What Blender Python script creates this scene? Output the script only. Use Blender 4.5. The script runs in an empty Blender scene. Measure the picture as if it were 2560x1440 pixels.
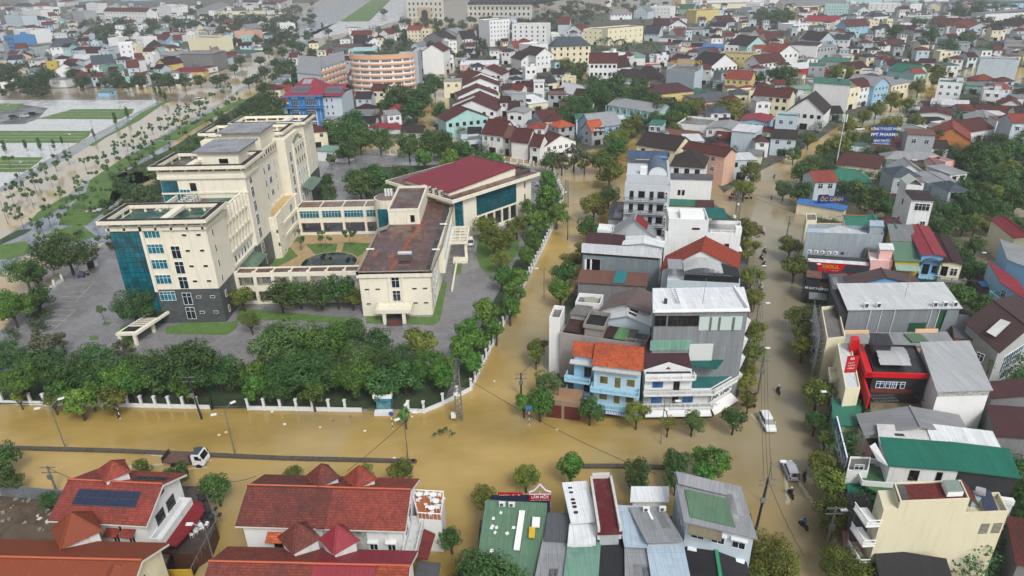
import bpy, bmesh, math, random
from mathutils import Vector, Matrix
R=math.radians
random.seed(7)
S=bpy.context.scene; COL=S.collection
# ---------------- camera ----------------
CX,CY,F,CH=1280.,720.,1707.,70.
TH=R(25.3); RO=R(1.13)
cam=bpy.data.cameras.new('camera'); co=bpy.data.objects.new('camera',cam); COL.objects.link(co)
cam.sensor_width=36.; cam.lens=36.*F/2560.; cam.clip_start=1.; cam.clip_end=9000.
co.location=(0,0,CH); co.rotation_mode='QUATERNION'
co.rotation_quaternion=(Matrix.Rotation(R(90)-TH,3,'X')@Matrix.Rotation(-RO,3,'Z')).to_quaternion()
S.camera=co
S.render.resolution_x=1024; S.render.resolution_y=576
# ---------------- world, sun, exposure ----------------
W=bpy.data.worlds.new('World'); S.world=W; W.use_nodes=True
nt=W.node_tree; bg=nt.nodes['Background']
sky=nt.nodes.new('ShaderNodeTexSky'); sky.sky_type='NISHITA'; sky.sun_disc=False
sky.sun_elevation=R(48); sky.sun_rotation=R(156); sky.air_density=1.0; sky.dust_density=4.0; sky.ozone_density=1.0
hs=nt.nodes.new('ShaderNodeHueSaturation'); hs.inputs['Saturation'].default_value=0.32
nt.links.new(sky.outputs[0],hs.inputs['Color']); nt.links.new(hs.outputs[0],bg.inputs[0])
bg.inputs[1].default_value=0.12
sl=bpy.data.lights.new('sun','SUN'); sl.energy=1.25; sl.angle=R(14); sl.color=(1.0,.97,.92)
so=bpy.data.objects.new('sun',sl); COL.objects.link(so)
# sun from behind-left of the camera, high
so.rotation_euler=(R(42),0,R(24))
S.view_settings.view_transform='Standard'; S.view_settings.look='None'; S.view_settings.exposure=0.5; S.view_settings.gamma=1
S.cycles.max_bounces=6; S.cycles.diffuse_bounces=2; S.cycles.glossy_bounces=2; S.cycles.transparent_max_bounces=4
S.cycles.volume_bounces=0

# ---------------- photo ruler: pixel (2560x1440) at height z -> metres ----------------
def ray(px,py):
    u=(px-CX)/F; v=(py-CY)/F; c,s=math.cos(RO),math.sin(RO)
    u2=u*c-v*s; v2=u*s+v*c
    return (u2, math.cos(TH)-v2*math.sin(TH), -math.sin(TH)-v2*math.cos(TH))
def G(px,py,z=0.):
    d=ray(px,py); t=(z-CH)/d[2]
    return (d[0]*t,d[1]*t)
def P3(px,py,z=0.):
    g=G(px,py,z); return Vector((g[0],g[1],z))
def proj(x,y,z):
    z-=CH; f=y*math.cos(TH)-z*math.sin(TH); dn=-y*math.sin(TH)-z*math.cos(TH)
    u2=x/f; v2=dn/f; c,s=math.cos(RO),math.sin(RO)
    return (CX+(u2*c+v2*s)*F, CY+(-u2*s+v2*c)*F)
def ppm(x,y,z):
    return F/(y*math.cos(TH)-(z-CH)*math.sin(TH))

# ---------------- materials ----------------
MATS={}
def lin(c):
    if isinstance(c,str): c=tuple(int(c[i:i+2],16)/255 for i in (0,2,4))
    return tuple(((x/12.92) if x<=.04045 else ((x+.055)/1.055)**2.4) for x in c)
class N:
    def __init__(s,name):
        s.m=bpy.data.materials.new(name); s.m.use_nodes=True; s.t=s.m.node_tree; s.b=s.t.nodes['Principled BSDF']
    def n(s,ty,**k):
        o=s.t.nodes.new(ty)
        for a,b in k.items():
            if a.startswith('i_'):
                q=a[2:].replace('_',' ')
                o.inputs[int(q) if q.isdigit() else q].default_value=b
            else: setattr(o,a,b)
        return o
    def l(s,a,b): s.t.links.new(a,b)
    def pos(s,sc=(1,1,1),uv=False):
        mp=s.n('ShaderNodeMapping'); mp.inputs['Scale'].default_value=sc
        if uv: s.l(s.n('ShaderNodeUVMap').outputs[0],mp.inputs[0])
        else: s.l(s.n('ShaderNodeNewGeometry').outputs['Position'],mp.inputs[0])
        return mp.outputs[0]
    def noise(s,vec,scale,detail=3,rough=.6):
        o=s.n('ShaderNodeTexNoise'); o.inputs['Scale'].default_value=scale; o.inputs['Detail'].default_value=detail; o.inputs['Roughness'].default_value=rough
        s.l(vec,o.inputs['Vector']); return o.outputs[0]
    def ramp(s,fac,*st):
        r=s.n('ShaderNodeValToRGB'); e=r.color_ramp.elements
        while len(e)<len(st): e.new(.5)
        for q,(p,c) in zip(e,st):
            q.position=p; q.color=(c[0],c[1],c[2],1) if hasattr(c,'__len__') else (c,c,c,1)
        s.l(fac,r.inputs[0]); return r.outputs[0]
    def mix(s,fac,a,b,mode='MIX'):
        o=s.n('ShaderNodeMix',data_type='RGBA',blend_type=mode)
        for v,i in ((fac,0),(a,6),(b,7)):
            if hasattr(v,'links') or hasattr(v,'is_linked'): s.l(v,o.inputs[i])
            elif i==0: o.inputs[0].default_value=v
            else: o.inputs[i].default_value=(v[0],v[1],v[2],1)
        return o.outputs[2]
    def bump(s,h,st=.3,d=.1):
        o=s.n('ShaderNodeBump'); o.inputs['Strength'].default_value=st; o.inputs['Distance'].default_value=d
        s.l(h,o.inputs['Height']); s.l(o.outputs[0],s.b.inputs['Normal'])
def k(c,f): return tuple(min(1,x*f) for x in c)
def wall(c,dirt=.5,rough=.75):
    key=('wall',c,dirt)
    if key in MATS: return MATS[key]
    m=N('plaster_'+c); b=lin(c)
    st=m.ramp(m.noise(m.pos((.9,.9,.12)),.9,4,.7),(.42,1),(.75,0))
    bl=m.noise(m.pos(),.35,5,.65)
    c1=m.mix(m.ramp(bl,(.35,0),(.75,dirt*.5)),b,k(b,.72))
    c2=m.mix(m.ramp(m.noise(m.pos((1.3,1.3,.1)),1.1,5,.75),(.52,0),(.8,dirt)),c1,(b[0]*.36+.01,b[1]*.36+.01,b[2]*.34+.01))
    m.l(c2,m.b.inputs['Base Color']); m.b.inputs['Roughness'].default_value=rough
    m.bump(m.noise(m.pos(),6,3),.15,.03)
    MATS[key]=m.m; return m.m
def tile(c,dark=.45,row=.33):
    key=('tile',c,dark)
    if key in MATS: return MATS[key]
    m=N('roof_tile_'+c); b=lin(c); uv=m.pos((1,1,1),True)
    br=m.n('ShaderNodeTexBrick'); br.offset=.5
    for a,v in (('Scale',1.),('Mortar Size',.03),('Mortar Smooth',.3),('Bias',0.),('Brick Width',.3),('Row Height',row)): br.inputs[a].default_value=v
    br.inputs['Color1'].default_value=(*k(b,1.15),1); br.inputs['Color2'].default_value=(*k(b,.62),1); br.inputs['Mortar'].default_value=(*k(b,.3),1)
    m.l(uv,br.inputs['Vector'])
    dd=m.ramp(m.noise(m.pos(),.45,6,.72),(.38,0),(.72,dark*1.6))
    dk=(b[0]*.25+.012,b[1]*.3+.01,b[2]*.35+.012)
    c1=m.mix(dd,br.outputs[0],dk)
    li=m.ramp(m.noise(m.pos(),2.3,4,.7),(.6,0),(.8,.35))
    c1=m.mix(li,c1,k(b,1.35))
    m.l(c1,m.b.inputs['Base Color']); m.b.inputs['Roughness'].default_value=.72; m.b.inputs['Specular IOR Level'].default_value=.3
    m.bump(br.outputs[0],.8,.06)
    MATS[key]=m.m; return m.m
def metal(c,rust=.25,rough=.42,corr=.25):
    key=('metal',c,rust)
    if key in MATS: return MATS[key]
    m=N('sheet_metal_'+c); b=lin(c)
    wv=m.n('ShaderNodeTexWave'); wv.inputs['Scale'].default_value=1/corr/3.14; wv.inputs['Distortion'].default_value=0
    m.l(m.pos((1,1,1),True),wv.inputs['Vector'])
    sk=m.noise(m.pos((2.2,.1,1),True),1.2,4,.7)
    c1=m.mix(m.ramp(sk,(.35,0),(.8,.75)),k(b,1.06),k(b,.58))
    # sheet seams
    br=m.n('ShaderNodeTexBrick'); 
    for a,v in (('Scale',1.),('Mortar Size',.02),('Brick Width',1.05),('Row Height',5.5)): br.inputs[a].default_value=v
    br.inputs['Color1'].default_value=(1,1,1,1); br.inputs['Color2'].default_value=(.8,.8,.8,1); br.inputs['Mortar'].default_value=(.5,.5,.5,1)
    m.l(m.pos((1,1,1),True),br.inputs['Vector'])
    c1=m.mix(.7,c1,br.outputs[0],'MULTIPLY')
    bl=m.noise(m.pos(),.5,6,.7)
    c2=m.mix(m.ramp(bl,(.5,0),(.8,rust*2)),c1,(.13,.085,.06) if rust>.3 else k(b,.45))
    m.l(c2,m.b.inputs['Base Color']); m.b.inputs['Roughness'].default_value=rough+.15; m.b.inputs['Specular IOR Level'].default_value=.35
    m.bump(wv.outputs[0],.35,.04)
    MATS[key]=m.m; return m.m
def plain(c,rough=.6,met=0.,name=None):
    key=('plain',c,rough,met)
    if key in MATS: return MATS[key]
    m=N(name or 'paint_'+c); b=lin(c)
    m.l(m.mix(m.ramp(m.noise(m.pos(),3,3),(.3,0),(.8,.35)),b,k(b,.75)),m.b.inputs['Base Color'])
    m.b.inputs['Roughness'].default_value=rough; m.b.inputs['Metallic'].default_value=met
    MATS[key]=m.m; return m.m
def glass(c='16242e',rough=.12):
    key=('glass',c)
    if key in MATS: return MATS[key]
    m=N('window_glass_'+c); b=lin(c)
    nz=m.noise(m.pos(),.7,2)
    m.l(m.mix(m.ramp(nz,(.35,0),(.65,1)),k(b,.6),k(b,1.5)),m.b.inputs['Base Color'])
    m.b.inputs['Roughness'].default_value=rough; m.b.inputs['Specular IOR Level'].default_value=.6
    MATS[key]=m.m; return m.m
def deck(c,c2=None,amt=.6,rough=.35,sc=.4):
    """wet concrete / roof slab with large stains"""
    key=('deck',c,c2)
    if key in MATS: return MATS[key]
    m=N('slab_'+c); b=lin(c); b2=lin(c2) if c2 else k(b,.5)
    a=m.ramp(m.noise(m.pos(),sc,6,.7),(.4,0),(.68,amt))
    c1=m.mix(a,b,b2); c1=m.mix(m.ramp(m.noise(m.pos(),3,4),(.4,0),(.8,.4)),c1,k(b,.6))
    m.l(c1,m.b.inputs['Base Color'])
    m.l(m.ramp(m.noise(m.pos(),.25,3),(.4,rough*.5),(.6,rough*1.8)),m.b.inputs['Roughness'])
    m.bump(m.noise(m.pos(),2.5,4),.15,.05)
    MATS[key]=m.m; return m.m

# ---------------- mesh builder ----------------
class MB:
    def __init__(s): s.v=[]; s.f=[]; s.mi=[]
    def poly(s,pts,m=0):
        b=len(s.v); s.v+= [tuple(p) for p in pts]; s.f.append(tuple(range(b,b+len(pts)))); s.mi.append(m)
    def box(s,x0,y0,z0,x1,y1,z1,m=0,skip=''):
        if x0>x1:x0,x1=x1,x0
        if y0>y1:y0,y1=y1,y0
        if z0>z1:z0,z1=z1,z0
        b=len(s.v); s.v+=[(x,y,z) for z in (z0,z1) for y in (y0,y1) for x in (x0,x1)]
        for t,q in (('b',(0,2,3,1)),('t',(4,5,7,6)),('f',(0,1,5,4)),('k',(2,6,7,3)),('l',(0,4,6,2)),('r',(1,3,7,5))):
            if t in skip: continue
            s.f.append(tuple(b+i for i in q)); s.mi.append(m)
    def prism(s,pl,z0,z1,m=0,mt=None,bottom=False):
        n=len(pl); ar=sum(pl[i][0]*pl[(i+1)%n][1]-pl[(i+1)%n][0]*pl[i][1] for i in range(n))
        if ar<0: pl=pl[::-1]
        b=len(s.v); s.v+=[(x,y,z0) for x,y in pl]+[(x,y,z1) for x,y in pl]
        for i in range(n): s.f.append((b+i,b+(i+1)%n,b+n+(i+1)%n,b+n+i)); s.mi.append(m)
        s.f.append(tuple(b+n+i for i in range(n))); s.mi.append(m if mt is None else mt)
        if bottom: s.f.append(tuple(b+i for i in reversed(range(n)))); s.mi.append(m)
    def tube(s,p,q,r,n=6,m=0,r2=None):
        p=Vector(p); q=Vector(q); d=(q-p).normalized(); a=d.orthogonal().normalized(); c=d.cross(a); b=len(s.v); r2=r if r2 is None else r2
        for o,rr in ((p,r),(q,r2)):
            for i in range(n):
                t=2*math.pi*i/n; s.v.append(tuple(o+(a*math.cos(t)+c*math.sin(t))*rr))
        for i in range(n): s.f.append((b+i,b+(i+1)%n,b+n+(i+1)%n,b+n+i)); s.mi.append(m)
        s.f.append(tuple(b+n+i for i in range(n))); s.mi.append(m); s.f.append(tuple(b+i for i in reversed(range(n)))); s.mi.append(m)
    def slab(s,pts,t=.15,m=0,mu=None):
        """sloped slab: top polygon extruded down by t"""
        n=len(pts); b=len(s.v); s.v+=[tuple(p) for p in pts]+[(p[0],p[1],p[2]-t) for p in pts]
        s.f.append(tuple(range(b,b+n))); s.mi.append(m)
        s.f.append(tuple(b+n+i for i in reversed(range(n)))); s.mi.append(m if mu is None else mu)
        for i in range(n): s.f.append((b+i,b+n+i,b+n+(i+1)%n,b+(i+1)%n)); s.mi.append(m if mu is None else mu)
    def ring(s,x0,y0,x1,y1,z0,z1,t,m=0):
        s.box(x0,y0,z0,x1,y0+t,z1,m); s.box(x0,y1-t,z0,x1,y1,z1,m)
        s.box(x0,y0+t,z0,x0+t,y1-t,z1,m); s.box(x1-t,y0+t,z0,x1,y1-t,z1,m)
    def build(s,name,mats,parent=None,smooth=False,loc=None):
        if not isinstance(mats,(list,tuple)): mats=[mats]
        me=bpy.data.meshes.new(name); me.from_pydata(s.v,[],s.f)
        for mm in mats: me.materials.append(mm)
        me.polygons.foreach_set('material_index',s.mi)
        me.validate(); me.update()
        uv=me.uv_layers.new(name='UVMap').data
        for p in me.polygons:
            n=p.normal
            if abs(n.z)>.999: t=Vector((1,0,0))
            else: t=Vector((-n.y,n.x,0)).normalized()
            bt=n.cross(t)
            for li in p.loop_indices:
                c=me.vertices[me.loops[li].vertex_index].co; uv[li].uv=(c.dot(t),c.dot(bt))
        if smooth: me.polygons.foreach_set('use_smooth',[True]*len(me.polygons))
        return link(name,me,parent,loc)
def link(name,me,parent=None,loc=None):
    o=bpy.data.objects.new(name,me); COL.objects.link(o)
    if parent: o.parent=parent
    if loc is not None: o.location=loc
    return o
def tag(o,label=None,cat=None,group=None,kind=None):
    if label: o['label']=label
    if cat: o['category']=cat
    if group: o['group']=group
    if kind: o['kind']=kind
    return o
def root(name,x,y,z=0,rz=0,label=None,cat=None,group=None):
    o=bpy.data.objects.new(name,None); COL.objects.link(o); o.location=(x,y,z); o.rotation_euler=(0,0,rz); o.empty_display_size=.5
    return tag(o,label,cat,group)
def struct(o): o['kind']='structure'; return o
def copy_tree(o,parent=None):
    c=o.copy(); COL.objects.link(c); c.parent=parent
    for ch in o.children: copy_tree(ch,c)
    return c
AUTO=[]   # (object, base words, category) labelled at the end

# ---------------- windows (shared meshes) ----------------
WC={}
def win_mesh(w,h,style='w'):
    """local: centre bottom origin, facing -y. styles: w white frame dark glass, t teal glass, d dark frame, s shutters, o opening, v vent pair"""
    key=(round(w,1),round(h,1),style)
    if key in WC: return WC[key]
    b=MB(); g,fr={'w':('16242e','dfe3e4'),'t':('0f5f6e','dce4e6'),'d':('10161c','3b2a26'),'b':('1d3e5c','e4ecef'),'s':('2d5a8a','2d5a8a'),'y':('5b5b40','d9d3a8'),'o':('0c0d0e','b9b5a8'),'v':('0c0f12','d8d6cc')}[style[0]]
    f=.07; b.box(-w/2,-.03,0,w/2,.02,h,1,'k')            # glass pane
    for x0,x1,z0,z1 in ((-w/2-f,w/2+f,h,h+f),(-w/2-f,w/2+f,-f,0),(-w/2-f,-w/2,0,h),(w/2,w/2+f,0,h)): b.box(x0,-.08,z0,x1,0.02,z1,0,'k')
    if style[0] in 'wtdbs' and w>.7:
        nn=max(1,int(round(w/.9)))
        for i in range(1,nn+0): b.box(-w/2+w*i/nn-.035,-.06,0,-w/2+w*i/nn+.035,-.03,h,0,'k')
        if nn==1: b.box(-.035,-.06,0,.035,-.03,h,0,'k')
        b.box(-w/2,-.055,h*.68-.03,w/2,-.031,h*.68+.03,0,'k')
    if len(style)>1: b.box(-w/2-.25,-.55,h+.12,w/2+.25,0,h+.22,0)   # sun shade
    me=b.build('window',[plain(fr,.5),glass(g)]); me2=me.data; bpy.data.objects.remove(me)
    WC[key]=me2; return me2
def win(parent,x,y,z,face,w=1.3,h=1.4,style='w',name='window'):
    o=link(name,win_mesh(w,h,style),parent,(x,y,z))
    o.rotation_euler=(0,0,{'f':0,'r':math.pi/2,'k':math.pi,'l':-math.pi/2}[face]); return o
def win_row(parent,face,a,b,off,z,n,w,h,style):
    for i in range(n):
        t=a+(b-a)*(i+.5)/n
        if face in 'fk': win(parent,t,off,z,face,w,h,style)
        else: win(parent,off,t,z,face,w,h,style)
# ---------------- houses ----------------
RC={'r':('98473a','tile','red tiled'),'n':('5e2f2a','tile','brown tiled'),'d':('3a3130','tile','dark tiled'),'o':('c2603c','tile','orange tiled'),
    'm':('8a2f3a','metal','crimson sheet'),'v':('46292c','metal','maroon sheet'),'g':('8e9296','metal','grey sheet metal'),'w':('c9cdd0','metal','white sheet metal'),
    't':('2f6e5c','metal','green sheet metal'),'p':('6f9486','metal','pale green sheet'),'b':('3f74b4','metal','blue sheet metal'),'k':('2a2b2f','metal','black'),
    'c':('6d6a66','deck','weathered concrete'),'l':('a7a8a6','deck','pale concrete'),'s':('4c5964','tile','slate grey tiled'),'u':('6b4a40','metal','rusty sheet'),'E':('1b6a58','metal','emerald green sheet'),'O':('c8603a','tile','bright orange tiled'),'W':('dadfe2','metal','bright white sheet'),'L':('a6b9c8','metal','pale blue sheet'),'G':('55585d','metal','dark grey sheet'),'q':('5d7d66','metal','faded green sheet')}
WCL={'w':('dddfdf','white'),'c':('ddd6b8','cream'),'y':('c9b878','yellow'),'g':('a3a9ad','grey'),'b':('8fbad6','pale blue'),'B':('4a86b8','blue'),
     't':('a3c8c6','turquoise'),'p':('d2ab98','peach'),'k':('e3b3ac','pink'),'d':('77787a','stained grey'),'e':('8fae8a','pale green'),'o':('c07a44','orange'),'l':('b8c6d0','light blue grey'),'Y':('b8a23a','mustard')}
FOOT=[]
def rmat(c):
    h,ty,_=RC[c]
    if ty=='tile': return tile(h,.5 if c!='o' else .3)
    if ty=='metal': return metal(h,{'u':.6,'w':.12,'t':.2,'k':.1}.get(c,.25))
    return deck(h)
def depth_for(ax,ay,bx,by,dp,h,sl):
    """depth (m) whose top edge shows dp pixels above the front eave"""
    mx,my=(ax+bx)/2,(ay+by)/2; x,y=G(mx,my,h); lo,hi=.5,150
    for _ in range(30):
        d=(lo+hi)/2
        p=proj(x,y+d*(.5 if sl else 1),h+d*.5*sl)
        if my-p[1]<dp: lo=d
        else: hi=d
    return d
def house(ax,ay,bx,by,dp,h,wc='w',rc='g',ty='f',fl=None,win_=None,side=True,slope=.5,label=None,cat='house',group=None,z0=0,words=None,depth=None,over=.45,back=None,name='house',wstyle=None,tank=None,par=.9):
    ax_,ay_=G(ax,ay,h); bx_,by_=G(bx,by,h)
    w=math.hypot(bx_-ax_,by_-ay_); rz=math.atan2(by_-ay_,bx_-ax_)
    shr=0.
    if back:
        cx_,cy_=G(back[0],back[1],h); ux,uy=(bx_-ax_)/w,(by_-ay_)/w; vx,vy=cx_-ax_,cy_-ay_
        depth=-vx*uy+vy*ux; shr=(vx*ux+vy*uy)/depth
    if depth is None: depth=depth_for(ax,ay,bx,by,dp,h,slope if ty in 'gh' else 0)
    d=depth; fl=fl or max(1,int(round((h-z0)/3.6)))
    rt=root(name,ax_,ay_,z0,rz); H=h-z0
    rnd=random.Random(int(ax*7+ay*13))
    wh,wn=WCL[wc]; wm=wall(wh,rnd.choice([.25,.5,.8]) if wc!='d' else 1.); rm=rmat(rc)
    b=MB(); r=MB(); rise=0
    b.box(0,0,0,w,d,H,0,'b')
    if ty=='f':
        b.mi[-1]=0; b.ring(0,0,w,d,H,H+par,.18)
        r.box(.18,.18,H-.05,w-.18,d-.18,H+.06)
        if w>3.5 and d>5 and rnd.random()<.55:   # stair head
            sx=rnd.choice([.4,w-3.2]); b.box(sx,d-4.2,H+.06,sx+2.8,d-.6,H+2.6)
            r.box(sx-.2,d-4.5,H+2.6,sx+3,d-.4,H+2.75)
    elif ty=='g':
        rise=d*.5*slope; o=over; zo=-o*slope
        r.slab([(-o,-o,H+zo+.12),(w+o,-o,H+zo+.12),(w+o,d/2,H+rise+.12),(-o,d/2,H+rise+.12)],.14,0)
        r.slab([(-o,d/2,H+rise+.12),(w+o,d/2,H+rise+.12),(w+o,d+o,H+zo+.12),(-o,d+o,H+zo+.12)],.14,0)
        r.box(-o,d/2-.15,H+rise+.1,w+o,d/2+.15,H+rise+.26)
        for x in (0,w): b.poly([(x,0,H),(x,d,H),(x,d/2,H+rise)] if x else [(x,d,H),(x,0,H),(x,d/2,H+rise)])
    elif ty in 'GM':
        sl=slope if ty=='G' else .16; rise=w*.5*sl; o=over; zo=-o*sl
        r.slab([(-o,-o,H+zo+.12),(w/2,-o,H+rise+.12),(w/2,d+o,H+rise+.12),(-o,d+o,H+zo+.12)],.14)
        r.slab([(w/2,-o,H+rise+.12),(w+o,-o,H+zo+.12),(w+o,d+o,H+zo+.12),(w/2,d+o,H+rise+.12)],.14)
        r.box(w/2-.15,-o,H+rise+.1,w/2+.15,d+o,H+rise+.26)
        b.poly([(0,0,H),(w,0,H),(w/2,0,H+rise)]); b.poly([(w,d,H),(0,d,H),(w/2,d,H+rise)])
    elif ty=='h':
        rise=min(w,d)*.5*slope; o=over; zo=H-o*slope+.1; i=min(w,d)/2
        if w>=d: a1,a2=(i,d/2),(w-i+.01,d/2)
        else: a1,a2=(w/2,i),(w/2,d-i+.01)
        A_,B_,C_,D_=(-o,-o,zo),(w+o,-o,zo),(w+o,d+o,zo),(-o,d+o,zo); P=(a1[0],a1[1],H+rise); Q=(a2[0],a2[1],H+rise)
        if w>=d: fs=[(A_,B_,Q,P),(B_,C_,Q),(C_,D_,P,Q),(D_,A_,P)]
        else: fs=[(A_,B_,P),(B_,C_,Q,P),(C_,D_,Q),(D_,A_,P,Q)]
        for q in fs: r.poly(q)
        r.poly([D_,C_,B_,A_])
        for u in (A_,B_): r.tube(u,P if (u==A_ or w<d) else Q,.12,5)
        r.tube(P,Q,.12,5)
    elif ty in 'sSm':
        sl={'s':.12,'S':-.1,'m':.03}[ty]; o=.35
        r.slab([(-o,-o,H+.2),(w+o,-o,H+.2),(w+o,d+o,H+.2+d*sl),(-o,d+o,H+.2+d*sl)] if sl>0 else [(-o,-o,H+.2-d*sl),(w+o,-o,H+.2-d*sl),(w+o,d+o,H+.2),(-o,d+o,H+.2)],.12)
        if ty=='s':
            b.poly([(w,0,H),(w,d,H),(w,d,H+d*sl)]); b.poly([(0,d,H),(0,0,H),(0,d,H+d*sl)]); b.poly([(w,d,H),(0,d,H),(0,d,H+d*sl),(w,d,H+d*sl)])
    if shr:
        for mb in (b,r): mb.v=[(x+y*shr,y,z) for x,y,z in mb.v]
    b.build('wall',wm,rt); r.build('roof',[rm],rt)
    if ppm(ax_,ay_,h)>6 and ty in 'mS' and w>3 and rc in 'gG':
        for _ in range(2):   # mismatched replacement sheets
            x0=rnd.uniform(0,w-1.2); y0=rnd.uniform(0,d*.6); x1=x0+rnd.choice((1.05,1.05,2.1)); y1=min(d,y0+rnd.uniform(.25,.6)*d); zz=lambda y:H+.2+(.03*y if ty=='m' else .1*d-.1*y)+.03
            q=MB(); q.slab([(x0+y0*shr,y0,zz(y0)),(x1+y0*shr,y0,zz(y0)),(x1+y1*shr,y1,zz(y1)),(x0+y1*shr,y1,zz(y1))],.03); q.build('roof_sheet_patch',metal(rnd.choice(('868a8e','999c9f','7b7e82')),.35),rt)
    if ty=='g' and ppm(ax_,ay_,h)>8:
        for x_ in (-over-.04,w+over-.02):   # white barge boards and gutter
            q=MB(); z0_=H-over*slope-.06; z1_=H+rise+.08
            q.slab([(x_,-over,z0_),(x_+.06,-over,z0_),(x_+.06,d/2,z1_),(x_,d/2,z1_)],.28); q.slab([(x_,d/2,z1_),(x_+.06,d/2,z1_),(x_+.06,d+over,z0_),(x_,d+over,z0_)],.28); q.build('barge_board',plain('d8d6d0',.6),rt)
        q=MB(); q.box(-over,-over-.12,H-over*slope-.12,w+over,-over-.01,H-over*slope+.02); q.build('gutter',plain('c9c6be',.6),rt)
        q=MB(); q.tube((-over,d/2,H+rise+.24),(w+over,d/2,H+rise+.24),.13,6); q.build('ridge_cap',plain('b05a3e',.7),rt)
    # openings
    sc=ppm(ax_,ay_,h); far=sc<3.6
    ws=wstyle or rnd.choice(['w','w','b','d','d!','w!'])
    nw=win_ if win_ is not None else max(1,min(6,int(w/(3.6 if far else 2.9))))
    fh=H/fl; wh_=min(1.5,fh*.42); ww=min(1.4,w/max(nw,1)*.55)*(.8 if far else 1)
    for i in range(fl):
        zz=i*fh+fh*.34
        if i==0 and nw:   # ground floor shutter/door
            win(rt,w*.5,-.0,.05,'f',min(w*.5,3.2),min(2.6,fh*.75),'o','door')
            continue
        if nw: win_row(rt,'f',.3,w-.3,0,zz,nw,ww,wh_,ws)
    if side and not far and abs(shr)<.12:
        left=(proj(ax_,ay_,h)[0]>1300); ns=max(1,min(5,int(d/5)))
        for i in range(fl):
            if rnd.random()<.55: win_row(rt,'l' if left else 'r',1,d-1,0 if left else w,i*fh+fh*.38,ns,.9,1.0,ws[0])
    if tank or (tank is None and ty in 'fm' and rnd.random()<(.45 if not far else .3) and w>3):
        tx=rnd.uniform(1.2,w-1.2); ty_=rnd.uniform(1.2,max(1.3,d-1.2)); q=MB(); zb=H+(.06 if ty=='f' else .6)
        q.box(tx-.5,ty_-.4,zb,tx+.5,ty_+.4,zb+.7,1); q.tube((tx-.85,ty_,zb+1.2),(tx+.85,ty_,zb+1.2),.5,10,0)
        q.build('water_tank',[plain('c8ccd0',.25,.7),plain('4b4d50')],rt)
    rw=RC[rc][2]; kind={'f':'flat roof','g':'gabled roof','G':'front gable roof','M':'low gabled roof','h':'hipped roof','s':'sloping roof','S':'sloping roof','m':'flat roof'}[ty]
    nm={1:'single storey',2:'two storey',3:'three storey',4:'four storey',5:'five storey',6:'six storey',7:'seven storey'}[min(fl,7)]
    if label: tag(rt,label,cat,group)
    else:
        rt['category']=cat
        if group: rt['group']=group
        AUTO.append((rt,'%s %s %s with %s %s'%(wn,nm,name.replace('_',' '),rw,kind),(ax_+w/2*math.cos(rz),ay_+d/2,h)))
    FOOT.append((ax_+math.cos(rz)*w/2-math.sin(rz)*d/2,ay_+math.sin(rz)*w/2+math.cos(rz)*d/2,w,d,rz))
    rt['_w']=w; rt['_s']=shr; rt['_d']=d; rt['_H']=H
    return rt
def LOC(rt): return rt['_w'],rt['_d'],rt['_H']
def part(rt,nm):
    return [c for c in rt.children if c.name.split('.')[0]==nm][0]
# ---------------- ground, flood water, paving ----------------
def ground_mat():
    m=N('soil'); m.l(m.ramp(m.noise(m.pos(),.05,5,.7),(.35,(.035,.045,.025)),(.65,(.07,.065,.045))),m.b.inputs['Base Color']); m.b.inputs['Roughness'].default_value=.9
    return m.m
def water_mat(name,c1,c2,rough=.07,bst=.16,c3=None):
    m=N(name); a=lin(c1); b=lin(c2)
    n1=m.noise(m.pos((.5,1,1)),.045,5,.6)
    c=m.mix(m.ramp(n1,(.38,0),(.66,1)),a,b)
    if name=='flood_water_brown':   # greyer silt in the right hand street and the near left road
        sx=m.n('ShaderNodeSeparateXYZ'); m.l(m.pos(),sx.inputs[0]); q=m.n('ShaderNodeMapRange'); q.inputs[1].default_value=26; q.inputs[2].default_value=48; m.l(sx.outputs[0],q.inputs[0]); q2=m.n('ShaderNodeMapRange'); q2.inputs[1].default_value=260; q2.inputs[2].default_value=180; m.l(sx.outputs[1],q2.inputs[0]); mu=m.n('ShaderNodeMath',operation='MULTIPLY'); m.l(q.outputs[0],mu.inputs[0]); m.l(q2.outputs[0],mu.inputs[1]); c=m.mix(mu.outputs[0],c,lin('827b66'))
    if c3: c=m.mix(m.ramp(m.noise(m.pos((1,.7,1)),.018,4,.6),(.5,0),(.62,.8)),c,lin(c3))
    m.l(c,m.b.inputs['Base Color']); m.b.inputs['Roughness'].default_value=rough; m.b.inputs['IOR'].default_value=1.45
    m.b.inputs['Specular IOR Level'].default_value=.6
    # ripples: patches where wind/wakes roughen the surface
    w1=m.noise(m.pos((1,1.9,1)),1.1,4,.6); w2_=m.noise(m.pos((1,2.4,1)),.3,3,.5); ws=m.n('ShaderNodeMath',operation='MULTIPLY'); ws.inputs[1].default_value=.35; m.l(w2_,ws.inputs[0]); w2=ws.outputs[0]
    patch=m.ramp(m.noise(m.pos(),.06,3),(.42,.25),(.62,1.))
    mm=m.n('ShaderNodeMath',operation='MULTIPLY'); m.l(w1,mm.inputs[0]); m.l(patch,mm.inputs[1])
    m2=m.n('ShaderNodeMath',operation='ADD'); m.l(mm.outputs[0],m2.inputs[0]); m.l(w2,m2.inputs[1])
    m.bump(m2.outputs[0],bst,.3)
    return m.m
def sheet(name,pts,z,mat,t=.0):
    b=MB(); b.poly([(p[0],p[1],z) for p in pts]); o=b.build(name,mat); 
    if o.data.polygons[0].normal.z<0:
        o.data.flip_normals()
    return struct(o)
def px(*a,z=0): return [G(a[i],a[i+1],z) for i in range(0,len(a),2)]
def flat(name,z,mat,*a): return sheet(name,px(*a,z=z),z,mat)
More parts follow.
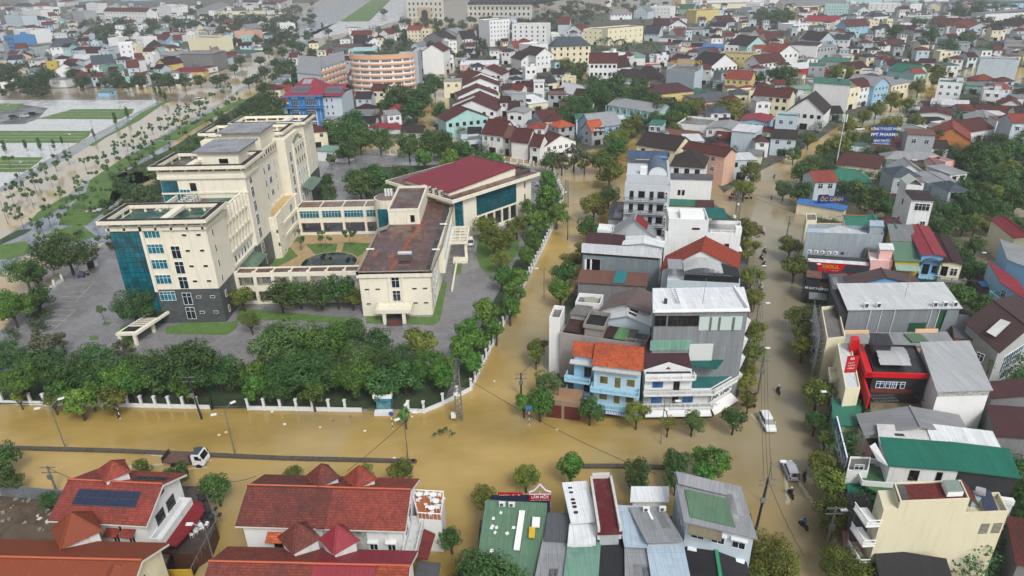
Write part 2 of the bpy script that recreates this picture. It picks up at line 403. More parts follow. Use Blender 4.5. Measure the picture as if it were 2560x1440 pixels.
gb=MB(); gb.poly([(-5000,-200,-1.2),(5000,-200,-1.2),(5000,9000,-1.2),(-5000,9000,-1.2)])
struct(gb.build('ground',ground_mat()))
FW=water_mat('flood_water_brown','8e7840','b49a5e',.03,.3,'979079')
fb=MB(); fb.poly([(-800,-20,0),(900,-20,0),(900,1700,0),(-800,1700,0)]); struct(fb.build('flood_water',FW))
# paving of the office compound
def paver(name,c,c2,bw,bh,dark=.5,wet=.35):
    m=N(name); b=lin(c); b2=lin(c2)
    br=m.n('ShaderNodeTexBrick'); 
    for a,v in (('Scale',1.),('Mortar Size',.04),('Brick Width',bw),('Row Height',bh)): br.inputs[a].default_value=v
    br.inputs['Color1'].default_value=(*b,1); br.inputs['Color2'].default_value=(*b2,1); br.inputs['Mortar'].default_value=(*k(b,.5),1)
    m.l(m.pos(),br.inputs['Vector'])
    c1=m.mix(m.ramp(m.noise(m.pos(),.12,5,.65),(.4,0),(.65,dark)),br.outputs[0],k(b,.45))
    m.l(c1,m.b.inputs['Base Color'])
    m.l(m.ramp(m.noise(m.pos(),.09,4),(.42,.08),(.6,wet+.2)),m.b.inputs['Roughness'])
    m.bump(m.noise(m.pos(),1.5,3),.08,.05)
    return m.m
PAVE=paver('wet_pavers','7c7b7d','8c8b8d',.9,.5,.35)
GRASS=N('grass_lawn'); 
_n=GRASS.mix(GRASS.ramp(GRASS.noise(GRASS.pos(),.5,5,.7),(.35,0),(.7,1)),(.06,.13,.025),(.11,.19,.045))
GRASS.l(_n,GRASS.b.inputs['Base Color']); GRASS.b.inputs['Roughness'].default_value=.9; GRASS.bump(GRASS.noise(GRASS.pos(),5,4),.8,.15); GRASS=GRASS.m
DKG=N('dark_planting'); _n=DKG.mix(DKG.ramp(DKG.noise(DKG.pos(),.4,5,.7),(.35,0),(.7,1)),(.02,.045,.015),(.05,.075,.03))  # mottled dark green of planted ground, deeper in tone than the lawn
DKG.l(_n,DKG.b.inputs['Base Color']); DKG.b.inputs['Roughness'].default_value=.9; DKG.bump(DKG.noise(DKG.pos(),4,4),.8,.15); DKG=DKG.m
CAMP=px(-260,1000, 320,1014, 640,1022, 1060,1029, 1105,1010, 1178,973, 1225,878, 1290,757, 1345,647, 1385,560, 1405,490, 1385,440, 1330,420, 1200,402, 880,385, 700,330, 480,395, 262,612, 157,702, 0,830, -260,1000)[:-1]
cb=MB(); cb.prism(CAMP,-1,.3,0); struct(cb.build('compound_paving',[PAVE]))
# lawns inside the compound
def lawn(*a,z=.34,name='lawn',m=None): return flat(name,z,m or GRASS,*a)
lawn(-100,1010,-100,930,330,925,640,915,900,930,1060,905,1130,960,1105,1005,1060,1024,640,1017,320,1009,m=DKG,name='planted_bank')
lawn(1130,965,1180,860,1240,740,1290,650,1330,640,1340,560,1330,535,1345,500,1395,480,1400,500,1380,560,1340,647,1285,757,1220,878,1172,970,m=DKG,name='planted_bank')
lawn(415,818,470,806,570,806,596,800,590,822,565,838,470,835,415,835)
lawn(590,800,730,800,905,812,905,798,600,770)
lawn(915,790,1080,792,1108,700,1118,708,1100,800,1085,812,915,808)
lawn(1142,640,1160,640,1150,685,1130,685)
lawn(1200,665,1190,640,1195,590,1245,580,1300,600,1290,640,1255,680,1215,683)
lawn(300,845,300,815,345,808,330,870,305,870)
lawn(222,842,232,838,246,840,246,848,226,850)
lawn(255,808,268,804,280,806,270,814,258,813)
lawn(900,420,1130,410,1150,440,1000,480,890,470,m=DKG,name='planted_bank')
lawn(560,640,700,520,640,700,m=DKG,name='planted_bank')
# car park bays
b=MB(); WL=plain('b9bcbb',.5)
def line(b,x0,y0,x1,y1,z,w=.12):
    p=Vector((*G(x0,y0,z),z)); q=Vector((*G(x1,y1,z),z)); d=(q-p).normalized(); n=Vector((-d.y,d.x,0))*w/2
    b.poly([p-n,q-n,q+n,p+n])
for x0,y0,x1,y1 in ((190,752,238,703),(158,732-14,238,703),(165,730,216,730),(155,742,206,742),(145,754,195,754),(138,765,188,766),
                    (135,823,188,775),(132,775,188,775),(122,787,176,788),(110,800,162,801),(100,812,148,814),(75,827,135,828)):
    line(b,x0,y0,x1,y1,.32)
struct(b.build('parking_bay_lines',[WL]))
# boulevard, plaza and park on the left
SHAL=water_mat('shallow_flood','b3a384','a5a299',.08,.06,'a8925f')
WET=paver('wet_sidewalk','7d858c','8a9198',1.2,1.2,.35,.1)
BANKG=GRASS
flat('wet_sidewalk',.02,WET,-300,900,-300,560,60,432,393,255,440,250,700,120,760,90,790,110,620,215,440,345,262,612,157,702,0,850)
flat('boulevard_road',.04,SHAL,-200,690,-200,560,30,470,190,385,300,320,420,253,480,258,590,205,640,190,560,252,330,380,150,500,60,560,-60,640)
flat('boulevard_edge',.04,SHAL,-160,880,-60,740,60,640,120,640,262,605,157,695,0,830)
MED=(((65,562,130,528,215,480,300,432,420,352,400,350,310,395,200,455,90,520,75,555)),((118,562,147,545,262,470,420,380,560,300,640,235,700,190,640,225,560,250,450,330,400,375,380,358,500,285,627,247,580,250,440,330)))
lawn(66,562,150,520,215,482,160,492,95,530,z=.1); lawn(215,480,300,432,400,370,430,353,395,352,300,400,225,450,z=.1); lawn(385,350,440,350,520,300,600,262,632,245,600,248,520,285,420,335,z=.1)
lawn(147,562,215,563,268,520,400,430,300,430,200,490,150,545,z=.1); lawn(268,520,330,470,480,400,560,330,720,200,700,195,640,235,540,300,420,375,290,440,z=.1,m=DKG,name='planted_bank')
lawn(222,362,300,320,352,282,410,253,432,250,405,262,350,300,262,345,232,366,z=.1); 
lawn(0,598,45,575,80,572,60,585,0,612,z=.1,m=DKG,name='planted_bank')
lawn(0,612,60,603,78,615,70,635,30,645,0,648,z=.1)
lawn(105,590,140,575,200,560,240,590,180,610,z=.1)
# white plaza
PLZ=paver('pale_plaza_paving','bdbfbf','c9cbca',2.5,2.5,.18,.12)
flat('plaza',.06,PLZ,-400,450,-400,250,390,250,393,255,190,360,60,432,0,470,-100,520)
flat('car_park_asphalt',.08,paver('wet_asphalt','4b4d50','56585b',3,3),-400,320,-400,262,60,262,120,270,95,297,60,310)
for a in ((92,297,180,273,335,272,330,283,300,298),(-200,357,-200,327,228,327,222,340,195,357),(-300,430,-300,393,108,393,90,410,60,430),(-300,277,-300,257,60,259,50,270,20,277)):
    lawn(*a,z=.1)
    b=MB()  # paving stripes across the lawn
    y0=min(a[1::2]); y1=max(a[1::2]); xs=a[0::2]
    for i in range(1,4):
        y=y0+(y1-y0)*i/4; line(b,min(xs)+ (92 if a[0]==92 else 0)*(1-i/4)*.9,y,max(xs)-12-(10 if a[0]!=92 else 30)*i/4,y,.115,.5)
    struct(b.build('paving_stripes',[PLZ]))
flat('muddy_shore',.05,water_mat('muddy_water','7d7361','8b8071',.1,.05),-400,250,-400,222,150,224,400,236,450,232,500,240,480,255,420,253,390,250)
flat('far_avenue_water',.03,SHAL,430,252,480,258,640,190,760,100,850,53,933,0,960,-20,900,-20,800,0,700,60,600,150,520,200)
flat('far_plaza',.05,PLZ,740,95,850,53,923,53,977,0,1010,-20,1100,-20,1010,48,960,62,900,75,800,95)
lawn(850,54,922,53,1000,-22,960,-22,z=.12)
flat('far_avenue',.05,WET,700,60,830,0,870,-25,950,-25,850,52,790,85,740,95)
# concrete median kerbs in the flooded road
KERB=deck('55504a','3a3631',.6,.5,1.)
for pts in (((-60,1115),(300,1125),(700,1143),(1036,1151)),((1455,1163),(1560,1163),(1660,1166))):
    b=MB(); pp=[Vector((*G(x,y,.35),.35)) for x,y in pts]
    for p,q in zip(pp,pp[1:]):
        d=(q-p).normalized(); n=Vector((-d.y,d.x,0))*.38
        b.poly([p-n,q-n,q+n,p+n]); b.poly([p-n+Vector((0,0,-.6)),q-n+Vector((0,0,-.6)),q-n,p-n]); b.poly([p+n,q+n,q+n+Vector((0,0,-.6)),p+n+Vector((0,0,-.6))])
        L=(q-p).length; 
        for i in range(int(L/.8)):
            c=p+d*(i*.8+.4); b.box(c.x-.03,c.y-.4,.3,c.x+.03,c.y+.4,.37,0)
    q=pp[-1]; b.tube(q+Vector((0,0,-.7)),q,.38,10)
    tag(b.build('median_kerb',[KERB]),'long concrete median kerb standing out of the flood, left of the crossing' if pts[0][0]<0 else 'short concrete median kerb half hidden behind round street trees','kerb')
# muddy lot bottom-left
MUD=deck('5d5040','2e2a22',.8,.6,.3)
flat('muddy_lot',.06,MUD,-300,1560,-300,1226,60,1222,180,1240,250,1300,200,1420,100,1560)
# haze
hz=MB(); hz.box(-2200,-60,-2.5,2200,3200,90)
ho=hz.build('haze',[]); tag(ho,kind='stuff')
hm=bpy.data.materials.new('haze'); hm.use_nodes=True; ht=hm.node_tree; ht.nodes.clear()
o_=ht.nodes.new('ShaderNodeOutputMaterial'); v_=ht.nodes.new('ShaderNodeVolumePrincipled'); v_.inputs['Color'].default_value=(.93,.96,1,1); v_.inputs['Density'].default_value=0.00023; v_.inputs['Anisotropy'].default_value=.2
ht.links.new(v_.outputs[0],o_.inputs['Volume']); ho.data.materials.append(hm)
# ---------------- facade rulers ----------------
def on_face(rt,px_,py_,face='f',off=0.):
    """pixel -> local coords on a facade plane of a thing (f: y=off, l/r: x=off, k)"""
    bpy_m=Matrix.Translation(rt.location)@Matrix.Rotation(rt.rotation_euler.z,4,'Z'); inv=bpy_m.inverted()
    o=inv@Vector((0,0,CH)); d=inv.to_3x3()@Vector(ray(px_,py_))
    t=(off-o.y)/d.y if face in 'fk' else (off-o.x)/d.x
    return o+d*t
def fbox(b,rt,x0,y0,x1,y1,t=.1,m=0,face='f',off=0.,inn=0.):
    """box on a facade spanning the pixel rectangle, t metres proud"""
    p=on_face(rt,x0,y0,face,off); q=on_face(rt,x1,y1,face,off)
    if face=='f': b.box(p.x,off-t,min(p.z,q.z),q.x,off+inn,max(p.z,q.z),m)
    elif face=='l': b.box(off-t,p.y,min(p.z,q.z),off+inn,q.y,max(p.z,q.z),m)
    else: b.box(off-inn,p.y,min(p.z,q.z),off+t,q.y,max(p.z,q.z),m)
    return p,q
def fwin(rt,x0,y0,x1,y1,style='w',face='f',off=0.,name='window'):
    p=on_face(rt,x0,y0,face,off); q=on_face(rt,x1,y1,face,off)
    c=(p+q)/2; w=abs(q.x-p.x) if face in 'fk' else abs(q.y-p.y)
    return win(rt,c.x,c.y,min(p.z,q.z),face,max(w,.4),abs(q.z-p.z),style,name)
CREAM='ddd8c6'
# ================= office tower =================
X0,Y0=-82.8,133.
T=root('office_tower',X0,Y0,.3,0,'cream office tower in stepped blocks with teal glass strips and open roof frames','office building')
OFF=(-X0,-Y0,-.3)
def cb_(b,name,mats,par=T,off=OFF): return b.build(name,mats,par,loc=off)
def cw(x,y,z,face,w,h,st='w',par=T,off=OFF): return win(par,x+off[0],y+off[1],z+off[2],face,w,h,st)
cm=wall(CREAM,.5); stone=N('grey_stone_cladding')
_b=stone.n('ShaderNodeTexBrick'); 
for a,v in (('Scale',1.),('Mortar Size',.02),('Brick Width',1.1),('Row Height',.55)): _b.inputs[a].default_value=v
_b.inputs['Color1'].default_value=(.055,.065,.07,1); _b.inputs['Color2'].default_value=(.085,.095,.1,1); _b.inputs['Mortar'].default_value=(.03,.035,.04,1)
stone.l(stone.pos((1,1,1),True),_b.inputs['Vector']); stone.l(_b.outputs[0],stone.b.inputs['Base Color']); stone.b.inputs['Roughness'].default_value=.45; stone=stone.m
def curtain(c='0f6474'):
    m=N('teal_curtain_glass'); b=lin(c); br=m.n('ShaderNodeTexBrick'); br.offset=0
    for a,v in (('Scale',1.),('Mortar Size',.05),('Mortar Smooth',.0),('Brick Width',1.05),('Row Height',1.14)): br.inputs[a].default_value=v
    br.inputs['Color1'].default_value=(*k(b,1.1),1); br.inputs['Color2'].default_value=(*k(b,.72),1); br.inputs['Mortar'].default_value=(.01,.03,.035,1)
    m.l(m.pos((1,1,1),True),br.inputs['Vector'])
    dk=m.ramp(m.noise(m.pos(),.28,3),(.5,0),(.62,.75))
    m.l(m.mix(dk,br.outputs[0],(.008,.04,.05)),m.b.inputs['Base Color']); m.b.inputs['Roughness'].default_value=.12; return m.m
CURT=curtain()
b=MB(); b.box(-82.8,133,8.4,-62.9,143,22.8); b.box(-83.3,132.6,21.95,-62.6,143,22.6); cb_(b,'wall',cm)   # front block
b=MB(); b.box(-76.4,132.93,.0,-62.83,143.05,8.35); cb_(b,'stone_base',stone)
b=MB(); b.box(-82.75,132.85,.5,-76.5,142,21.9); b.box(-82.86,133,.5,-82.7,141,21.9); cb_(b,'glass_wall',CURT)
b=MB(); b.box(-76.5,132.6,8,-75.9,133.2,22.8); b.box(-72.4,132.75,8.5,-72.0,133,22.8); cb_(b,'pilaster',cm)
def pergola(x0,y0,x1,y1,z,t=1.6,cross=(.55,),cols=6,back=True):
    b=MB(); b.ring(x0,y0,x1,y1,z,z+.75,t,0)
    for c in cross: xx=x0+(x1-x0)*c; b.box(xx,y0+t,z+.04,xx+t,y1-t,z+.72)
    n=cols
    for i in range(n+1):
        xx=x0+1.3+(x1-x0-3)*i/n
        b.box(xx,y0+1.0,z-1.9,xx+.45,y0+1.45,z); b.box(xx,y1-1.45,z-1.9,xx+.45,y1-1.,z)
    for i in range(1,3):
        yy=y0+1+(y1-y0-2)*i/3; b.box(x0+1.,yy,z-1.9,x0+1.45,yy+.45,z); b.box(x1-1.45,yy,z-1.9,x1-1.,yy+.45,z)
    cb_(b,'roof_frame',cm)
    tp=MB(); d=.25
    tp.ring(x0+d,y0+d,x1-d,y1-d,z+.752,z+.80,t-.42)
    cb_(tp,'roof_frame_capping',deck('1f1c1e','3a3638',.5,.7))
pergola(-84.2,131.6,-61.9,143.6,23.7)
DG=deck('1f4a42','31594f',.6,.3); DGR=deck('6e6c70','4a494d',.7,.3)
b=MB(); b.box(-82.5,133.3,22.6,-63.2,143,22.85); cb_(b,'roof',DG)
# wing between the blocks
b=MB(); b.box(-80,143,.0,-63.8,158,20.6); b.box(-64.3,143,20.6,-63.8,158,22.4); b.box(-80,143,20.6,-79.6,158,21.7); 
for zz in (4.6,8.2,11.6,15,18.6): b.box(-63.8,143,zz,-63.3,158,zz+.5)
for i in range(8): yy=143.2+i*2.05; b.box(-63.8,yy,12,-63.25,yy+.45,22.2)
cb_(b,'wing_wall',cm)
b=MB(); b.box(-79.5,143,20.6,-64.4,158,20.75); cb_(b,'roof',DG)
b=MB(); b.box(-73.4,143.3,20.76,-72.9,157.8,20.79); cb_(b,'red_stripe',plain('8c2a2e'))
for zz in (5.2,8.9,12.5,15.8,19): 
    for i in range(7): cw(-63.8,144.3+i*2.05,zz,'r',.95,1.6,'w' if (i+int(zz))%3 else 'v')
ac=MB(); ac.box(-.5,-.4,0,.5,.4,1.5,0); ac.box(-.42,-.43,.15,.42,-.4,1.3,1); ac.tube((0,0,1.5),(0,0,1.56),.33,10,1)
AC0=ac.build('air_conditioner',[plain('cfd0cb',.5),plain('54575a')],T,loc=(0,0,0)); ACM=AC0.data
AC0.location=(-76+OFF[0],145+OFF[1],20.75-.3)
for i in range(2):
    for j in range(9):
        if i==j==0: continue
        o=link('air_conditioner',ACM,T,(-76.2+i*2.0+OFF[0],144.6+j*1.45+OFF[1],20.45))
# tall block
b=MB(); b.box(-83,158,8.3,-62.8,171,27.3); b.box(-83.4,157.6,25.6,-62.4,166.6,26.3)
b.box(-80,171,0,-65,189,25.2); b.box(-86,190,5,-62.6,204,27.2); b.box(-83,204,5,-64.5,207,26); b.box(-83,207,8.4,-61.9,217.5,27.3)
b.box(-83.2,157.8,21.9,-62.5,158,22.3)
b.box(-63,196,0,-62.2,207,24.3); b.box(-65,171,25.2,-64.6,189,27.4)
cb_(b,'wall',cm)
b=MB(); b.box(-82.9,158.05,.0,-62.85,170.9,8.3); cb_(b,'stone_base',stone); b=MB(); b.box(-83,207.1,0,-61.8,217.4,8.4); b.box(-61.9,207.3,8.4,-61.78,217.4,12.2); cb_(b,'stone_base',stone)
b=MB(); b.box(-82.9,157.9,1,-79,170,25.2); cb_(b,'glass_wall',CURT)
pergola(-84.6,156.8,-61.8,171.4,28.1,1.7,(.36,))
pergola(-87.5,192.6,-63.5,204.5,28.1,1.6,(.5,)); pergola(-83.9,205.8,-60.9,217.8,28.1,1.6,(.66,))
b=MB(); b.box(-82.5,158.4,27.25,-63.2,170.6,27.5); b.box(-79.8,171.2,25.2,-65.1,188.8,25.35); cb_(b,'roof',deck('3d3a3c','5a585a',.7,.3))
b=MB(); b.box(-75.5,163.5,27.3,-65.6,176,30.4); b.box(-76,181,25,-66,192.5,31.2); cb_(b,'stair_penthouse',cm)
b=MB(); b.box(-76.3,162.7,30.4,-64.9,176.6,30.75); b.box(-77,180,31.2,-65.2,193,31.55); cb_(b,'penthouse_roof',deck('7f8085','5a5b62',.7,.25))
b=MB(); b.box(-87.5,171,20,-87.1,192,21.6); b.box(-87.1,171,0,-80,192,19.8); cb_(b,'courtyard_wall',wall('8a949b',.4))
b=MB(); b.slab([(-86.9,171,20.2),(-80,171,20.2),(-80,192,20.2),(-86.9,192,20.2)],.2); cb_(b,'roof',deck('9a9a98','6e7276',.6))
# gallery openings under the eaves of the recess
for i in range(9): cw(-64.6,172.2+i*1.95,25.6,'r',1.0,1.3,'o')
# window columns and rows
for z in (1.2,4.7,8.6,12.1,15.6,19.1): 
    if z<17: cw(-70.1,132.95 if z>8 else 132.9,z+.1 if z<8 else z,'f',1.8,2.7,'w')
    cw(-62.8,161.2,z+.7,'r',1.8,2.6,'w'); cw(-62.6,193.2,z+1.2,'r',1.8,2.6,'w')
    if z>3: cw(-74.2,132.98 if z>8 else 132.9,z+1.2,'f',3.2,2.0,'t')
cw(-62.8,161.2,23.3,'r',1.6,1.5,'w'); 
for z in (2.2,5.9,9.6,13.1,16.6,20.1):
    for x in (-67.6,-64.6): cw(x,132.98 if z>8 else 132.9,z+.4,'f',.9,.45,'v')
    cw(-62.9 if z>8 else -62.82,135.6,z-.6,'r',.6,1.5,'v')
    cw(-65,172.5,z+1.,'r',1,1.7,'w'); cw(-65,176.5,z+1.,'r',2.1,1.7,'b'); cw(-65,181,z+1.,'r',2.1,1.7,'b'); cw(-65,185.4,z+1.,'r',.9,1.9,'w')
    for j in range(4): cw(-62.2,197.6+j*2.5,z+1.4,'r',1.15,1.7,'b' if z<14 else 'v')
    cw(-61.9,212,z+.9,'r',.6,1.5,'v')
cw(-75.4,157.95,22.6,'f',1.5,2.0,'v'); cw(-77.6,157.95,20.6,'f',2.4,2.4,'t'); cw(-69.3,163.45,27.7,'f',2.2,1.2,'v'); cw(-71,180.95,27.9,'f',2.2,1.2,'v')
# curved green glass canopy, terrace wing and ground canopy
GC=deck('56705f','39524a',.6,.25)
b=MB()
for i in range(6):
    a0,a1=i/6,(i+1)/6; zf=lambda a: 25.9+1.3*math.sin(a*math.pi); yy=lambda a:197+9.5*a
    b.slab([(-64.6,yy(a0),zf(a0)),(-62.1,yy(a0),zf(a0)-1.2),(-62.1,yy(a1),zf(a1)-1.2),(-64.6,yy(a1),zf(a1))],.1)
cb_(b,'curved_canopy',GC)
b=MB(); b.slab([(-63.8,144.5,7.2),(-60.4,144.5,6.3),(-60.4,157.5,6.3),(-63.8,157.5,7.2)],.15); b.slab([(-62.2,197,11.6),(-58.8,197,10.6),(-58.8,209,10.6),(-62.2,209,11.6)],.15); cb_(b,'glass_canopy',GC)
b=MB(); b.box(-61,146,0,-60.5,146.5,6.4); b.box(-61,155.5,0,-60.5,156,6.4); cb_(b,'canopy_post',stone)
b=MB(); b.box(-65,168.6,0,-61.5,189.6,11.2); b.ring(-65,168.6,-61.5,189.6,11.2,12,.25)
for zz in (3.8,7.4): b.box(-61.5,169,zz,-61.1,189.4,zz+.9)
b.box(-61.5,169,0,-61.05,174,12); b.box(-61.5,187,0,-61.05,189.6,12); cb_(b,'terrace_wing',cm)
b=MB(); b.box(-64.75,168.85,11.2,-61.75,189.35,11.26); cb_(b,'terrace_floor',deck('c3a66e','a98d5c',.5,.4))
for z in (1.4,5.2,8.7): cw(-61.5,183,z,'r',2.6,2.0,'w'); cw(-61.05,171.8,z,'r',.9,.5,'v')
# entrance canopy in front of the tower
b=MB()
b.slab([(-81.5,123.2,3.2),(-77.2,123.2,3.2),(-74,136,3.2),(-78,136,3.2)],.55)
cb_(b,'entrance_canopy',cm)
b=MB(); b.poly([(-80.8,124,3.21),(-77.9,124,3.21),(-77.3,126.2,3.21),(-80.3,126.2,3.21)]); b.poly([(-79.2,130,3.21),(-76,130,3.21),(-74.8,135.3,3.21),(-77.8,135.3,3.21)])
for i in range(4): y=126.7+i*.85; b.poly([(-80.1+i*.22,y,3.21),(-77.1+i*.22,y,3.21),(-77.0+i*.22,y+.35,3.21),(-80.0+i*.22,y+.35,3.21)])
cb_(b,'canopy_opening',deck('2b2826','171514',.6,.5))
for x,y in ((-81,123.6),(-77.9,123.6),(-76.9,129)):
    b=MB(); b.box(x-.3,y-.3,0,x+.3,y+.3,2.65); cb_(b,'canopy_post',cm)

# ================= rear and front covered walkways =================
def walkway(name,label,x0,y0,x1,y1,z,nb,glazed,panel):
    rt=root(name,x0,y0,.3,0,label,'walkway'); of=(-x0,-y0,-.3)
    b=MB(); b.box(x0,y0,z-1.0,x1,y1,z-.35); b.ring(x0,y0,x1,y1,z-.35,z,.3)
    for i in range(nb+1):
        x=x0+(x1-x0-.7)*i/nb
        b.box(x,y0-.12,0,x+.7,y0+.5,z-1.0 if glazed else z+.35); b.box(x,y1-.5,0,x+.7,y1,z-1); b.box(x,y0+.3,z-.35,x+.3,y1-.3,z-.08)
    b.box(x0,y0,z-4.6,x1,y1,z-4.1); b.box(x0,y0,z-4.1,x1,y0+.15,z-3.2)
    b.box(x0,y0+.02,0.3,x1,y0+.2,1.1)
    b.build('frame',cm,rt,loc=of)
    b=MB()
    for i in range(nb): xa=x0+.3+(x1-x0-.7)*i/nb; b.box(xa+.05,y0+.35,z-.34,xa+(x1-x0-.7)/nb-.3,y1-.35,z-.25)
    b.build('roof_panel',deck(*panel),rt,loc=of)
    if glazed:
        for i in range(nb):
            xa=x0+(x1-x0-.7)*(i+.5)/nb+.35; win(rt,xa-x0,-.0,z-3.3,'f',(x1-x0)/nb-1.2,2.0,'t')
    return rt
walkway('covered_walkway','glazed upper walkway on columns behind the courtyard, joining tower and brown roofed block',-61,186,-35,192.5,8.6,4,True,('6d544c','7d7a78',.7,.3))
walkway('covered_walkway','open two level colonnade with brown roof panels in front of the courtyard',-62.8,141.5,-33.5,145,8.1,7,False,('51332b','776b66',.6,.4))
# ================= middle block =================
XM,YM=-33.,134.4
M_=root('office_block',XM,YM,.3,0,'three storey cream block with rust stained flat roof facing the tree belt','office building'); OM=(-XM,-YM,-.3)
b=MB(); pl=[(-33,134.4),(-17.6,134.4),(-17.2,150),(-16.2,184),(-31,184),(-31,160),(-33,158)]
b.prism(pl,0,10.6); b.box(-17.6,150,3.4,-15.9,176,10.6); b.box(-33.4,134,9.7,-17.2,134.4,11.0)
for x in (-26.8,-23.9): b.box(x,134.1,2.8,x+.5,134.4,9.7)
b.build('wall',cm,M_,loc=OM)
# parapet
b=MB(); rim=[(-33.4,134),(-17.2,134),(-16,150),(-15.6,184),(-31,184),(-31.2,163),(-33.4,161)]
for i in range(len(rim)):
    p,q=Vector((*rim[i],0)),Vector((*rim[(i+1)%len(rim)],0)); d=(q-p).normalized(); n=Vector((-d.y,d.x,0))*.45
    b.slab([(p.x,p.y,11.1),(q.x,q.y,11.1),(q.x+n.x,q.y+n.y,11.1),(p.x+n.x,p.y+n.y,11.1)],.7 if i else .5)
b.build('parapet',wall('8f8a7c',1.),M_,loc=OM)
RUST=N('rust_stained_roof'); _v=RUST.pos()
_n1=RUST.ramp(RUST.noise(_v,.28,6,.75),(.35,0),(.62,1)); _n2=RUST.ramp(RUST.noise(RUST.pos((1,.35,1)),.6,6,.8),(.55,0),(.66,.9))
_c=RUST.mix(_n1,(.055,.038,.038),(.10,.045,.035)); _c=RUST.mix(_n2,_c,(.30,.09,.035))
RUST.l(_c,RUST.b.inputs['Base Color']); RUST.l(RUST.ramp(RUST.noise(_v,.3,4),(.4,.12),(.6,.5)),RUST.b.inputs['Roughness']); RUST=RUST.m
b=MB(); b.prism([(-32.9,134.5),(-17.7,134.5),(-16.4,184),(-31,184),(-31,160),(-32.9,158)],10.6,10.72); b.build('roof',RUST,M_,loc=OM)
b=MB(); b.slab([(-18.6,134.6,10.76),(-17.7,134.6,10.76),(-16.6,182,10.76),(-17.9,182,10.76)],.03); b.build('gutter',deck('3b3b3a','23221f',.5,.5),M_,loc=OM)
b=MB()   # the diagonal rust streak left by run-off
pts=[(-26.3,135.5),(-25.3,144),(-24.6,152),(-23.4,160),(-22.9,168)]
for (xa,ya),(xb,yb) in zip(pts,pts[1:]): b.poly([(xa-.35,ya,10.735),(xa+.35,ya,10.735),(xb+.45,yb,10.735),(xb-.45,yb,10.735)])
b.build('rust_streak',deck('9c4a2c','5a2c22',.8,.4,1.5),M_,loc=OM)
for z in (6.3,9.2): 
    for x in (-31.5,-29.2,-21.2,-18.9): win(M_,x+OM[0],-.02,z+.1,'f',.9,.28,'o')
for x in (-31.5,-29.2,-21.2,-18.9): win(M_,x+OM[0],-.02,2.9,'f',.9,.28,'o')
for z in (3.7,6.9): win(M_,-25.2+OM[0],-.05,z,'f',1.6,2.4,'w')
for z in (4.4,7.6):
    for j in range(13): win(M_,-15.9+OM[0],151.2-YM+j*1.9,z,'r',.8,1.7,'w')
for z in (1.,4.2,7.4): 
    for j in range(4): win(M_,-17.35+OM[0],137-YM+j*3,z,'r',1.2,1.4,'w')
# roof-top lift room, round stair tower, solar heater
b=MB(); b.box(-31,164.6,10.7,-23.1,184.5,14.3); b.ring(-31.1,164.5,-23,184.6,14.3,14.9,.4); b.build('lift_room',wall(CREAM,.8),M_,loc=OM)
b=MB(); b.box(-30.7,164.9,14.3,-23.4,184.2,14.36); b.build('roof',RUST,M_,loc=OM)
win(M_,-24.9+OM[0],164.6-YM,11.0,'f',1.1,1.9,'v')
b=MB(); b.tube((-33.9,181,0),(-33.9,181,12.9),3.6,22); b.build('round_stair_tower',cm,M_,loc=OM)
b=MB(); b.tube((-33.9,181,12.9),(-33.9,181,12.95),3.3,22); b.build('roof',deck('6b5552','4c4444',.7,.3),M_,loc=OM)
b=MB(); b.box(-36.2,177.2,2,-33,177.6,10.6); b.build('glass_wall',CURT,M_,loc=OM)
b=MB(); b.box(-25.1,141.3,10.72,-22.6,142.7,11.3,1); b.tube((-25.4,142,12.0),(-22.3,142,12.0),.55,10,0); b.slab([(-25.3,141.5,11.9),(-22.4,141.5,11.9),(-22.4,140.2,10.9),(-25.3,140.2,10.9)],.08,1)
b.build('solar_water_heater',[plain('cfd3d6',.25,.6),plain('3a2f2c')],M_,loc=OM)
for i in range(3):
    b=MB(); b.tube((-34.4+i*.8,182,12.9),(-34.4+i*.8,182,14.9),.35,8); b.build('vent_tank',plain('d8dadb',.4),M_,loc=OM)
for x,y in ((-32.6,147),(-17.3,146),(-17,163)):
    b=MB(); b.box(x-.9,y-.18,11.1,x+.9,y+.18,11.35); b.build('roof_spout',plain('dfe0de',.5),M_,loc=OM)
# porch with steps
b=MB(); b.box(-29.4,130.2,2.9,-21.7,134,3.4); b.ring(-29.4,130.2,-21.7,134,3.4,3.75,.3)
for x in (-27.6,-23.4): b.box(x-.35,130.3,0,x+.35,131,2.9)
b.build('porch',wall(CREAM,.9),M_,loc=OM)
b=MB(); b.box(-27.6,131,0,-23.4,134.3,.9)
for i in range(5): b.box(-27.2,129-i*.01+i*.4,0,-23.8,129.4+i*.4,.18+.18*i)
b.build('steps',deck('4a4b4d','333437'),M_,loc=OM)
b=MB(); 
for i in range(5): b.box(-26.5,129-.012+i*.4,.0,-24.5,129.4+i*.4,.19+.18*i)
b.build('red_carpet',plain('7a2c26'),M_,loc=OM)
win(M_,-25.5+OM[0],-.05,.9,'f',1.8,1.7,'d','door')
# car porch
b=MB(); b.ring(-15.9,165.6,-11.3,177.5,4.6,5.3,.35)
for i in range(1,5): b.box(-15.6,165.6+i*2.3,4.7,-11.6,165.9+i*2.3,5.25)
b.box(-13.8,166,4.66,-13.5,177.2,5.27)
for y in (166,): b.box(-12.2,y,0,-11.5,y+.7,4.6)
b.build('car_porch',cm,M_,loc=OM)
b=MB(); b.box(-14.4,146,0,-14,166,1.0); b.box(-15.2,163,0,-11.4,166,.9); b.build('ramp_wall',cm,M_,loc=OM)
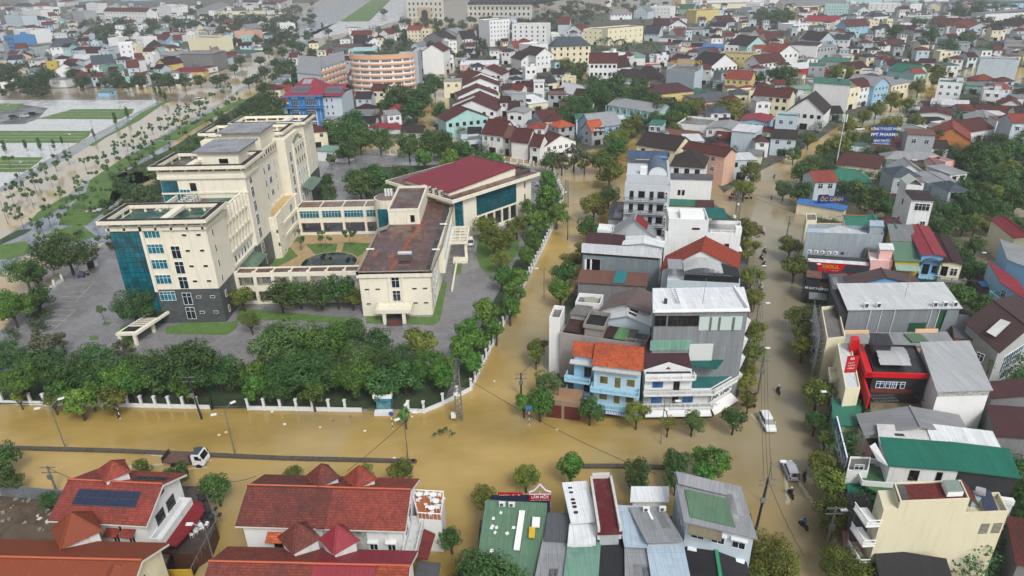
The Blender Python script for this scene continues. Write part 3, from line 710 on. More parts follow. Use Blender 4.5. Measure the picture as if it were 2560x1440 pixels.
# ================= assembly hall =================
HX,HY=-14.6,177.6; HA=R(46)
Hh=root('assembly_hall',HX,HY,.3,HA,'cream assembly hall with sloping crimson roof and wide teal window','hall')
b=MB(); b.box(0,1.2,0,31.5,27,12.2); b.slab([(-2,-.6,12.9),(33.6,-.6,12.9),(33.6,29,12.9),(-2,29,12.9)],.9)
b.build('wall',wall(CREAM,.4),Hh)
b=MB(); b.box(-1.6,-.2,12.9,33.2,28.6,12.96); b.build('lower_roof',RUST,Hh)
zr=lambda x:14.0+x*.055
b=MB(); x0,x1,y0,y1=0,26.5,3,22
b.v+= []; b.poly([(x0,y0,12.9),(x1,y0,12.9),(x1,y0,zr(x1)),(x0,y0,zr(x0))]); b.poly([(x1,y0,12.9),(x1,y1,12.9),(x1,y1,zr(x1)),(x1,y0,zr(x1))]); b.poly([(x0,y1,12.9),(x0,y0,12.9),(x0,y0,zr(x0)),(x0,y1,zr(x0))]); b.poly([(x1,y1,12.9),(x0,y1,12.9),(x0,y1,zr(x0)),(x1,y1,zr(x1))])
b.build('upper_wall',wall(CREAM,.3),Hh)
b=MB(); b.slab([(-.4,y0-.4,zr(-.4)+.12),(x1+.4,y0-.4,zr(x1)+.12),(x1+.4,y1+.4,zr(x1)+.12),(-.4,y1+.4,zr(0)+.12)],.2); b.build('roof',metal('7d2836',.12),Hh)
b=MB(); b.ring(27,3,33.3,28.6,13,13.6,.3); 
for i in range(5): b.box(27,4+i*4.5,13.2,33,4.25+i*4.5,13.5)
b.build('roof_frame',deck('4a4442','6b625c'),Hh)
for (xa,ya,xb,yb) in ((1182,556,1268,478),):
    b=MB(); b.box(8.4,.9,5.6,24.6,1.2,11.5); b.build('wide_window',curtain('0e5663'),Hh)
b=MB(); b.box(.2,.95,1,3.0,1.2,11.8); b.build('corner_window',CURT,Hh)
b=MB(); 
for i in range(6): b.box(8.4+i*3.24-.1,.7,0,8.4+i*3.24+.45,1.3,5.2)
b.box(8.2,.75,5.0,25,1.25,5.5); b.box(3.2,.9,0,8.2,1.25,12); b.box(8,.5,0,25,1.2,.9); b.build('colonnade',cm,Hh)
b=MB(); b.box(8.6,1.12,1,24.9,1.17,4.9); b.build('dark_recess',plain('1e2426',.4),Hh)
for z in (1.5,5.2,9): win(Hh,28.6,1.2,z,'f',.5,1.8,'o')
for i in range(4): link('air_conditioner',ACM,Hh,(-1.2+i*.1,5+i*2.6,12.96))
# courtyard: paths, beds, pond
flat('courtyard_paving',.36,deck('a8906a','8f7a58',.6,.5),590,668,690,600,740,585,940,588,905,672,600,690)
b=MB(); c=G(823,660,.4); b.tube((c[0],c[1],.3),(c[0],c[1],.75),7.6,36,0); b.tube((c[0],c[1],.75),(c[0],c[1],.78),7.1,36,1); b.tube((c[0],c[1],.75),(c[0],c[1],.86),1.6,14,2)
tag(b.build('garden_pond',[deck('a48f6e','8a7657'),water_mat('pond_water','12242c','1d333a',.05,.05),DKG]),'round dark garden pond with pale rim in the courtyard','pond')
for q in ((675,662,725,618,745,640,690,668),(765,610,845,608,835,640,800,645,790,638),(850,640,862,605,930,608,905,635,880,650),(700,600,740,588,752,600,712,614)): lawn(*q,z=.42,m=GRASS,name='garden_bed')
# gatehouse & sheds
house(466+140,720,466+141,720,3,3) if 0 else None
# ground of the town blocks: yards, alleys and gardens between the houses
BG=N('yard_ground'); _v=BG.pos(); _c=BG.mix(BG.ramp(BG.noise(_v,.09,5,.7),(.42,0),(.58,1)),(.028,.045,.022),(.085,.08,.07)); _c=BG.mix(BG.ramp(BG.noise(_v,.5,5,.7),(.5,0),(.62,.8)),_c,(.13,.12,.10))
BG.l(_c,BG.b.inputs['Base Color']); BG.b.inputs['Roughness'].default_value=.85; BG=BG.m
BLK_=[(1408,760,1390,900,1392,935,1425,1036,1605,1042,1778,1044,1842,1000,1872,900,1872,640,1848,560,1790,512,1690,500,1560,512,1500,600,1452,700),
(2030,535,2120,548,2230,560,2330,565,2360,600,2420,700,2560,790,2560,1500,2140,1500,2100,1300,2090,1180,2068,1000,2040,860,2010,740,2005,640,2010,560),
(1125,335,1122,220,1185,60,1700,15,2700,-10,2700,180,2450,160,2330,208,2200,258,2100,312,2040,352,1960,398,1890,432,1810,482,1785,450,1690,395,1600,335,1560,360,1470,375,1420,395,1330,392,1200,388),
(2005,500,2000,440,2060,398,2130,350,2220,308,2330,262,2440,218,2700,230,2700,480,2440,500,2330,548,2220,535,2110,500),
(-300,224,-300,-40,640,-40,740,30,735,80,700,105,640,140,540,182,420,215,150,221),
(700,330,690,250,760,140,830,100,1000,62,1120,110,1085,190,1055,250,1040,330,1128,350,1000,345,880,350,800,372),
(1190,1440,1200,1300,1380,1290,1690,1290,1880,1290,1885,1500,1190,1500)]
for q in BLK_: flat('yard_ground',.05,BG,*q)
flat('canal_water',.1,FW,1385,212,1470,168,1510,175,1490,222,1420,240)
flat('side_channel',.1,FW,1060,330,1065,270,1100,180,1130,150,1140,170,1122,230,1112,300,1110,345)
# ---------------- text ----------------
def text(s,rt,x,z,size,mat,off=-.12,name='lettering',face='f',tilt=0,ext=.03,sx=1.,y=0.,rotz=None,align='CENTER'):
    cu=bpy.data.curves.new('t','FONT'); cu.body=s; cu.size=size; cu.align_x=align; cu.align_y='CENTER'; cu.extrude=ext; cu.offset=.012*size
    o=bpy.data.objects.new('t',cu); COL.objects.link(o); bpy.context.view_layer.update()
    me=bpy.data.meshes.new_from_object(o.evaluated_get(bpy.context.evaluated_depsgraph_get())); bpy.data.objects.remove(o)
    me.materials.clear(); me.materials.append(mat)
    q=link(name,me,rt)
    rz={'f':0,'l':-math.pi/2,'r':math.pi/2}[face] if rotz is None else rotz
    q.rotation_euler=(math.pi/2-tilt,0,rz); q.scale=(sx,1,1)
    q.location=(x,off,z) if face=='f' else (off,x,z)
    return q
WHT=plain('e4e6e6',.5); RED=plain('b3141c',.45); REDD=plain('7a1a1e',.5); BLK=plain('17181a',.6); DGY=plain('2d3136',.6); BLUE=plain('1f4f96',.45); TEALP=plain('1a6f72',.5); YEL=plain('c9a227',.5); STEEL=plain('8b9094',.35,.6); BRN=plain('4a2f25',.6); PINK=plain('b98c90',.7)
def marks(rt,x0,x1,z,h,mat,off,seed=3,name='lettering',face='f'):
    """a row of small strokes for writing too small to read"""
    rn=random.Random(seed+int(x0*10)+int(z*10)); b=MB(); x=x0
    while x<x1:
        w=h*rn.uniform(.12,.5)
        for k_ in range(rn.choice((1,2,2,3))):
            a=x+rn.uniform(0,w); zz=z-h/2+rn.uniform(0,h*.5); b.box(a,off-.03,zz,a+h*.12,off,zz+h*rn.uniform(.3,.6)) if rn.random()<.6 else b.box(x,off-.03,zz,x+w,off,zz+h*.12)
        x+=w+h*.18
    o=b.build(name,mat,rt)
    return o
def railing(rt,x0,x1,y,z,h=.9,col=None,name='balcony_rail',n=None,slats=True,posts=2.0):
    b=MB(); col=col or WHT; b.box(x0,y-.06,z+h-.1,x1,y+.06,z+h); b.box(x0,y-.06,z,x1,y+.06,z+.12)
    for i in range(int((x1-x0)/posts)+1): xx=x0+(x1-x0)*i/max(1,int((x1-x0)/posts)); b.box(xx-.1,y-.09,z,xx+.1,y+.09,z+h+.06)
    if slats:
        for i in range(int((x1-x0)/.28)): xx=x0+.14+i*.28; b.box(xx-.035,y-.03,z+.12,xx+.035,y+.03,z+h-.1)
    return b.build(name,col,rt)
def balcony(rt,x0,x1,z,dep,col,wallm=None,h=.9,sides=True):
    b=MB(); b.box(x0,-dep,z-.22,x1,0,z); sl_=b.build('balcony_slab',wallm or col,rt)
    railing(sl_,x0,x1,-dep+.08,z,h,col)
    if sides:
        b=MB()
        for x in (x0+.06,x1-.06): b.box(x-.06,-dep+.1,z,x+.06,0,z+h)
        b.build('balcony_side',col,rt)
def ac_units(rt,xs,y,z,rz=0):
    for x in xs:
        o=link('air_conditioner',ACM2,rt,(x,y,z)); o.rotation_euler=(0,0,rz)
_a=MB(); _a.box(-.42,-.16,0,.42,.16,.62,0); _a.tube((-.08,-.17,.31),(-.08,-.2,.31),.24,10,1); _o=_a.build('air_conditioner',[plain('d6d8d8',.5),plain('4a4d50')]); ACM2=_o.data; bpy.data.objects.remove(_o)

# ---------------- red roofed villas at the bottom ----------------
def turret(rt,pk,base_l,base_r,zb,zp,mat,name='turret_roof',body=True):
    """square hipped lantern roof: peak pixel, left and right eave pixels"""
    P_=P3(*pk,zp); L_=P3(*base_l,zb); R_=P3(*base_r,zb); w=(R_-L_).length/2*.82; cx,cy=P_.x,P_.y
    inv=(Matrix.Translation(rt.location)@Matrix.Rotation(rt.rotation_euler.z,4,'Z')).inverted(); c=inv@Vector((cx,cy,0))
    b=MB(); a=math.pi/4; z0=zb-rt.location.z; z1=zp-rt.location.z
    n=8; ring=[(c.x+w*1.25*math.cos(i*math.pi/4),c.y+w*math.sin(i*math.pi/4)) for i in range(8)]
    sq=[(c.x-w*1.2,c.y,),(c.x-.0,c.y-w*1.15),(c.x+w*1.2,c.y),(c.x,c.y+w*1.15)]
    pts=[Vector((x,y,z0)) for x,y in sq]; top=Vector((c.x,c.y,z1))
    for i in range(4): b.poly([pts[i],pts[(i+1)%4],top])
    b.poly(pts[::-1])
    for p in pts: b.tube(p,top,.11,5)
    o=b.build(name,mat,rt)
    if body:
        b=MB(); s2=[(c.x+(x-c.x)*.8,c.y+(y-c.y)*.8) for x,y in sq]; b.prism(s2,z0-3,z0); b.build('turret_wall',wall('d5d8d8',.8),rt)
    return o
V1=house(140,1288,358,1300,87,8.6,'w','r','g',3,0,slope=.47,name='villa',label='red tiled white villa with two solar panel arrays on its roof',group='red tiled villas along the flooded road',over=.7)
w,d,H=LOC(V1); m_=.72
mid_roof=lambda x,t: Vector((x,(d/2)*t-.7*(1-t),H+.14-(.7*.56)*(1-t)+(d*.235)*t))
def panel_array(rt,x0,x1,t0,t1,nx,ny,backside=False,name='solar_panel'):
    w,d,H=LOC(rt)
    for i in range(nx):
        for j in range(ny):
            a,b_=x0+(x1-x0)*i/nx+.03,x0+(x1-x0)*(i+1)/nx-.03; s,t=t0+(t1-t0)*j/ny,t0+(t1-t0)*(j+1)/ny-.01
            f=lambda x,q:((x,(d-q*d/2) if backside else q*d/2,H+q*d*.235+.28))
            b=MB(); pts=[f(a,s),f(b_,s),f(b_,t),f(a,t)]
            if backside: pts=pts[::-1]
            b.slab(pts,.06,0,1); b.build(name,[SOLAR,STEEL],rt)
SOLAR=N('solar_cells'); _b=SOLAR.n('ShaderNodeTexBrick'); _b.offset=0
for a,v in (('Scale',1.),('Mortar Size',.012),('Brick Width',.3),('Row Height',.3)): _b.inputs[a].default_value=v
_b.inputs['Color1'].default_value=(.012,.02,.05,1); _b.inputs['Color2'].default_value=(.015,.024,.06,1); _b.inputs['Mortar'].default_value=(.05,.06,.09,1)
SOLAR.l(SOLAR.pos((1,1,1),True),_b.inputs['Vector']); SOLAR.l(_b.outputs[0],SOLAR.b.inputs['Base Color']); SOLAR.b.inputs['Roughness'].default_value=.15; SOLAR=SOLAR.m
panel_array(V1,w*.13,w*.86,.28,.74,10,2); panel_array(V1,w*.62,w*1.0,.42,.72,5,2,True)
TR=tile('9c4636',.5)
turret(V1,(277,1152),(240,1180),(331,1180),11.2,12.9,TR)
for px_ in ((250,1303,268,1308),(296,1305,304,1330)): fwin(V1,*px_,'w')
for x in (.62,.8): win(V1,w*x,0,4.6,'f',.8,1.5,'w!'); win(V1,w*x,0,1.2,'f',.8,1.4,'w!')
b=MB()
for x in (.62,.8,.3): b.slab([(w*x-.9,-1,H-2.1),(w*x+.9,-1,H-2.1),(w*x+.9,0,H-1.6),(w*x-.9,0,H-1.6)],.12); 
b.build('window_canopy',TR,V1)
for vv in ():pass
# right gable: windows, terrace, balconies
for (y,z,ww,hh) in ((d*.35,5.2,1.6,2.0),(d*.65,5.2,1.6,2.0),(d*.5,9,1.2,1.2),(d*.35,1.2,2.4,2.2),(d*.7,1.2,1.4,2.0)): win(V1,w,y,z,'r',ww,hh,'d')
b=MB(); b.slab([(w,.3,4.6),(w+3,.3,4.2),(w+3.6,d*.4,4.2),(w+3.6,d*.8,4.2),(w+2.4,d*.98,4.2),(w,d,4.6)],.25); b.build('terrace_awning',metal('7a2028',.2),V1)
b=MB(); b.box(w,0,7.4-3,w+1.6,d*.9,7.4-2.75); b.ring(w,0,w+1.6,d*.9,4.7,5.5,.14); b.build('balcony',wall('d5d8d8',.5),V1)
b=MB(); b.box(w,.6,2.3,w+1.8,d*.5,2.55); b.build('lower_balcony',BRN,V1)
def chairset(nm,label,x,y,z,mat,group,tab=True,n=3):
    rt=root(nm,x,y,z,0,label,'table and chairs',group)
    b=MB(); b.tube((0,0,0),(0,0,.7),.05,6); b.tube((0,0,.7),(0,0,.74),.45,14); b.tube((0,0,0),(0,0,.04),.28,10); b.build('table',mat,rt)
    for i in range(n):
        a=i*2*math.pi/n+.4; c=Vector((math.cos(a)*.85,math.sin(a)*.85,0)); b=MB(); b.box(c.x-.22,c.y-.22,.4,c.x+.22,c.y+.22,.46)
        bx=c+c.normalized()*.2; 
        b.tube((bx.x-.18,bx.y,.46),(bx.x-.18,bx.y,.9),.03,4); b.tube((bx.x+.18,bx.y,.46),(bx.x+.18,bx.y,.9),.03,4); b.box(bx.x-.22,bx.y-.03,.62,bx.x+.22,bx.y+.03,.9)
        for sx in (-.18,.18):
            for sy in (-.18,.18): b.tube((c.x+sx,c.y+sy,0),(c.x+sx,c.y+sy,.42),.025,4)
        b.build('chair',mat,rt)
    return rt
# cafe terrace beside the solar villa
tb=MB(); tpl=px(448,1215,505,1215,540,1310,520,1360,480,1385,430,1385,440,1300,z=2.6); tb.prism(tpl,0,2.6,1,0); CT=tb.build('cafe_terrace',[deck('4d4340','2f2a2a',.6,.3),BRN]); tag(CT,'dark decked cafe terrace between solar panel villa and the side canal street','terrace')
for i,(x,y) in enumerate(((478,1318),(490,1330),(500,1322),(508,1255),(522,1285),(532,1300))): chairset('table_set','%s'%['white chairs round a table nearest the villa awning','white garden set in the middle of the dark cafe terrace','white chair set at the canal side of the white terrace group','dark table set at the far end of the dark cafe terrace','dark table set midway along the outer terrace rail','dark table set near the outer corner of the dark terrace'][i],*G(x,y,2.6),2.6,WHT if i<3 else DGY,'tables on the dark cafe terrace')
b=MB(); q=[Vector((*p,2.6)) for p in px(505,1213,545,1310,478,1440,z=2.6)]
for p,r_ in zip(q,q[1:]):
    b.tube(p+Vector((0,0,1)),r_+Vector((0,0,1)),.05,5); L=(r_-p).length
    for i in range(int(L/1.2)+1): c=p+(r_-p)*i/(int(L/1.2)+1); b.tube(c,c+Vector((0,0,1)),.035,4)
tag(b.build('terrace_railing',STEEL),'grey steel rail along the outer edge of the dark cafe terrace','railing')
GD=flat('garden_paving',.1,deck('38302c','1f1b1a',.6,.3),430,1380,480,1380,520,1350,545,1330,480,1450,400,1450)
b=MB(); q=px(340,1425,470,1440,z=2); b.box(q[0][0],q[0][1]-.2,0,q[1][0],q[0][1],2); tag(b.build('yellow_wall',wall('b8962a',.4)),'mustard yellow garden wall at the bottom edge beside the orange villa','wall')
# orange villa bottom-left
V0=house(-150,1500,300,1512,108,8.4,'c','o','g',3,0,slope=.47,name='villa',label='bright orange tiled cream villa at the bottom left corner',group='red tiled villas along the flooded road',over=.7)
part(V0,'roof').data.materials[0]=tile('cf6a44',.12); TO=tile('cf6a44',.12); turret(V0,(175,1281),(105,1372),(245,1372),9.6,12.4,TO)
w,d,H=LOC(V0)
b=MB(); b.box(w-3.6,-1.8,0,w-.2,0,H-1.8); b.build('side_wing',wall('ddd6b8',.5),V0)
b=MB(); b.slab([(w-4,-2.2,H-1.4),(w-2,-2.2,H-.2),(w-2,3.5,H+2.2),(w-4,3.5,H+1)],.15); b.slab([(w-2,-2.2,H-.2),(w+.2,-2.2,H-1.4),(w+.2,3.5,H+1),(w-2,3.5,H+2.2)],.15); b.build('cross_gable_roof',TO,V0)
b=MB(); b.box(w,0,3,w+3.4,d*.7,3.2); b.ring(w,0,w+3.4,d*.7,3.2,4.3,.2); b.build('roof_terrace',wall('ddd6b8',.5),V0)
# long villa pair, centre bottom
V2=house(604,1303,803,1309,88,8.4,'w','n','g',3,0,slope=.47,name='villa',label='white villa with dark weathered brown red tiles, left half of the joined pair',group='red tiled villas along the flooded road',over=.6); part(V2,"roof").data.materials[0]=tile('7c4036',.6)
V3=house(806,1309,1003,1315,88,8.4,'w','r','g',3,0,slope=.47,name='villa',label='white villa with brighter red tiles and stained wall, right half of the joined pair',group='red tiled villas along the flooded road',over=.6)
turret(V2,(803,1160),(758,1192),(850,1190),10.4,12.5,tile('7c4036',.6)); turret(V3,(897,1164),(856,1195),(944,1192),10.4,12.5,TR)
win(V2,4.1,0,4.2,'f',1.0,1.5,'d!'); b=MB(); b.slab([(3,-1.2,6.2),(5.2,-1.2,6.2),(5.2,0,6.8),(3,0,6.8)],.12); b.build('window_canopy',TO,V2)
w,d,H=LOC(V3)
b=MB(); b.box(w*.12,-.04,0,w*.55,0,H-.6); b.build('mould_stain',deck('b9bbb8','2e2e2c',.8,.7,.7),V3)
for y,z in ((d*.25,5.4),(d*.55,5.4),(d*.4,1.2)): win(V3,w,y,z,'r',1.5,2.,'b')
b=MB(); b.box(w,-1,4.3,w+1.8,d*.6,4.55); b.ring(w,-1,w+1.8,d*.6,4.55,5.4,.18); b.build('balcony',wall('c9cbc9',1.),V3)
b=MB(); b.slab([(w+1.8,-.6,4.0),(w+3,-.6,3.6),(w+3.3,d*.45,3.6),(w+1.8,d*.5,4.0)],.15); b.build('awning',metal('6f2a2a',.3),V3)
b=MB(); b.slab([(w+1.8,-5.5,3.2),(w+4.6,-5.5,3.0),(w+4.6,-.5,3.0),(w+1.8,-.5,3.2)],.15); b.build('lean_to_roof',metal('55585d',.3),V3)
tp=px(1046,1296,1103,1300,1110,1243,1030,1238,z=5.6)
b=MB(); b.prism(tp,0,5.6,1,0); RTc=b.build('roof_terrace_block',[deck('a5623c','8a4f33',.5,.5),wall('d5d8d8',.5)]); tag(RTc,'square roof terrace with terracotta floor and white rail beside the red villa','terrace')
b=MB(); qq=[Vector((*p,5.6)) for p in tp]
for p,r_ in zip(qq,qq[1:]+qq[:1]):
    b.tube(p+Vector((0,0,1)),r_+Vector((0,0,1)),.07,5); L=(r_-p).length; n=int(L/.5)+1
    for i in range(n): c=p+(r_-p)*i/n; b.tube(c,c+Vector((0,0,1)),.03,4)
tag(b.build('terrace_railing',WHT),'white rail round the square terracotta roof terrace','railing')
for i,(x,y) in enumerate(((1049,1246),(1084,1247),(1091,1263),(1080,1280))): chairset('table_set',['white table set in the far left corner of the terracotta terrace','white table set in the far right corner of the terracotta terrace','white table set midway on the right of the terracotta terrace','white table set nearest the front edge of the terracotta terrace'][i],*G(x,y,5.6),5.62,WHT,'white tables on the terracotta terrace')
V4=house(508,1498,752,1504,92,8.6,'w','r','g',3,0,slope=.47,name='villa',label='white villa with mottled red tiles cut by the bottom edge, left of crimson sheet roof',group='red tiled villas along the flooded road',over=.6); part(V4,"roof").data.materials[0]=tile('8c4436',.55)
V5=house(755,1504,1000,1510,92,8.6,'w','m','g',3,0,slope=.47,name='villa',label='white villa with crimson metal sheets over its tiles at the bottom edge',group='red tiled villas along the flooded road',over=.6)
turret(V4,(742,1308),(684,1350),(800,1345),10.2,12.5,tile('7c4036',.55)); turret(V5,(842,1313),(790,1350),(896,1345),10.2,12.5,metal('8a2f3a',.12))
w,d,H=LOC(V5); b=MB(); b.slab([(w-3,0,H+.35),(w+.5,0,H+.35),(w+.5,d/2,H+.35+d*.235),(w-3,d/2,H+.35+d*.235)],.1); b.build('tiled_roof_end',tile('a0482c',.4),V5)

# ---------------- houses at the bottom centre and right ----------------
def H_(*a,**k): return house(*a,**k)
g=H_(1196,1430,1352,1440,0,5.,'t','q','s',1,0,back=(1221,1275),tank=False,label='long green roofed eatery strewn with debris behind a red roof sign',name='eatery',slope=0)
part(g,"wall").data.materials[0]=wall('a8783a',.5)
w,d,H=LOC(g); sh=g['_s']
b=MB(); 
for i in range(13):
    x=random.uniform(.8,w*.6); y=random.uniform(1,d*.85); a=random.uniform(0,3); b.poly([(x+y*sh+.35*math.cos(a+q*1.57)*random.uniform(.5,1),y+.35*math.sin(a+q*1.57),H+.24+y*.12) for q in range(4)])
b.build('white_litter',WHT,g)
b=MB(); b.slab([(w*.53,d*.28,H+.55+d*.04),(w*.63,d*.28,H+.55+d*.04),(w*.66,d*.86,H+.6+d*.1),(w*.56,d*.86,H+.6+d*.1)],.12); b.build('white_board',WHT,g)
b=MB(); b.slab([(w*.76,d*.45,H+.8+d*.05),(w*.86,d*.45,H+.8+d*.05),(w*.86,d*.6,H+.8+d*.07),(w*.76,d*.6,H+.8+d*.07)],.1); b.build('yellow_board',YEL,g)
b=MB(); b.slab([(w*.8,d*.6,H+.9+d*.07),(w*.93,d*.6,H+.9+d*.07),(w*.93,d*.75,H+.9+d*.08),(w*.8,d*.75,H+.9+d*.08)],.15); b.build('white_tarpaulin',WHT,g)
ac_units(g,(w*.25,w*.42),d*.93,H+.3+d*.12)
def strip(ax,ay,bx,by,back,h,wc,rc,ty,label,fl=None,**k): return H_(ax,ay,bx,by,0,h,wc,rc,ty,fl,k.pop('nw',0),back=back,label=label,group=k.pop('group','narrow roofed houses along the bottom edge'),tank=k.pop('tank',False),side=False,**k)
# porch with dark blue roofs and sign on the street side of the eatery
g2=H_(1232,1291,1369,1291,0,4.2,'t','k','m',1,0,back=(1236,1246),tank=False,side=False,label='low porch with two dark blue roof panels between eatery roof and red sign',name='porch'); part(g2,"wall").data.materials[0]=plain('1c4b40'); part(g2,"roof").data.materials[0]=metal('15203c',.1)
w,d,H=LOC(g2)
sg=root('roof_sign',*G(1323,1250,4.6),4.2,R(-1),'red and white roof sign reading LẨM MỐX under a white temple roof outline','sign')
s0=ppm(*G(1350,1245,5),5); W_=54/s0
b=MB(); b.box(0,0,.2,W_,.15,1.35); SB=b.build('sign_board',RED,sg)
b=MB(); pts=[(0,1.75),(W_*.25,2.1),(W_*.5,3.1),(W_*.75,2.1),(W_,1.75)]
for p,q in zip(pts,pts[1:]): b.tube((p[0],0,p[1]),(q[0],0,q[1]),.12,6)
for x in (.05,W_*.5,W_-.05): b.tube((x,.05,-1),(x,.05,1.8),.05,5)
b.tube((0,0,1.4),(W_,0,1.4),.06,5); b.build('sign_frame',plain('d9cfe0',.5),sg)
text('LẨM MỐX',SB,W_/2,.95,.66,WHT,-.08,sx=.8); marks(SB,.2,W_-.2,.42,.22,WHT,-.05)
sg2=root('roof_sign',*G(1245,1241,4.3),4.2,R(-2),'low red banner sign with white script left of the temple outline sign','sign'); W2=62/s0
b=MB(); b.box(0,0,0,W2,.12,.75); SB=b.build('sign_board',RED,sg2); marks(SB,.2,W2-.3,.38,.42,WHT,-.04)
strip(1367,1350,1424,1353,(1375,1291),6.2,'k','G','m','grey corrugated roof strip with brick coloured edges beside the green eatery')
strip(1340,1470,1415,1470,(1363,1357),5.8,'k','g','m','lower grey corrugated roof running off the bottom edge beside the eatery')
g=strip(1433,1306,1486,1302,(1412,1216),7.6,'e','W','m','narrow white roof with a row of small dark vents, left of the maroon roof')
w,d,H=LOC(g); b=MB()
for i,y in enumerate((.2,.35,.45,.55,.75,.88)): b.box(w*.12+d*y*g['_s'],d*y-.12,H+.2,w*.12+.5+d*y*g['_s'],d*y+.12,H+.45)
b.build('roof_vent',BLK,g)
strip(1426,1362,1482,1360,(1430,1317),7.,'w','W','m','white sheet roof just below the vented white roof')
g=strip(1412,1480,1486,1480,(1426,1364),6.2,'e','p','m','pale green sheet roof patched with brown slats at the bottom edge')
w,d,H=LOC(g); b=MB()
for i in range(22): x=w*.02+i*w*.044; b.slab([(x+d*.62*g['_s'],d*.6-random.random()*.4,H+.3),(x+.15+d*.62*g['_s'],d*.6-.1,H+.3),(x+.15+d*.9*g['_s'],d*.88,H+.36),(x+d*.9*g['_s'],d*.88,H+.36)],.06)
b.build('wooden_slats',deck('7a5a3a','4a3826',.6,.8,2.),g)
g=strip(1500,1334,1548,1332,(1480,1204),8.2,'g','v','m','long maroon sheet roof between raised white side walls')
part(g,"roof").data.materials[0]=metal('5a1d22',.35)
w,d,H=LOC(g); b=MB(); b.box(-.3,0,H-1,.0,d,H+.9); b.box(w,0,H-1,w+.3,d,H+.9); b.box(0,d,H-1,w,d+.3,H+1.2); b.v=[(x+y*g['_s'],y,z) for x,y,z in b.v]; b.build('side_parapet',wall('c4c4c0',1.),g)
g=strip(1500,1440,1567,1440,(1499,1338),6.,'d','k','m','sagging black tarpaulin shelter below the maroon roof with teal strip')
w,d,H=LOC(g); b=MB(); b.box(.1,d*.8,H+.35,w*.6,d*.98,H+.5); b.build('teal_sheet',TEALP,g)
strip(1567,1364,1608,1366,(1547,1273),7.,'l','L','m','pale blue grey sheet roof strip right of the maroon roof')
strip(1570,1480,1640,1480,(1568,1372),6.4,'g','g','m','grey sheet roof strip running off the bottom edge below the pale blue roof')
g=strip(1620,1362,1698,1360,(1580,1276),7.4,'g','g','S','wide grey corrugated roof with a pale central strip and roof top machines')
w,d,H=LOC(g); b=MB(); b.slab([(w*.5-.15,0,H+.4),(w*.5+.15,0,H+.4),(w*.5+.15+d*g['_s'],d,H+.42),(w*.5-.15+d*g['_s'],d,H+.42)],.03); b.build('pale_strip',WHT,g); ac_units(g,(w*.2,w*.75),d*.9,H+.4)
strip(1640,1480,1725,1480,(1622,1366),6.8,'g','L','m','pale grey sheet roof at the bottom edge left of the black shed')
strip(1582,1253,1666,1253,(1584,1224),6.2,'w','W','m','white canopy sheet on posts facing the flooded street')
g=strip(1716,1304,1884,1344,(1692,1192),10.,'l','g','g','corner house with grey sheet roof and a large green patch, blue grey side wall',fl=3,nw=0) if 0 else house(1716,1304,1884,1344,0,9.6,'l','g','m',3,3,back=(1692,1192),tank=False,label='corner house with grey sheet roof carrying a large green patch',group='narrow roofed houses along the bottom edge',side=False)
w,d,H=LOC(g); s_=g['_s']; f=lambda x,y,dz: (x+y*s_,y,H+.2+y*.03+dz)
b=MB(); b.slab([f(w*.07,d*.08,.16),f(w*.75,d*.08,.16),f(w*.75,d*.66,.16),f(w*.07,d*.66,.16)],.12); b.build('green_patch',metal('5c7a63',.3),g)
b=MB(); b.slab([f(-.2,d*.72,.45),(w*.76+d*.72*s_,d*.72,H+.7),(w*.76+d*s_,d,H+.7),f(-.2,d,.45)],.15); b.build('rear_roof',metal('9a9ca0',.2),g)
b=MB(); b.slab([(w*.05,-1.2,H-.6),(w*.55,-1.2,H-.6),(w*.55,0,H+.1),(w*.05,0,H+.1)],.1); b.build('rusty_awning',metal('6f6a55',.7),g)
for y,z in ((d*.3,5.8),(d*.6,5.8),(d*.45,2.2)): win(g,y*s_-.02,y,z,'l',.8,1.3,'w').rotation_euler=(0,0,-math.pi/2-math.atan(s_))
g=house(1735,1480,1872,1480,0,5.6,'d','k','M',1,0,back=(1722,1362),tank=False,side=False,label='black tarred shed roof with a bright green ridge strip at the bottom edge',group='narrow roofed houses along the bottom edge')
w,d,H=LOC(g); b=MB(); b.slab([(w*.5-.2,0,H+.16*w*.5+.35),(w*.5+.2,0,H+.16*w*.5+.35),(w*.5+.2+d*g['_s'],d,H+.16*w*.5+.35),(w*.5-.2+d*g['_s'],d,H+.16*w*.5+.35)],.06); b.build('green_strip',plain('2f8a5f',.5),g)

# ---------------- block between the two flooded streets ----------------
GRP='houses in the block between the flooded streets'
# big grey building with white roof
g=house(1637,781,1870,778,0,17.6,'g','W','m',5,0,back=(1636,728),tank=False,side=False,label='tall grey clad building with a flat white roof and a band of big windows',group=GRP)
part(g,"wall").data.materials[0]=metal('84898d',.15,.5)
w,d,H=LOC(g)
for x0,x1 in ((1638,1664),(1672,1704),(1707,1744)): fwin(g,x0,790,x1,814,'d')
b=MB(); fbox(b,g,1749,792,1852,824,.12); b.build('white_window_band',plain('b9c9c6',.3),g)
for x in (1775,1797,1832): 
    b=MB(); fbox(b,g,x,792,x+1.5,824,.2); b.build('window_post',STEEL,g)
b=MB(); fbox(b,g,1626,851,1726,874,.15); b.build('green_cladding',metal('7aa695',.2),g)
b=MB(); fbox(b,g,1724,860,1778,900,.18); b.build('white_cladding',plain('c9cccb',.6),g)
for i in range(4):
    z=H-3.6*i-2.2; b=MB(); b.poly([(w,.5,z),(w+1.3,1.5,z-.3),(w,4,z+.3)]); b.poly([(w,.5,z),(w,.5,z-3),(w+1.3,1.5,z-.3)]); b.poly([(w+1.3,1.5,z-.3),(w,.5,z-3),(w,4,z-2.7),(w,4,z+.3)]); b.build('wall_fin',wall('c4c8ca',.3),g)
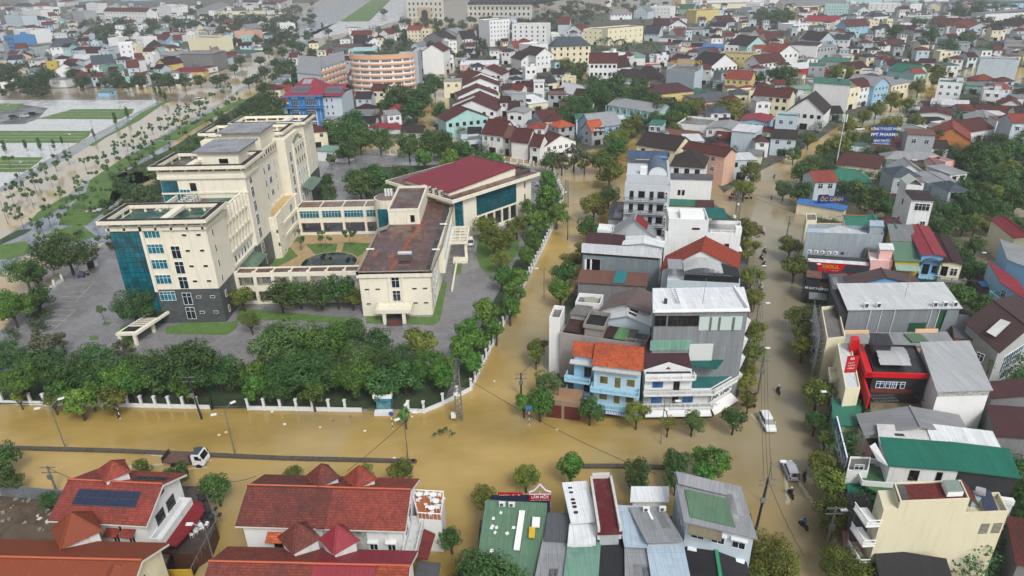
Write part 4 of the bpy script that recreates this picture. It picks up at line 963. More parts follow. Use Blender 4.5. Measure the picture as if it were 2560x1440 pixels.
b=MB(); b.box(0,-.05,H+.2,w,.2,H+.5); b.box(w-.2,0,H+.2,w+.1,d,H+.9); b.build('roof_kerb',WHT,g)
b=MB()
for x in (0,.6): b.tube((w*.26+x,d*.3,H+.5),(w*.24+x,d*.75,H+1.6),.05,4)
for i in range(8): b.tube((w*.26-.04*i/8*10*.1,d*(.3+.056*i),H+.5+.14*i),(w*.26+.6,d*(.3+.056*i),H+.5+.14*i),.04,4)
b.build('roof_ladder',STEEL,g)
b=MB(); b.box(w*.13,d*.3,H+.3,w*.13+.5,d*.3+.4,H+1.2); b.build('vent_box',[DGY],g); b=MB(); b.tube((w*.55,d*.3,H),(w*.56,d*.3,H+5),.04,5); b.build('mast',STEEL,g)
# corner shop with stepped balconies
g=house(1613,938,1732,936,0,7.8,'w','k','f',3,0,depth=5,tank=False,side=False,par=.1,label='white house with maroon roof, white pediment and long planted balustrades',group=GRP)
w,d,H=LOC(g)
b=MB(); b.slab([(0,1,H+.6),(w,1,H+.6),(w,5.4,H+2.8),(0,5.4,H+2.8)],.15); b.build('maroon_roof',metal('3d2228',.25),g)
b=MB(); b.poly([(0,.9,H),(w,.9,H),(w,.9,H+.5),(w*.5,.9,H+1.9),(0,.9,H+.5)]); b.box(0,.92,H,w,1.1,H+.5); b.build('pediment',wall('d5d8d8',.6),g)
b=MB(); b.poly([(w*.44,.86,H+.55),(w*.56,.86,H+.55),(w*.5,.86,H+1.05)]); b.build('pediment_vent',REDD,g)
balcony(g,-.1,w+.2,H-.35,1.1,WHT,wall('d5d8d8',1.)); 
W3=on_face(g,1832,1000,'f',-1.4).x; W3=w*1.42
b=MB(); pl=[(0,0),(W3,0),(W3+4.6,3.6),(W3+4.6,6),(0,6)]; b.prism(pl,0,4.9); b.build('corner_wing',wall('d5d8d8',.5),g)
b=MB(); b.prism([(w+.2,.2),(W3,.2),(W3+4.4,3.7),(W3+4.4,5.8),(w+.2,5.8)],4.9,4.96); b.build('terrace_floor',deck('2e6a68','23504f',.5,.3),g)
b=MB(); b.slab([(w+.3,2.2,H+.3),(W3+1,1.4,H+.1),(W3+4.6,5.8,H+.9),(w+.3,6,H+.9)],.1); b.build('teal_awning',metal('12554f',.15),g)
for z,e in ((4.35,0),(1.75,0)):
    b=MB(); b.prism([(-.2,-1.3),(W3+.3,-1.3),(W3+.3,0),(-.2,0)],z,z+.25,bottom=True); 
    if z>4: b.slab([(W3+.3,-1.3,z+.25),(W3+5.4,2.8,z+.25),(W3+4.6,3.6,z+.25),(W3+.1,0,z+.25)],.25)
    b.build('balcony_slab',wall('d5d8d8',1.),g); railing(g,-.2,W3+.3,-1.2,z+.25,.85,wall('cfd1cf',.8))
r_=railing(g,0,6.4,0,4.6,.85,WHT); r_.location=(W3+.3,-1.2,0); r_.rotation_euler=(0,0,math.atan2(4.1,5.1))
for x,z in ((.28,5.4),(.28,2.3),(.95,2.3)): win(g,w*x,0,z,'f',1.6,1.4,'s')
for z in (4.7,2.0): win(g,w*.68,0,z+.1,'f',.9,2.1,'d','door')
a=math.atan2(3.6,4.6); 
bd=MB(); bd.box(0,-.12,0,5.9,.1,1.7); sb=bd.build('shop_fascia',WHT,g,loc=(W3,-.15,2.3)); sb.rotation_euler=(0,0,a)
bd=MB(); bd.box(.2,-.06,1.8,5.8,.0,2.5); o=bd.build('dark_glazing',glass('0e1519'),g,loc=(W3,-.05,2.3)); o.rotation_euler=(0,0,a)
t=text('LAK LAK',g,0,0,1.35,plain('5a6266',.4),sx=1.05); t.location=(W3+2.3,1.45,3.15); t.rotation_euler=(math.pi/2,0,a); t.location=(W3+.15+2.4*math.cos(a),-.35+2.4*math.sin(a),3.1)
t=text('Tea',g,0,0,.5,plain('1f8a5a',.5)); t.rotation_euler=(math.pi/2,0,a); t.location=(W3+.15+5.2*math.cos(a),-.35+5.2*math.sin(a),3.3)
b=MB(); b.slab([(0,-2.6,1.2),(3.6,-2.6,1.2),(3.6,-.1,1.75),(0,-.1,1.75)],.06); b.slab([(3.8,-2.6,1.2),(W3-.1,-2.6,1.2),(W3-.1,-.1,1.75),(3.8,-.1,1.75)],.06)
b.slab([(W3+.6,-1.7,.7),(W3+5.9,2.5,.7),(W3+4.8,3.6,1.6),(W3+.1,-.1,1.6)],.06); b.build('shop_awning',plain('dedfdd',.7),g)
for i in range(14): 
    b=MB(); x=.3+i*.9
    for q in range(26): u=Vector((random.gauss(0,.24),random.gauss(0,.16),abs(random.gauss(0,.22)))); e=Vector((random.random()-.5,random.random()-.5,random.random()-.5))*.3; b.poly([u,u+e,u+e.cross(Vector((0,0,1)))+Vector((0,0,.1))])
    b.build('potted_plant',DKG,g,loc=(x,-.95,2.1))
# pale blue house with orange tiles
g=house(1486,912,1603,926,0,9.6,'b','O','s',3,0,back=(1493,868),tank=False,side=False,label='pale blue three storey house with bright orange tiled roof and blue striped awning',group=GRP); part(g,'wall').data.materials[0]=wall('a9c8da',.5)
w,d,H=LOC(g)
for zz in (6.2,3.0):
    for x,st,ww in ((.22,'y',1.3),(.52,'y',1.0),(.8,'y',1.3)): win(g,w*x,0,zz+(0 if st else 0)-( .5 if x==.52 else 0),'f',ww,1.4+(.6 if x==.52 else 0),st,'door' if x==.52 else 'window')
    balcony(g,-.3,w,zz-.9,1.5,plain('9cc6da',.5))
b=MB()
for i in range(18): x=w*.3+i*.27; b.slab([(x,-1.9,1.55),(x+.14,-1.9,1.55),(x+.14,-.05,2.1),(x,-.05,2.1)],.05)
b.build('awning_stripe',BLUE,g); b=MB(); b.slab([(w*.3,-1.9,1.53),(w*.3+4.8,-1.9,1.53),(w*.3+4.8,-.05,2.07),(w*.3,-.05,2.07)],.05); b.build('awning',WHT,g)
b=MB(); b.box(-.2,-1,H-.5,w,0,H-.3); b.build('eave_slab',wall('b9bcb8',1.),g)
g=house(1436,889,1486,896,0,9.2,'b','O','s',3,0,back=(1438,862),tank=False,side=False,label='narrow pale blue annex with orange tiles and corner balconies, left of blue house',group=GRP)
w,d,H=LOC(g)
for zz in (5.2,2.2): balcony(g,-1.2,w-.3,zz,2.0,plain('9cc6da',.5)); win(g,w*.7,0,zz+.2,'f',1.1,1.8,'d','door')
b=MB(); b.box(-.6,-1.2,H-1.,w,0,H-.75); b.build('porch_roof',wall('c4c4be',1.),g)
g=house(1360,1000,1452,1010,0,3.4,'p','p','f',1,0,depth=4,par=.15,tank=False,side=False,label='low brown forecourt block with red doors behind bushy street trees',group=GRP); part(g,"roof").data.materials[0]=deck('9c7a5c','7b614b'); part(g,'wall').data.materials[0]=wall('8d7a68',.6)
b=MB(); b.box(.3,-.05,0,3,0,2.6); b.box(3.5,-.05,0,6.2,0,2.6); b.build('red_door',plain('5a2622',.6),g)
# weathered grey block behind them
g=house(1400,842,1612,873,0,8.6,'d','c','f',3,0,back=(1440,790),tank=False,side=False,par=.9,label='weathered concrete house with brown sheet roofs, grey balustrades and a square roof box',group=GRP)
part(g,"wall").data.materials[0]=wall('9a9592',1.); w,d,H=LOC(g); s_=g['_s']
for x0,x1,y0,y1,z0,z1,m in ((.02,.22,.1,.55,.9,1.6,metal('3a2626',.4)),(.5,.62,.1,.5,.8,1.3,metal('3c2628',.3)),(.62,.76,.1,.5,.8,1.3,metal('5d8a5d',.15)),(.76,.85,.1,.5,.8,1.2,metal('5b5a58',.5)),(.05,.3,.6,1.,1.6,2.1,metal('8c8c80',.3))):
    b=MB(); b.slab([(w*x0+y0*d*s_,d*y0,H+z0),(w*x1+y0*d*s_,d*y0,H+z0),(w*x1+y1*d*s_,d*y1,H+z1),(w*x0+y1*d*s_,d*y1,H+z1)],.1); b.build('sheet_roof',m,g)
b=MB(); x0=w*.27+.3*d*s_; b.box(x0,d*.05,H,x0+3.4,d*.6,H+2.6); b.ring(x0-.2,d*.0,x0+3.7,d*.65,H+2.6,H+3.3,.2); b.build('roof_box',wall('8a8680',1.),g)
b=MB(); b.box(x0,d*.05,H+2.61,x0+3.4,d*.6,H+2.66); b.build('box_floor',BLK,g)
railing(g,w*.78,w,.1,H+.9,.8,wall('8f8c86',1.),posts=1.2)
g=house(1373,803,1400,806,0,11.,'w','c','f',3,0,back=(1386,773),tank=False,side=False,label='tall narrow plain white wall at the canal side end of the block',group=GRP)
g=house(1508,797,1626,814,0,10.6,'l','w','G',3,0,back=(1512,770),tank=False,side=False,slope=.34,label='blue grey house end with white low gable roof carrying a black panel of white dots',group=GRP)
w,d,H=LOC(g); b=MB(); b.slab([(w*.52,d*.15,H+w*.17*.96+.2),(w*.68,d*.15,H+w*.17*.64+.22),(w*.68,d*.9,H+w*.17*.64+.22),(w*.52,d*.9,H+w*.17*.96+.2)],.06,0); b.build('dotted_panel',plain('1a1a1a'),g)
b=MB()
for i in range(7): x=w*(.54+.02*i); y=d*(.3+.35*(i%2)); z=H+w*.17*(1-(x/w-.5)*2)+.3; b.tube((x,y,z),(x,y,z+.03),.22,8)
b.build('white_dots',WHT,g)
g=house(1506,771,1622,781,0,11.6,'g','u','G',3,0,back=(1540,735),tank=False,side=False,slope=.34,label='brown rusty sheet gable roof behind the white dotted roof',group=GRP); part(g,"roof").data.materials[0]=metal('6a5a58',.25)
g=house(1438,765,1500,770,0,9.6,'w','c','f',3,0,back=(1448,742),tank=False,side=False,label='small roof terrace with one leaf shaped tarp beside brown sheet gable roof',group=GRP)
w,d,H=LOC(g); b=MB(); b.tube((w*.6,d*.5,H+.1),(w*.6,d*.5,H+.5),1.5,9); b.build('leaf_tarp',deck('9c9a88','7a786a'),g)
g=house(1445,706,1613,716,0,7.6,'d','u','s',2,0,back=(1455,683),tank=False,side=False,label='low mouldy black stained house with rusty sheets and one teal panel on the roof',group=GRP)
w,d,H=LOC(g); b=MB(); b.slab([(w*.52,.1,H+.4),(w*.7,.1,H+.4),(w*.7+d*g['_s'],d,H+.4+d*.12),(w*.52+d*g['_s'],d,H+.4+d*.12)],.05); b.build('teal_panel',TEALP,g)
g=house(1457,638,1650,652,0,9.8,'l','w','S',3,0,back=(1458,611),tank=False,side=False,label='long blue grey clad house with pale sheet roof and an open corner loggia',group=GRP); part(g,"wall").data.materials[0]=metal('7d8990',.15,.5)
w,d,H=LOC(g); fwin(g,1466,646,1500,676,'o'); b=MB(); fbox(b,g,1462,648,1466,678,.1); fbox(b,g,1476,648,1479,678,.1); b.build('loggia_post',WHT,g)
house(1468,611,1560,615,0,9.4,'d','v','s',3,0,back=(1470,590),tank=False,side=False,label='dark maroon low roof in front of the grey hotel, left of the small apex gable',group=GRP)
house(1560,611,1656,617,0,9.8,'w','W','M',3,0,back=(1566,590),tank=False,side=False,label='pale low gabled sheet roof right of the dark maroon roof',group=GRP)
g=house(1533,583,1637,592,0,10.4,'g','g','G',3,0,back=(1536,566),tank=False,side=False,slope=.75,label='steep grey apex gable with one dark red roof slope in front of the hotel',group=GRP)
w,d,H=LOC(g); b=MB(); b.slab([(w*.52,-.3,H+w*.375*.96+.2),(w*.8,-.3,H+w*.375*.4+.2),(w*.8,d,H+w*.375*.4+.2),(w*.52,d,H+w*.375*.96+.2)],.05); b.build('red_slope',metal('7b2028',.2),g)
house(1493,582,1533,586,0,9.6,'w','W','f',3,0,back=(1498,567),tank=False,side=False,label='small flat white roof left of the steep apex gable',group=GRP)
g=house(1521,547,1558,550,0,7,'g','G','m',2,0,back=(1533,509),tank=False,side=False,label='narrow dark corrugated lean to on the left flank of the grey hotel',group=GRP)
# hotel
g=house(1562,470,1676,474,0,17.2,'l','G','f',5,0,back=(1569,425),tank=False,side=False,par=1.0,label='six storey blue grey hotel with balconies and a barrel vault on the roof',name='hotel')
w,d,H=LOC(g); FHt=3.45; part(g,'wall').data.materials[0]=wall('b9c0c6',.5)
for i in range(5):
    z=H-FHt*(i+1)+.5
    for x,ww,hh,n_ in ((.16,.9,2.2,'door'),(.38,1.5,1.7,'window'),(.6,.9,2.2,'door'),(.8,1.5,1.7,'window')): win(g,w*x,0,z+(0 if hh>2 else .5),'f',ww,hh,'d',n_)
    b=MB(); b.box(0,-1.1,z-.25,w*.93,0,z-.05); b.build('balcony_slab',wall('b9c0c6',.3),g); railing(g,0,w*.93,-1.02,z-.05,.9,STEEL)
    ac_units(g,(w*.93,),-.2,z+.8); ac_units(g,(w*.93,),-.2,z+1.7)
    for y in (2,5): win(g,w+d*g['_s']*0,y,z+.6,'r',.6,1.2,'w')
b=MB(); b.box(w*.02,2.2,H,w*.98,d,H+3); b.build('penthouse',wall('b9c0c6',.4),g)
b=MB(); x0,x1=w*.5,w*.93; cx=(x0+x1)/2; r0=(x1-x0)/2; n=10
for i in range(n):
    a0,a1=math.pi*i/n,math.pi*(i+1)/n; b.slab([(cx-r0*math.cos(a0),2.0,H+3+r0*math.sin(a0)*1.0),(cx-r0*math.cos(a0),d*.8,H+3+r0*math.sin(a0)),(cx-r0*math.cos(a1),d*.8,H+3+r0*math.sin(a1)),(cx-r0*math.cos(a1),2.0,H+3+r0*math.sin(a1))][::-1],.1)
b.build('barrel_vault',metal('5a6c80',.1),g)
b=MB(); b.poly([(cx-r0*math.cos(math.pi*i/n),2.15,H+3+r0*math.sin(math.pi*i/n)) for i in range(n+1)]); b.poly([(cx+r0*math.cos(math.pi*i/n),d*.8-.05,H+3+r0*math.sin(math.pi*i/n)) for i in range(n+1)]); b.build('vault_end',wall('cfd6da',.3),g)
b=MB(); b.slab([(0,d*.72,H+4.6),(w*.95,d*.72,H+4.6),(w*.95,d+.3,H+5.6),(0,d+.3,H+5.6)],.1); b.build('blue_roof',metal('3f5470',.15),g)
b=MB(); b.box(w*.32,2.6,H+3,w*.47,4.6,H+4.8); b.build('stair_head',wall('dfe2e4',.2),g)
b=MB(); b.tube((w*.75,d*.6,H+5.6),(w*.9,d*.6,H+5.6),.45,10); b.build('water_tank',plain('6f93b8',.2,.6),g)
g=house(1677,447,1781,450,0,10,'w','G','m',3,0,back=(1678,436),tank=False,side=False,label='plain white wall house with two small red windows right of the hotel',group=GRP)
w,d,H=LOC(g); win(g,w*.23,0,H-5,'f',.7,1.5,'p' if 0 else 'd'); win(g,w*.33,0,H-5,'f',.7,1.5,'d')
g=house(1675,514,1742,517,0,4.6,'y','p','s',1,0,back=(1673,503),tank=False,side=False,label='low green roofed yellow shed in front of the plain white wall',group=GRP); part(g,"roof").data.materials[0]=metal('2f6e5c',.2)
house(1743,518,1783,519,0,4.8,'y','v','s',1,1,back=(1742,506),tank=False,side=False,label='low yellow porch with maroon roof at the junction',group=GRP)
# white stepped house
g=house(1663,587,1852,593,0,11.5,'w','l','f',3,0,back=(1670,556),tank=False,side=False,label='large white stepped house with roof garden and small dark windows',group=GRP)
w,d,H=LOC(g); b=MB(); b.box(.6,-.02,H,w*.56,d,H+3.2); b.ring(.6,-.02,w*.56,d,H+3.2,H+4.,.2); b.build('upper_storey',wall('d5d8d8',.3),g)
b=MB(); b.slab([(w*.56,d*.3,H+3.6),(w*.83,d*.3,H+3.6),(w*.83,d+.4,H+4.),(w*.56,d+.4,H+4.)],.1); b.build('teal_roof',metal('12605a',.1),g)
b=MB(); b.box(w*.2,d*.3,H+3.21,w*.52,d*.8,H+4.3); b.build('white_tank_room',WHT,g); b=MB(); b.box(w-1.4,-.1,H,w,1.4,H+2.4); b.build('corner_pier',wall('dfe2e2',.1),g)
for x,z,ww,hh in ((.36,H-4.1,.5,.9),(.54,H-3.4,.5,1.8),(.68,H-3.4,.5,1.8),(.83,H-4,.9,2.2),(.4,H+1.6,1.6,.35)): win(g,w*x,-.0 if z<H else -.02,z,'f',ww,hh,'d')
b=MB(); b.box(w,1,H-4,w+1,4,H-3.8); b.build('balcony',wall('d5d8d8',.5),g); railing(g,w*.6,w,.12,H+.9,.7,WHT)
g=house(1655,674,1843,668,0,10.,'w','r','G',3,0,back=(1668,640),tank=False,side=False,slope=.52,label='wide orange red tiled low gable above a curved white canopy',group=GRP); part(g,"roof").data.materials[0]=tile('9c3f28',.3)
g=house(1668,703,1850,712,0,9.6,'l','w','f',3,0,back=(1672,680),tank=False,side=False,par=.3,label='pale blue walled roof terrace under a curved white sheet canopy and black netting',group=GRP)
w,d,H=LOC(g); b=MB(); xs=[w*.22+w*.54*i/8 for i in range(9)]
for i in range(8): za,zb=[H+2.4+1.0*math.sin(math.pi*q/8) for q in (i,i+1)]; b.slab([(xs[i],.2,za),(xs[i+1],.2,zb),(xs[i+1],d+.4,zb+.2),(xs[i],d+.4,za+.2)],.08)
b.build('curved_canopy',metal('b4b6b8',.1),g)
b=MB(); b.slab([(0,.3,H+2.8),(w*.2,.3,H+2.8),(w*.2,d,H+3.1),(0,d,H+3.1)],.08); b.build('side_canopy',metal('8f8f96',.2),g)
b=MB(); b.slab([(w*.76,.1,H+2.4),(w*1.0,.1,H+1.4),(w*1.0,d,H+1.7),(w*.76,d,H+2.7)],.06); b.box(w*.23,.15,H+.3,w*.98,.2,H+1.7); b.build('black_netting',BLK,g)
b=MB()
for i in range(9): b.tube((xs[i],.15,H+1.7),(xs[i],.15,H+2.4+1.0*math.sin(math.pi*i/8)),.05,4)
b.tube((xs[0],.15,H+1.8),(xs[8],.15,H+1.8),.06,4)
for i in range(8): b.tube((xs[i],.15,H+1.8),(xs[i+1],.15,H+2.4+1.0*math.sin(math.pi*(i+1)/8)),.04,4)
b.build('roof_truss',STEEL,g)
# hipped and peach houses behind
g=house(1677,413,1760,419,52,10.6,'w','d','h',3,3,side=False,label='white house with dark pyramid tiled roof and a grey awning behind the hotel',group=GRP,wstyle='d',slope=.7)
house(1592,361,1688,376,34,8.2,'c','d','g',2,3,side=False,label='cream house with long dark tiled gable roof behind the hotel vault',group=GRP)
house(1708,371,1812,391,20,10.4,'p','n','g',3,2,side=False,label='peach orange house with long brown gabled roof and green awnings on its right',group=GRP)

# small openings and stains on the long villa walls
for v_ in (V2,V3):
    w,d,H=LOC(v_)
    for x in (.62,.85): win(v_,w*x,0,4.4,'f',.9,1.3,'w!'); 
# ---------------- right bank of the right street ----------------
GR='buildings along the right hand street'
def RH(ax,ay,bx,by,back,h,wc,rc,ty,label,fl=3,**k):
    k.setdefault('tank',False); k.setdefault('win_',0); k.setdefault('side',False)
    return house(ax,ay,bx,by,k.pop('dp',0),h,wc,rc,ty,fl,k.pop('win_'),back=back,label=label,group=k.pop('group',GR),**k)
# grill restaurant
g=RH(2015,590,2207,597,(2018,570),9.6,'l','L','f','grey clad restaurant with parapet roof, chimney and a row of five cooling units',2,par=1.0,name='restaurant')
part(g,'wall').data.materials[0]=metal('98a4ab',.12,.5); w,d,H=LOC(g)
b=MB(); b.slab([(.3,.3,H+.3),(w-.3,.3,H+.3),(w*.5,d-.3,H+1.1)],.1); b.build('roof_hip',metal('b4bcc0',.1),g)
b=MB(); b.box(w*.5,-.06,H-4.4,w*.54,0,H-3.8); b.build('vent_grille',DGY,g)
b=MB(); b.tube((w*.83,-.6,H-4.6),(w*.83,-.6,H-2.4),.75,12); b.tube((w*.83,-.6,H-2.4),(w*.83,-.6,H-2.1),.45,10); b.build('chimney',plain('9a9ea0',.25,.7),g)
g2=RH(2015,663,2174,674,(2018,645),5.6,'k','W','f','low charcoal shopfront with red framed sign board and white sheet roof',2,par=.9,name='restaurant')
part(g2,'wall').data.materials[0]=plain('33383f',.5); w,d,H=LOC(g2)
ac_units(g2,[w*x for x in (.5,.58,.66,.76,.84)],.9,H+.1); ac_units(g2,[w*x for x in (.08,.19,.29,.4,.5)],d-.4,H+1.6)
b=MB(); b.poly([(w*.17,-.1,H+.85),(w*.62,-.1,H+.85),(w*.56,-.1,H-1.1),(w*.2,-.1,H-1.1)]); b.build('sign_panel',plain('c0161c',.4),g2)
text('SEOUL',g2,w*.39,H+.05,1.15,YEL,-.16,sx=1.1); marks(g2,w*.4,w*.52,H-.8,.25,WHT,-.12)
b=MB(); b.box(-.05,-.08,H-1.45,w,0,H-1.3); b.box(-.05,-.08,H+.82,w,0,H+.95); b.build('red_trim',RED,g2)
g3=RH(2008,722,2072,729,(2010,700),3.4,'k','p','f','small dark noodle shop front with white lettering under the red trimmed sign board',1,par=.9,name='restaurant')
part(g3,'wall').data.materials[0]=plain('2b2f36',.5); part(g3,'roof').data.materials[0]=deck('6a4634','3a2a22'); w,d,H=LOC(g3)
text('MÌ CAY 7 CẤP ĐỘ',g3,w*.52,H+.4,.72,WHT,-.12,sx=.85); b=MB(); b.slab([(w*.25,-1.6,H-1.5),(w*.95,-1.6,H-1.5),(w*.95,0,H-.6),(w*.25,0,H-.6)],.06); b.build('grey_awning',metal('6f7478',.2),g3)
RH(2174,653,2233,655,(2170,632),6.4,'k','W','f','white flat roofed dark annex between the restaurant and the green sloping roof',2,par=.3)
g=RH(2118,562,2167,563,(2108,540),8.6,'l','t','g','pale blue house with green gabled roof behind the restaurant parapet',2,dp=22,slope=.35)
g=RH(2168,563,2214,567,(2158,540),8.8,'c','t','G','cream gable end with green roof right behind the restaurant',2,slope=.3)
RH(2016,553,2042,553,(2014,536),9.8,'c','c','f','small cream roof room at the left end behind the restaurant parapet',2,par=.3)
RH(2042,568,2112,569,(2040,560),8.2,'p','p','f','low peach parapet wall between the cream roof room and green gables',2,par=.3)
g=RH(2239,652,2300,655,(2216,583),7.,'Y','q','s','mustard walled house with long grey and green sloping roof',2); w,d,H=LOC(g)
part(g,'roof').data.materials[0]=metal('5a7d68',.2); b=MB(); s_=g['_s']; b.slab([(-.35+d*.5*s_,d*.5,H+.35+d*.06),(w+.35+d*.5*s_,d*.5,H+.35+d*.06),(w+.35+d*s_,d,H+.3+d*.12),(-.35+d*s_,d,H+.3+d*.12)],.1); b.build('grey_sheet',metal('777c7e',.2),g)
b=MB(); b.slab([(0,-1.8,H-1.6),(w,-1.8,H-1.6),(w,0,H-.8),(0,0,H-.8)],.08); b.build('striped_awning',metal('8aa394',.2),g)
g=RH(2213,576,2263,582,(2200,556),8.2,'d','t','G','dark steel trussed green gable between two red roofs',2,slope=.5)
g=RH(2204,556,2250,558,(2196,543),9.4,'d','v','h','dark red hipped roof at the foot of the tall white tower house',2,dp=20,slope=.5)
g=RH(2306,636,2360,640,(2270,564),8.8,'l','m','M','blue arched balcony house under a long crimson sheet roof',2); w,d,H=LOC(g)
part(g,'wall').data.materials[0]=wall('6fa3cc',.5)
b=MB(); n=8
for i in range(n): a0,a1=math.pi*i/n,math.pi*(i+1)/n; b.slab([(w/2-w*.48*math.cos(a0),-.9,H-2.2+1.6*math.sin(a0)),(w/2-w*.48*math.cos(a0),.0,H-2.2+1.6*math.sin(a0)),(w/2-w*.48*math.cos(a1),.0,H-2.2+1.6*math.sin(a1)),(w/2-w*.48*math.cos(a1),-.9,H-2.2+1.6*math.sin(a1))][::-1],.3)
b.build('arch_hood',wall('4f6478',.4),g); win(g,w*.32,0,H-4.9,'f',1.2,2.6,'d','door'); win(g,w*.72,0,H-4.2,'f',.8,1.6,'d'); balcony(g,0,w,H-5.2,1.4,plain('9cc6da',.5))
g=RH(2353,655,2406,660,(2322,588),7.6,'c','n','g','cream house with dark brown hipped tiles and a stained balcony',2,slope=.2) if 0 else RH(2353,655,2406,660,(2322,588),7.6,'c','v','M','cream house with dark brown sheet roof and a stained balcony',2); w,d,H=LOC(g)
part(g,'roof').data.materials[0]=tile('432a2c',.6); win(g,w*.25,0,H-3.2,'f',1.2,2.2,'d','door'); win(g,w*.7,0,H-3,'f',1.3,1.7,'w'); balcony(g,-.2,w+1.2,H-4,1.4,wall('8a8a86',1.))
# tall narrow white tower house
g=house(2278,513,2334,519,0,12.2,'w','c','f',4,0,depth=9,par=.2,tank=False,side=False,label='tall narrow white tower house with a glazed upper loggia among trees',group=GR,wstyle='d') if 0 else RH(2279,500,2334,503,(2246,466),14.,'w','c','f','tall narrow white tower house with glazed loggia and dark roof, standing among trees',4,par=.2)
w,d,H=LOC(g); b=MB(); b.box(-.0,d*.5,H,w*.75,d,H+2.2); b.v=[(x+y*g['_s'],y,z) for x,y,z in b.v]; b.build('upper_box',wall('d5d8d8',.5),g)
b=MB(); b.slab([(-.1,-.5,H+.3),(w+.2,-.5,H+.3),(w+.2+d*.5*g['_s'],d*.5,H+1.),(-.1+d*.5*g['_s'],d*.5,H+1.)],.12); b.build('dark_roof',metal('33262a',.2),g)
b=MB(); s_=g['_s']*d; b.slab([(s_*.5,d*.5,H+2.2),(w*.37+s_*.5,d*.5,H+3.8),(w*.37+s_,d,H+3.8),(s_,d,H+2.2)],.1); b.slab([(w*.37+s_*.5,d*.5,H+3.8),(w*.78+s_*.5,d*.5,H+2.2),(w*.78+s_,d,H+2.2),(w*.37+s_,d,H+3.8)],.1); b.build('top_gable',wall('c2c4c2',.6),g)
win(g,w*.55,-.02,H-2.6,'f',min(3.4,w*.75),1.8,'w'); win(g,w*.75,0,H-8.5,'f',1.1,3.0,'w'); win(g,d*.5*g['_s']-.03,d*.5,H-3,'l',.5,1.4,'d'); win(g,d*.5*g['_s']-.03,d*.5,H-8,'l',.5,1.4,'d')
# blue gabled hall behind the big shed
g=RH(2123,714,2300,712,(2112,694),6.0,'B','u','G','blue gable walled shed with brown stained sheet roof behind the white roofed warehouse',2,slope=.26); part(g,'roof').data.materials[0]=metal('4f4142',.35)
part(g,'wall').data.materials[0]=wall('6ea7d4',.2)
RH(2085,724,2125,724,(2075,690),5.6,'g','G','m','grey sheet annex left of the blue gabled shed',2)
# warehouse
g=RH(2122,775,2400,771,(2095,716),10.4,'g','W','m','large warehouse with ribbed white sheet roof and grey clad side',3,name='warehouse'); w,d,H=LOC(g); s_=g['_s']
part(g,'wall').data.materials[0]=metal('7f878c',.12,.5); part(g,'roof').data.materials[0]=metal('c2c6c8',.12)
for x in (.16,.27,.78,.87,.96):
    b=MB(); b.box(w*x-.4,.2,H+.3,w*x+.4,.8,H+1.2,0); b.box(w*x-.3,.17,H+.4,w*x+.3,.2,H+1.1,1); b.build('roof_cooler',[plain('dcdedd',.4),DGY],g)
b=MB()
for x in (.2,.3,.42,.75,.82): b.tube((w*x,-.1,H),(w*x-.3,-.1,0.5),.07,5)
b.build('down_pipe',WHT,g)
b=MB(); fbox(b,g,2274,807,2309,828,.15); b.build('green_hatch',plain('1e5238',.5),g); b=MB(); b.slab([(w*.86,-.08,H-.3),(w*.89,-.08,H-.3),(w*.86,-.08,1.5),(w*.83,-.08,1.5)],.02); b.box(w*.83,-.1,1.,w*.86,0,H*.98); b.build('green_strip',plain('1e5238',.5),g)
b=MB(); b.tube((w*.6,d*.4,H),(w*.6,d*.4,H+6),.04,5); b.build('mast',STEEL,g)
b=MB(); b.box(-1.6,0.3,0,-.05,d*.95,H-.4); b.v=[(x+y*s_,y,z) for x,y,z in b.v]; b.build('dark_side_shaft',plain('26292c',.7),g)
# scaffolded house
g=RH(2066,855,2112,850,(2052,775),8.2,'c','c','f','cream unfinished house wrapped in steel scaffolding beside the warehouse',3,par=.7); w,d,H=LOC(g); s_=g['_s']
b=MB(); 
for i in range(9):
    y=-1+i*(d+1)/8; x0=y*s_-1.6
    for xx in (0,1.2): b.tube((x0+xx,y,0),(x0+xx,y,H+1.2),.06,4)
    for z in (1.6,3.4,5.2,7,8.6): b.tube((x0,y,z),(x0+1.2,y,z),.05,4)
    if i<8:
        y2=-1+(i+1)*(d+1)/8
        for z in (1.6,3.4,5.2,7,8.6):
            b.tube((x0,y,z),(y2*s_-1.6,y2,z),.05,4); b.tube((x0,y,z),(y2*s_-1.6,y2,z+1.7),.04,4)
b.build('scaffolding',STEEL,g)
b=MB()
for i in range(12): y=random.uniform(0,d); z=random.choice((1.7,3.5,5.3,7.1)); x=y*s_-1.6; b.box(x,y,z,x+1.2,y+1.6,z+.06); b.build('scaffold_plank',deck('6d6a62','3a3a3a'),g); b=MB()
g=RH(2119,867,2384,864,(2106,838),6.8,'p','g','m','low grey sheet roof with green framed skylight in front of the warehouse',2); w,d,H=LOC(g)
b=MB(); b.box(w*.62,d*.15,H+.25,w*.78,d*.85,H+.55,0); b.build('skylight',[metal('5c7a5e',.3)],g)
b=MB(); b.box(w*.02,d,H-.2,w*.3,d+.3,H+.9); b.build('peach_wall',wall('d9b48e',.3),g); b=MB(); b.box(w*.75,d,H-.2,w*.97,d+.3,H+1.0); b.build('peach_wall',wall('d9b48e',.3),g)
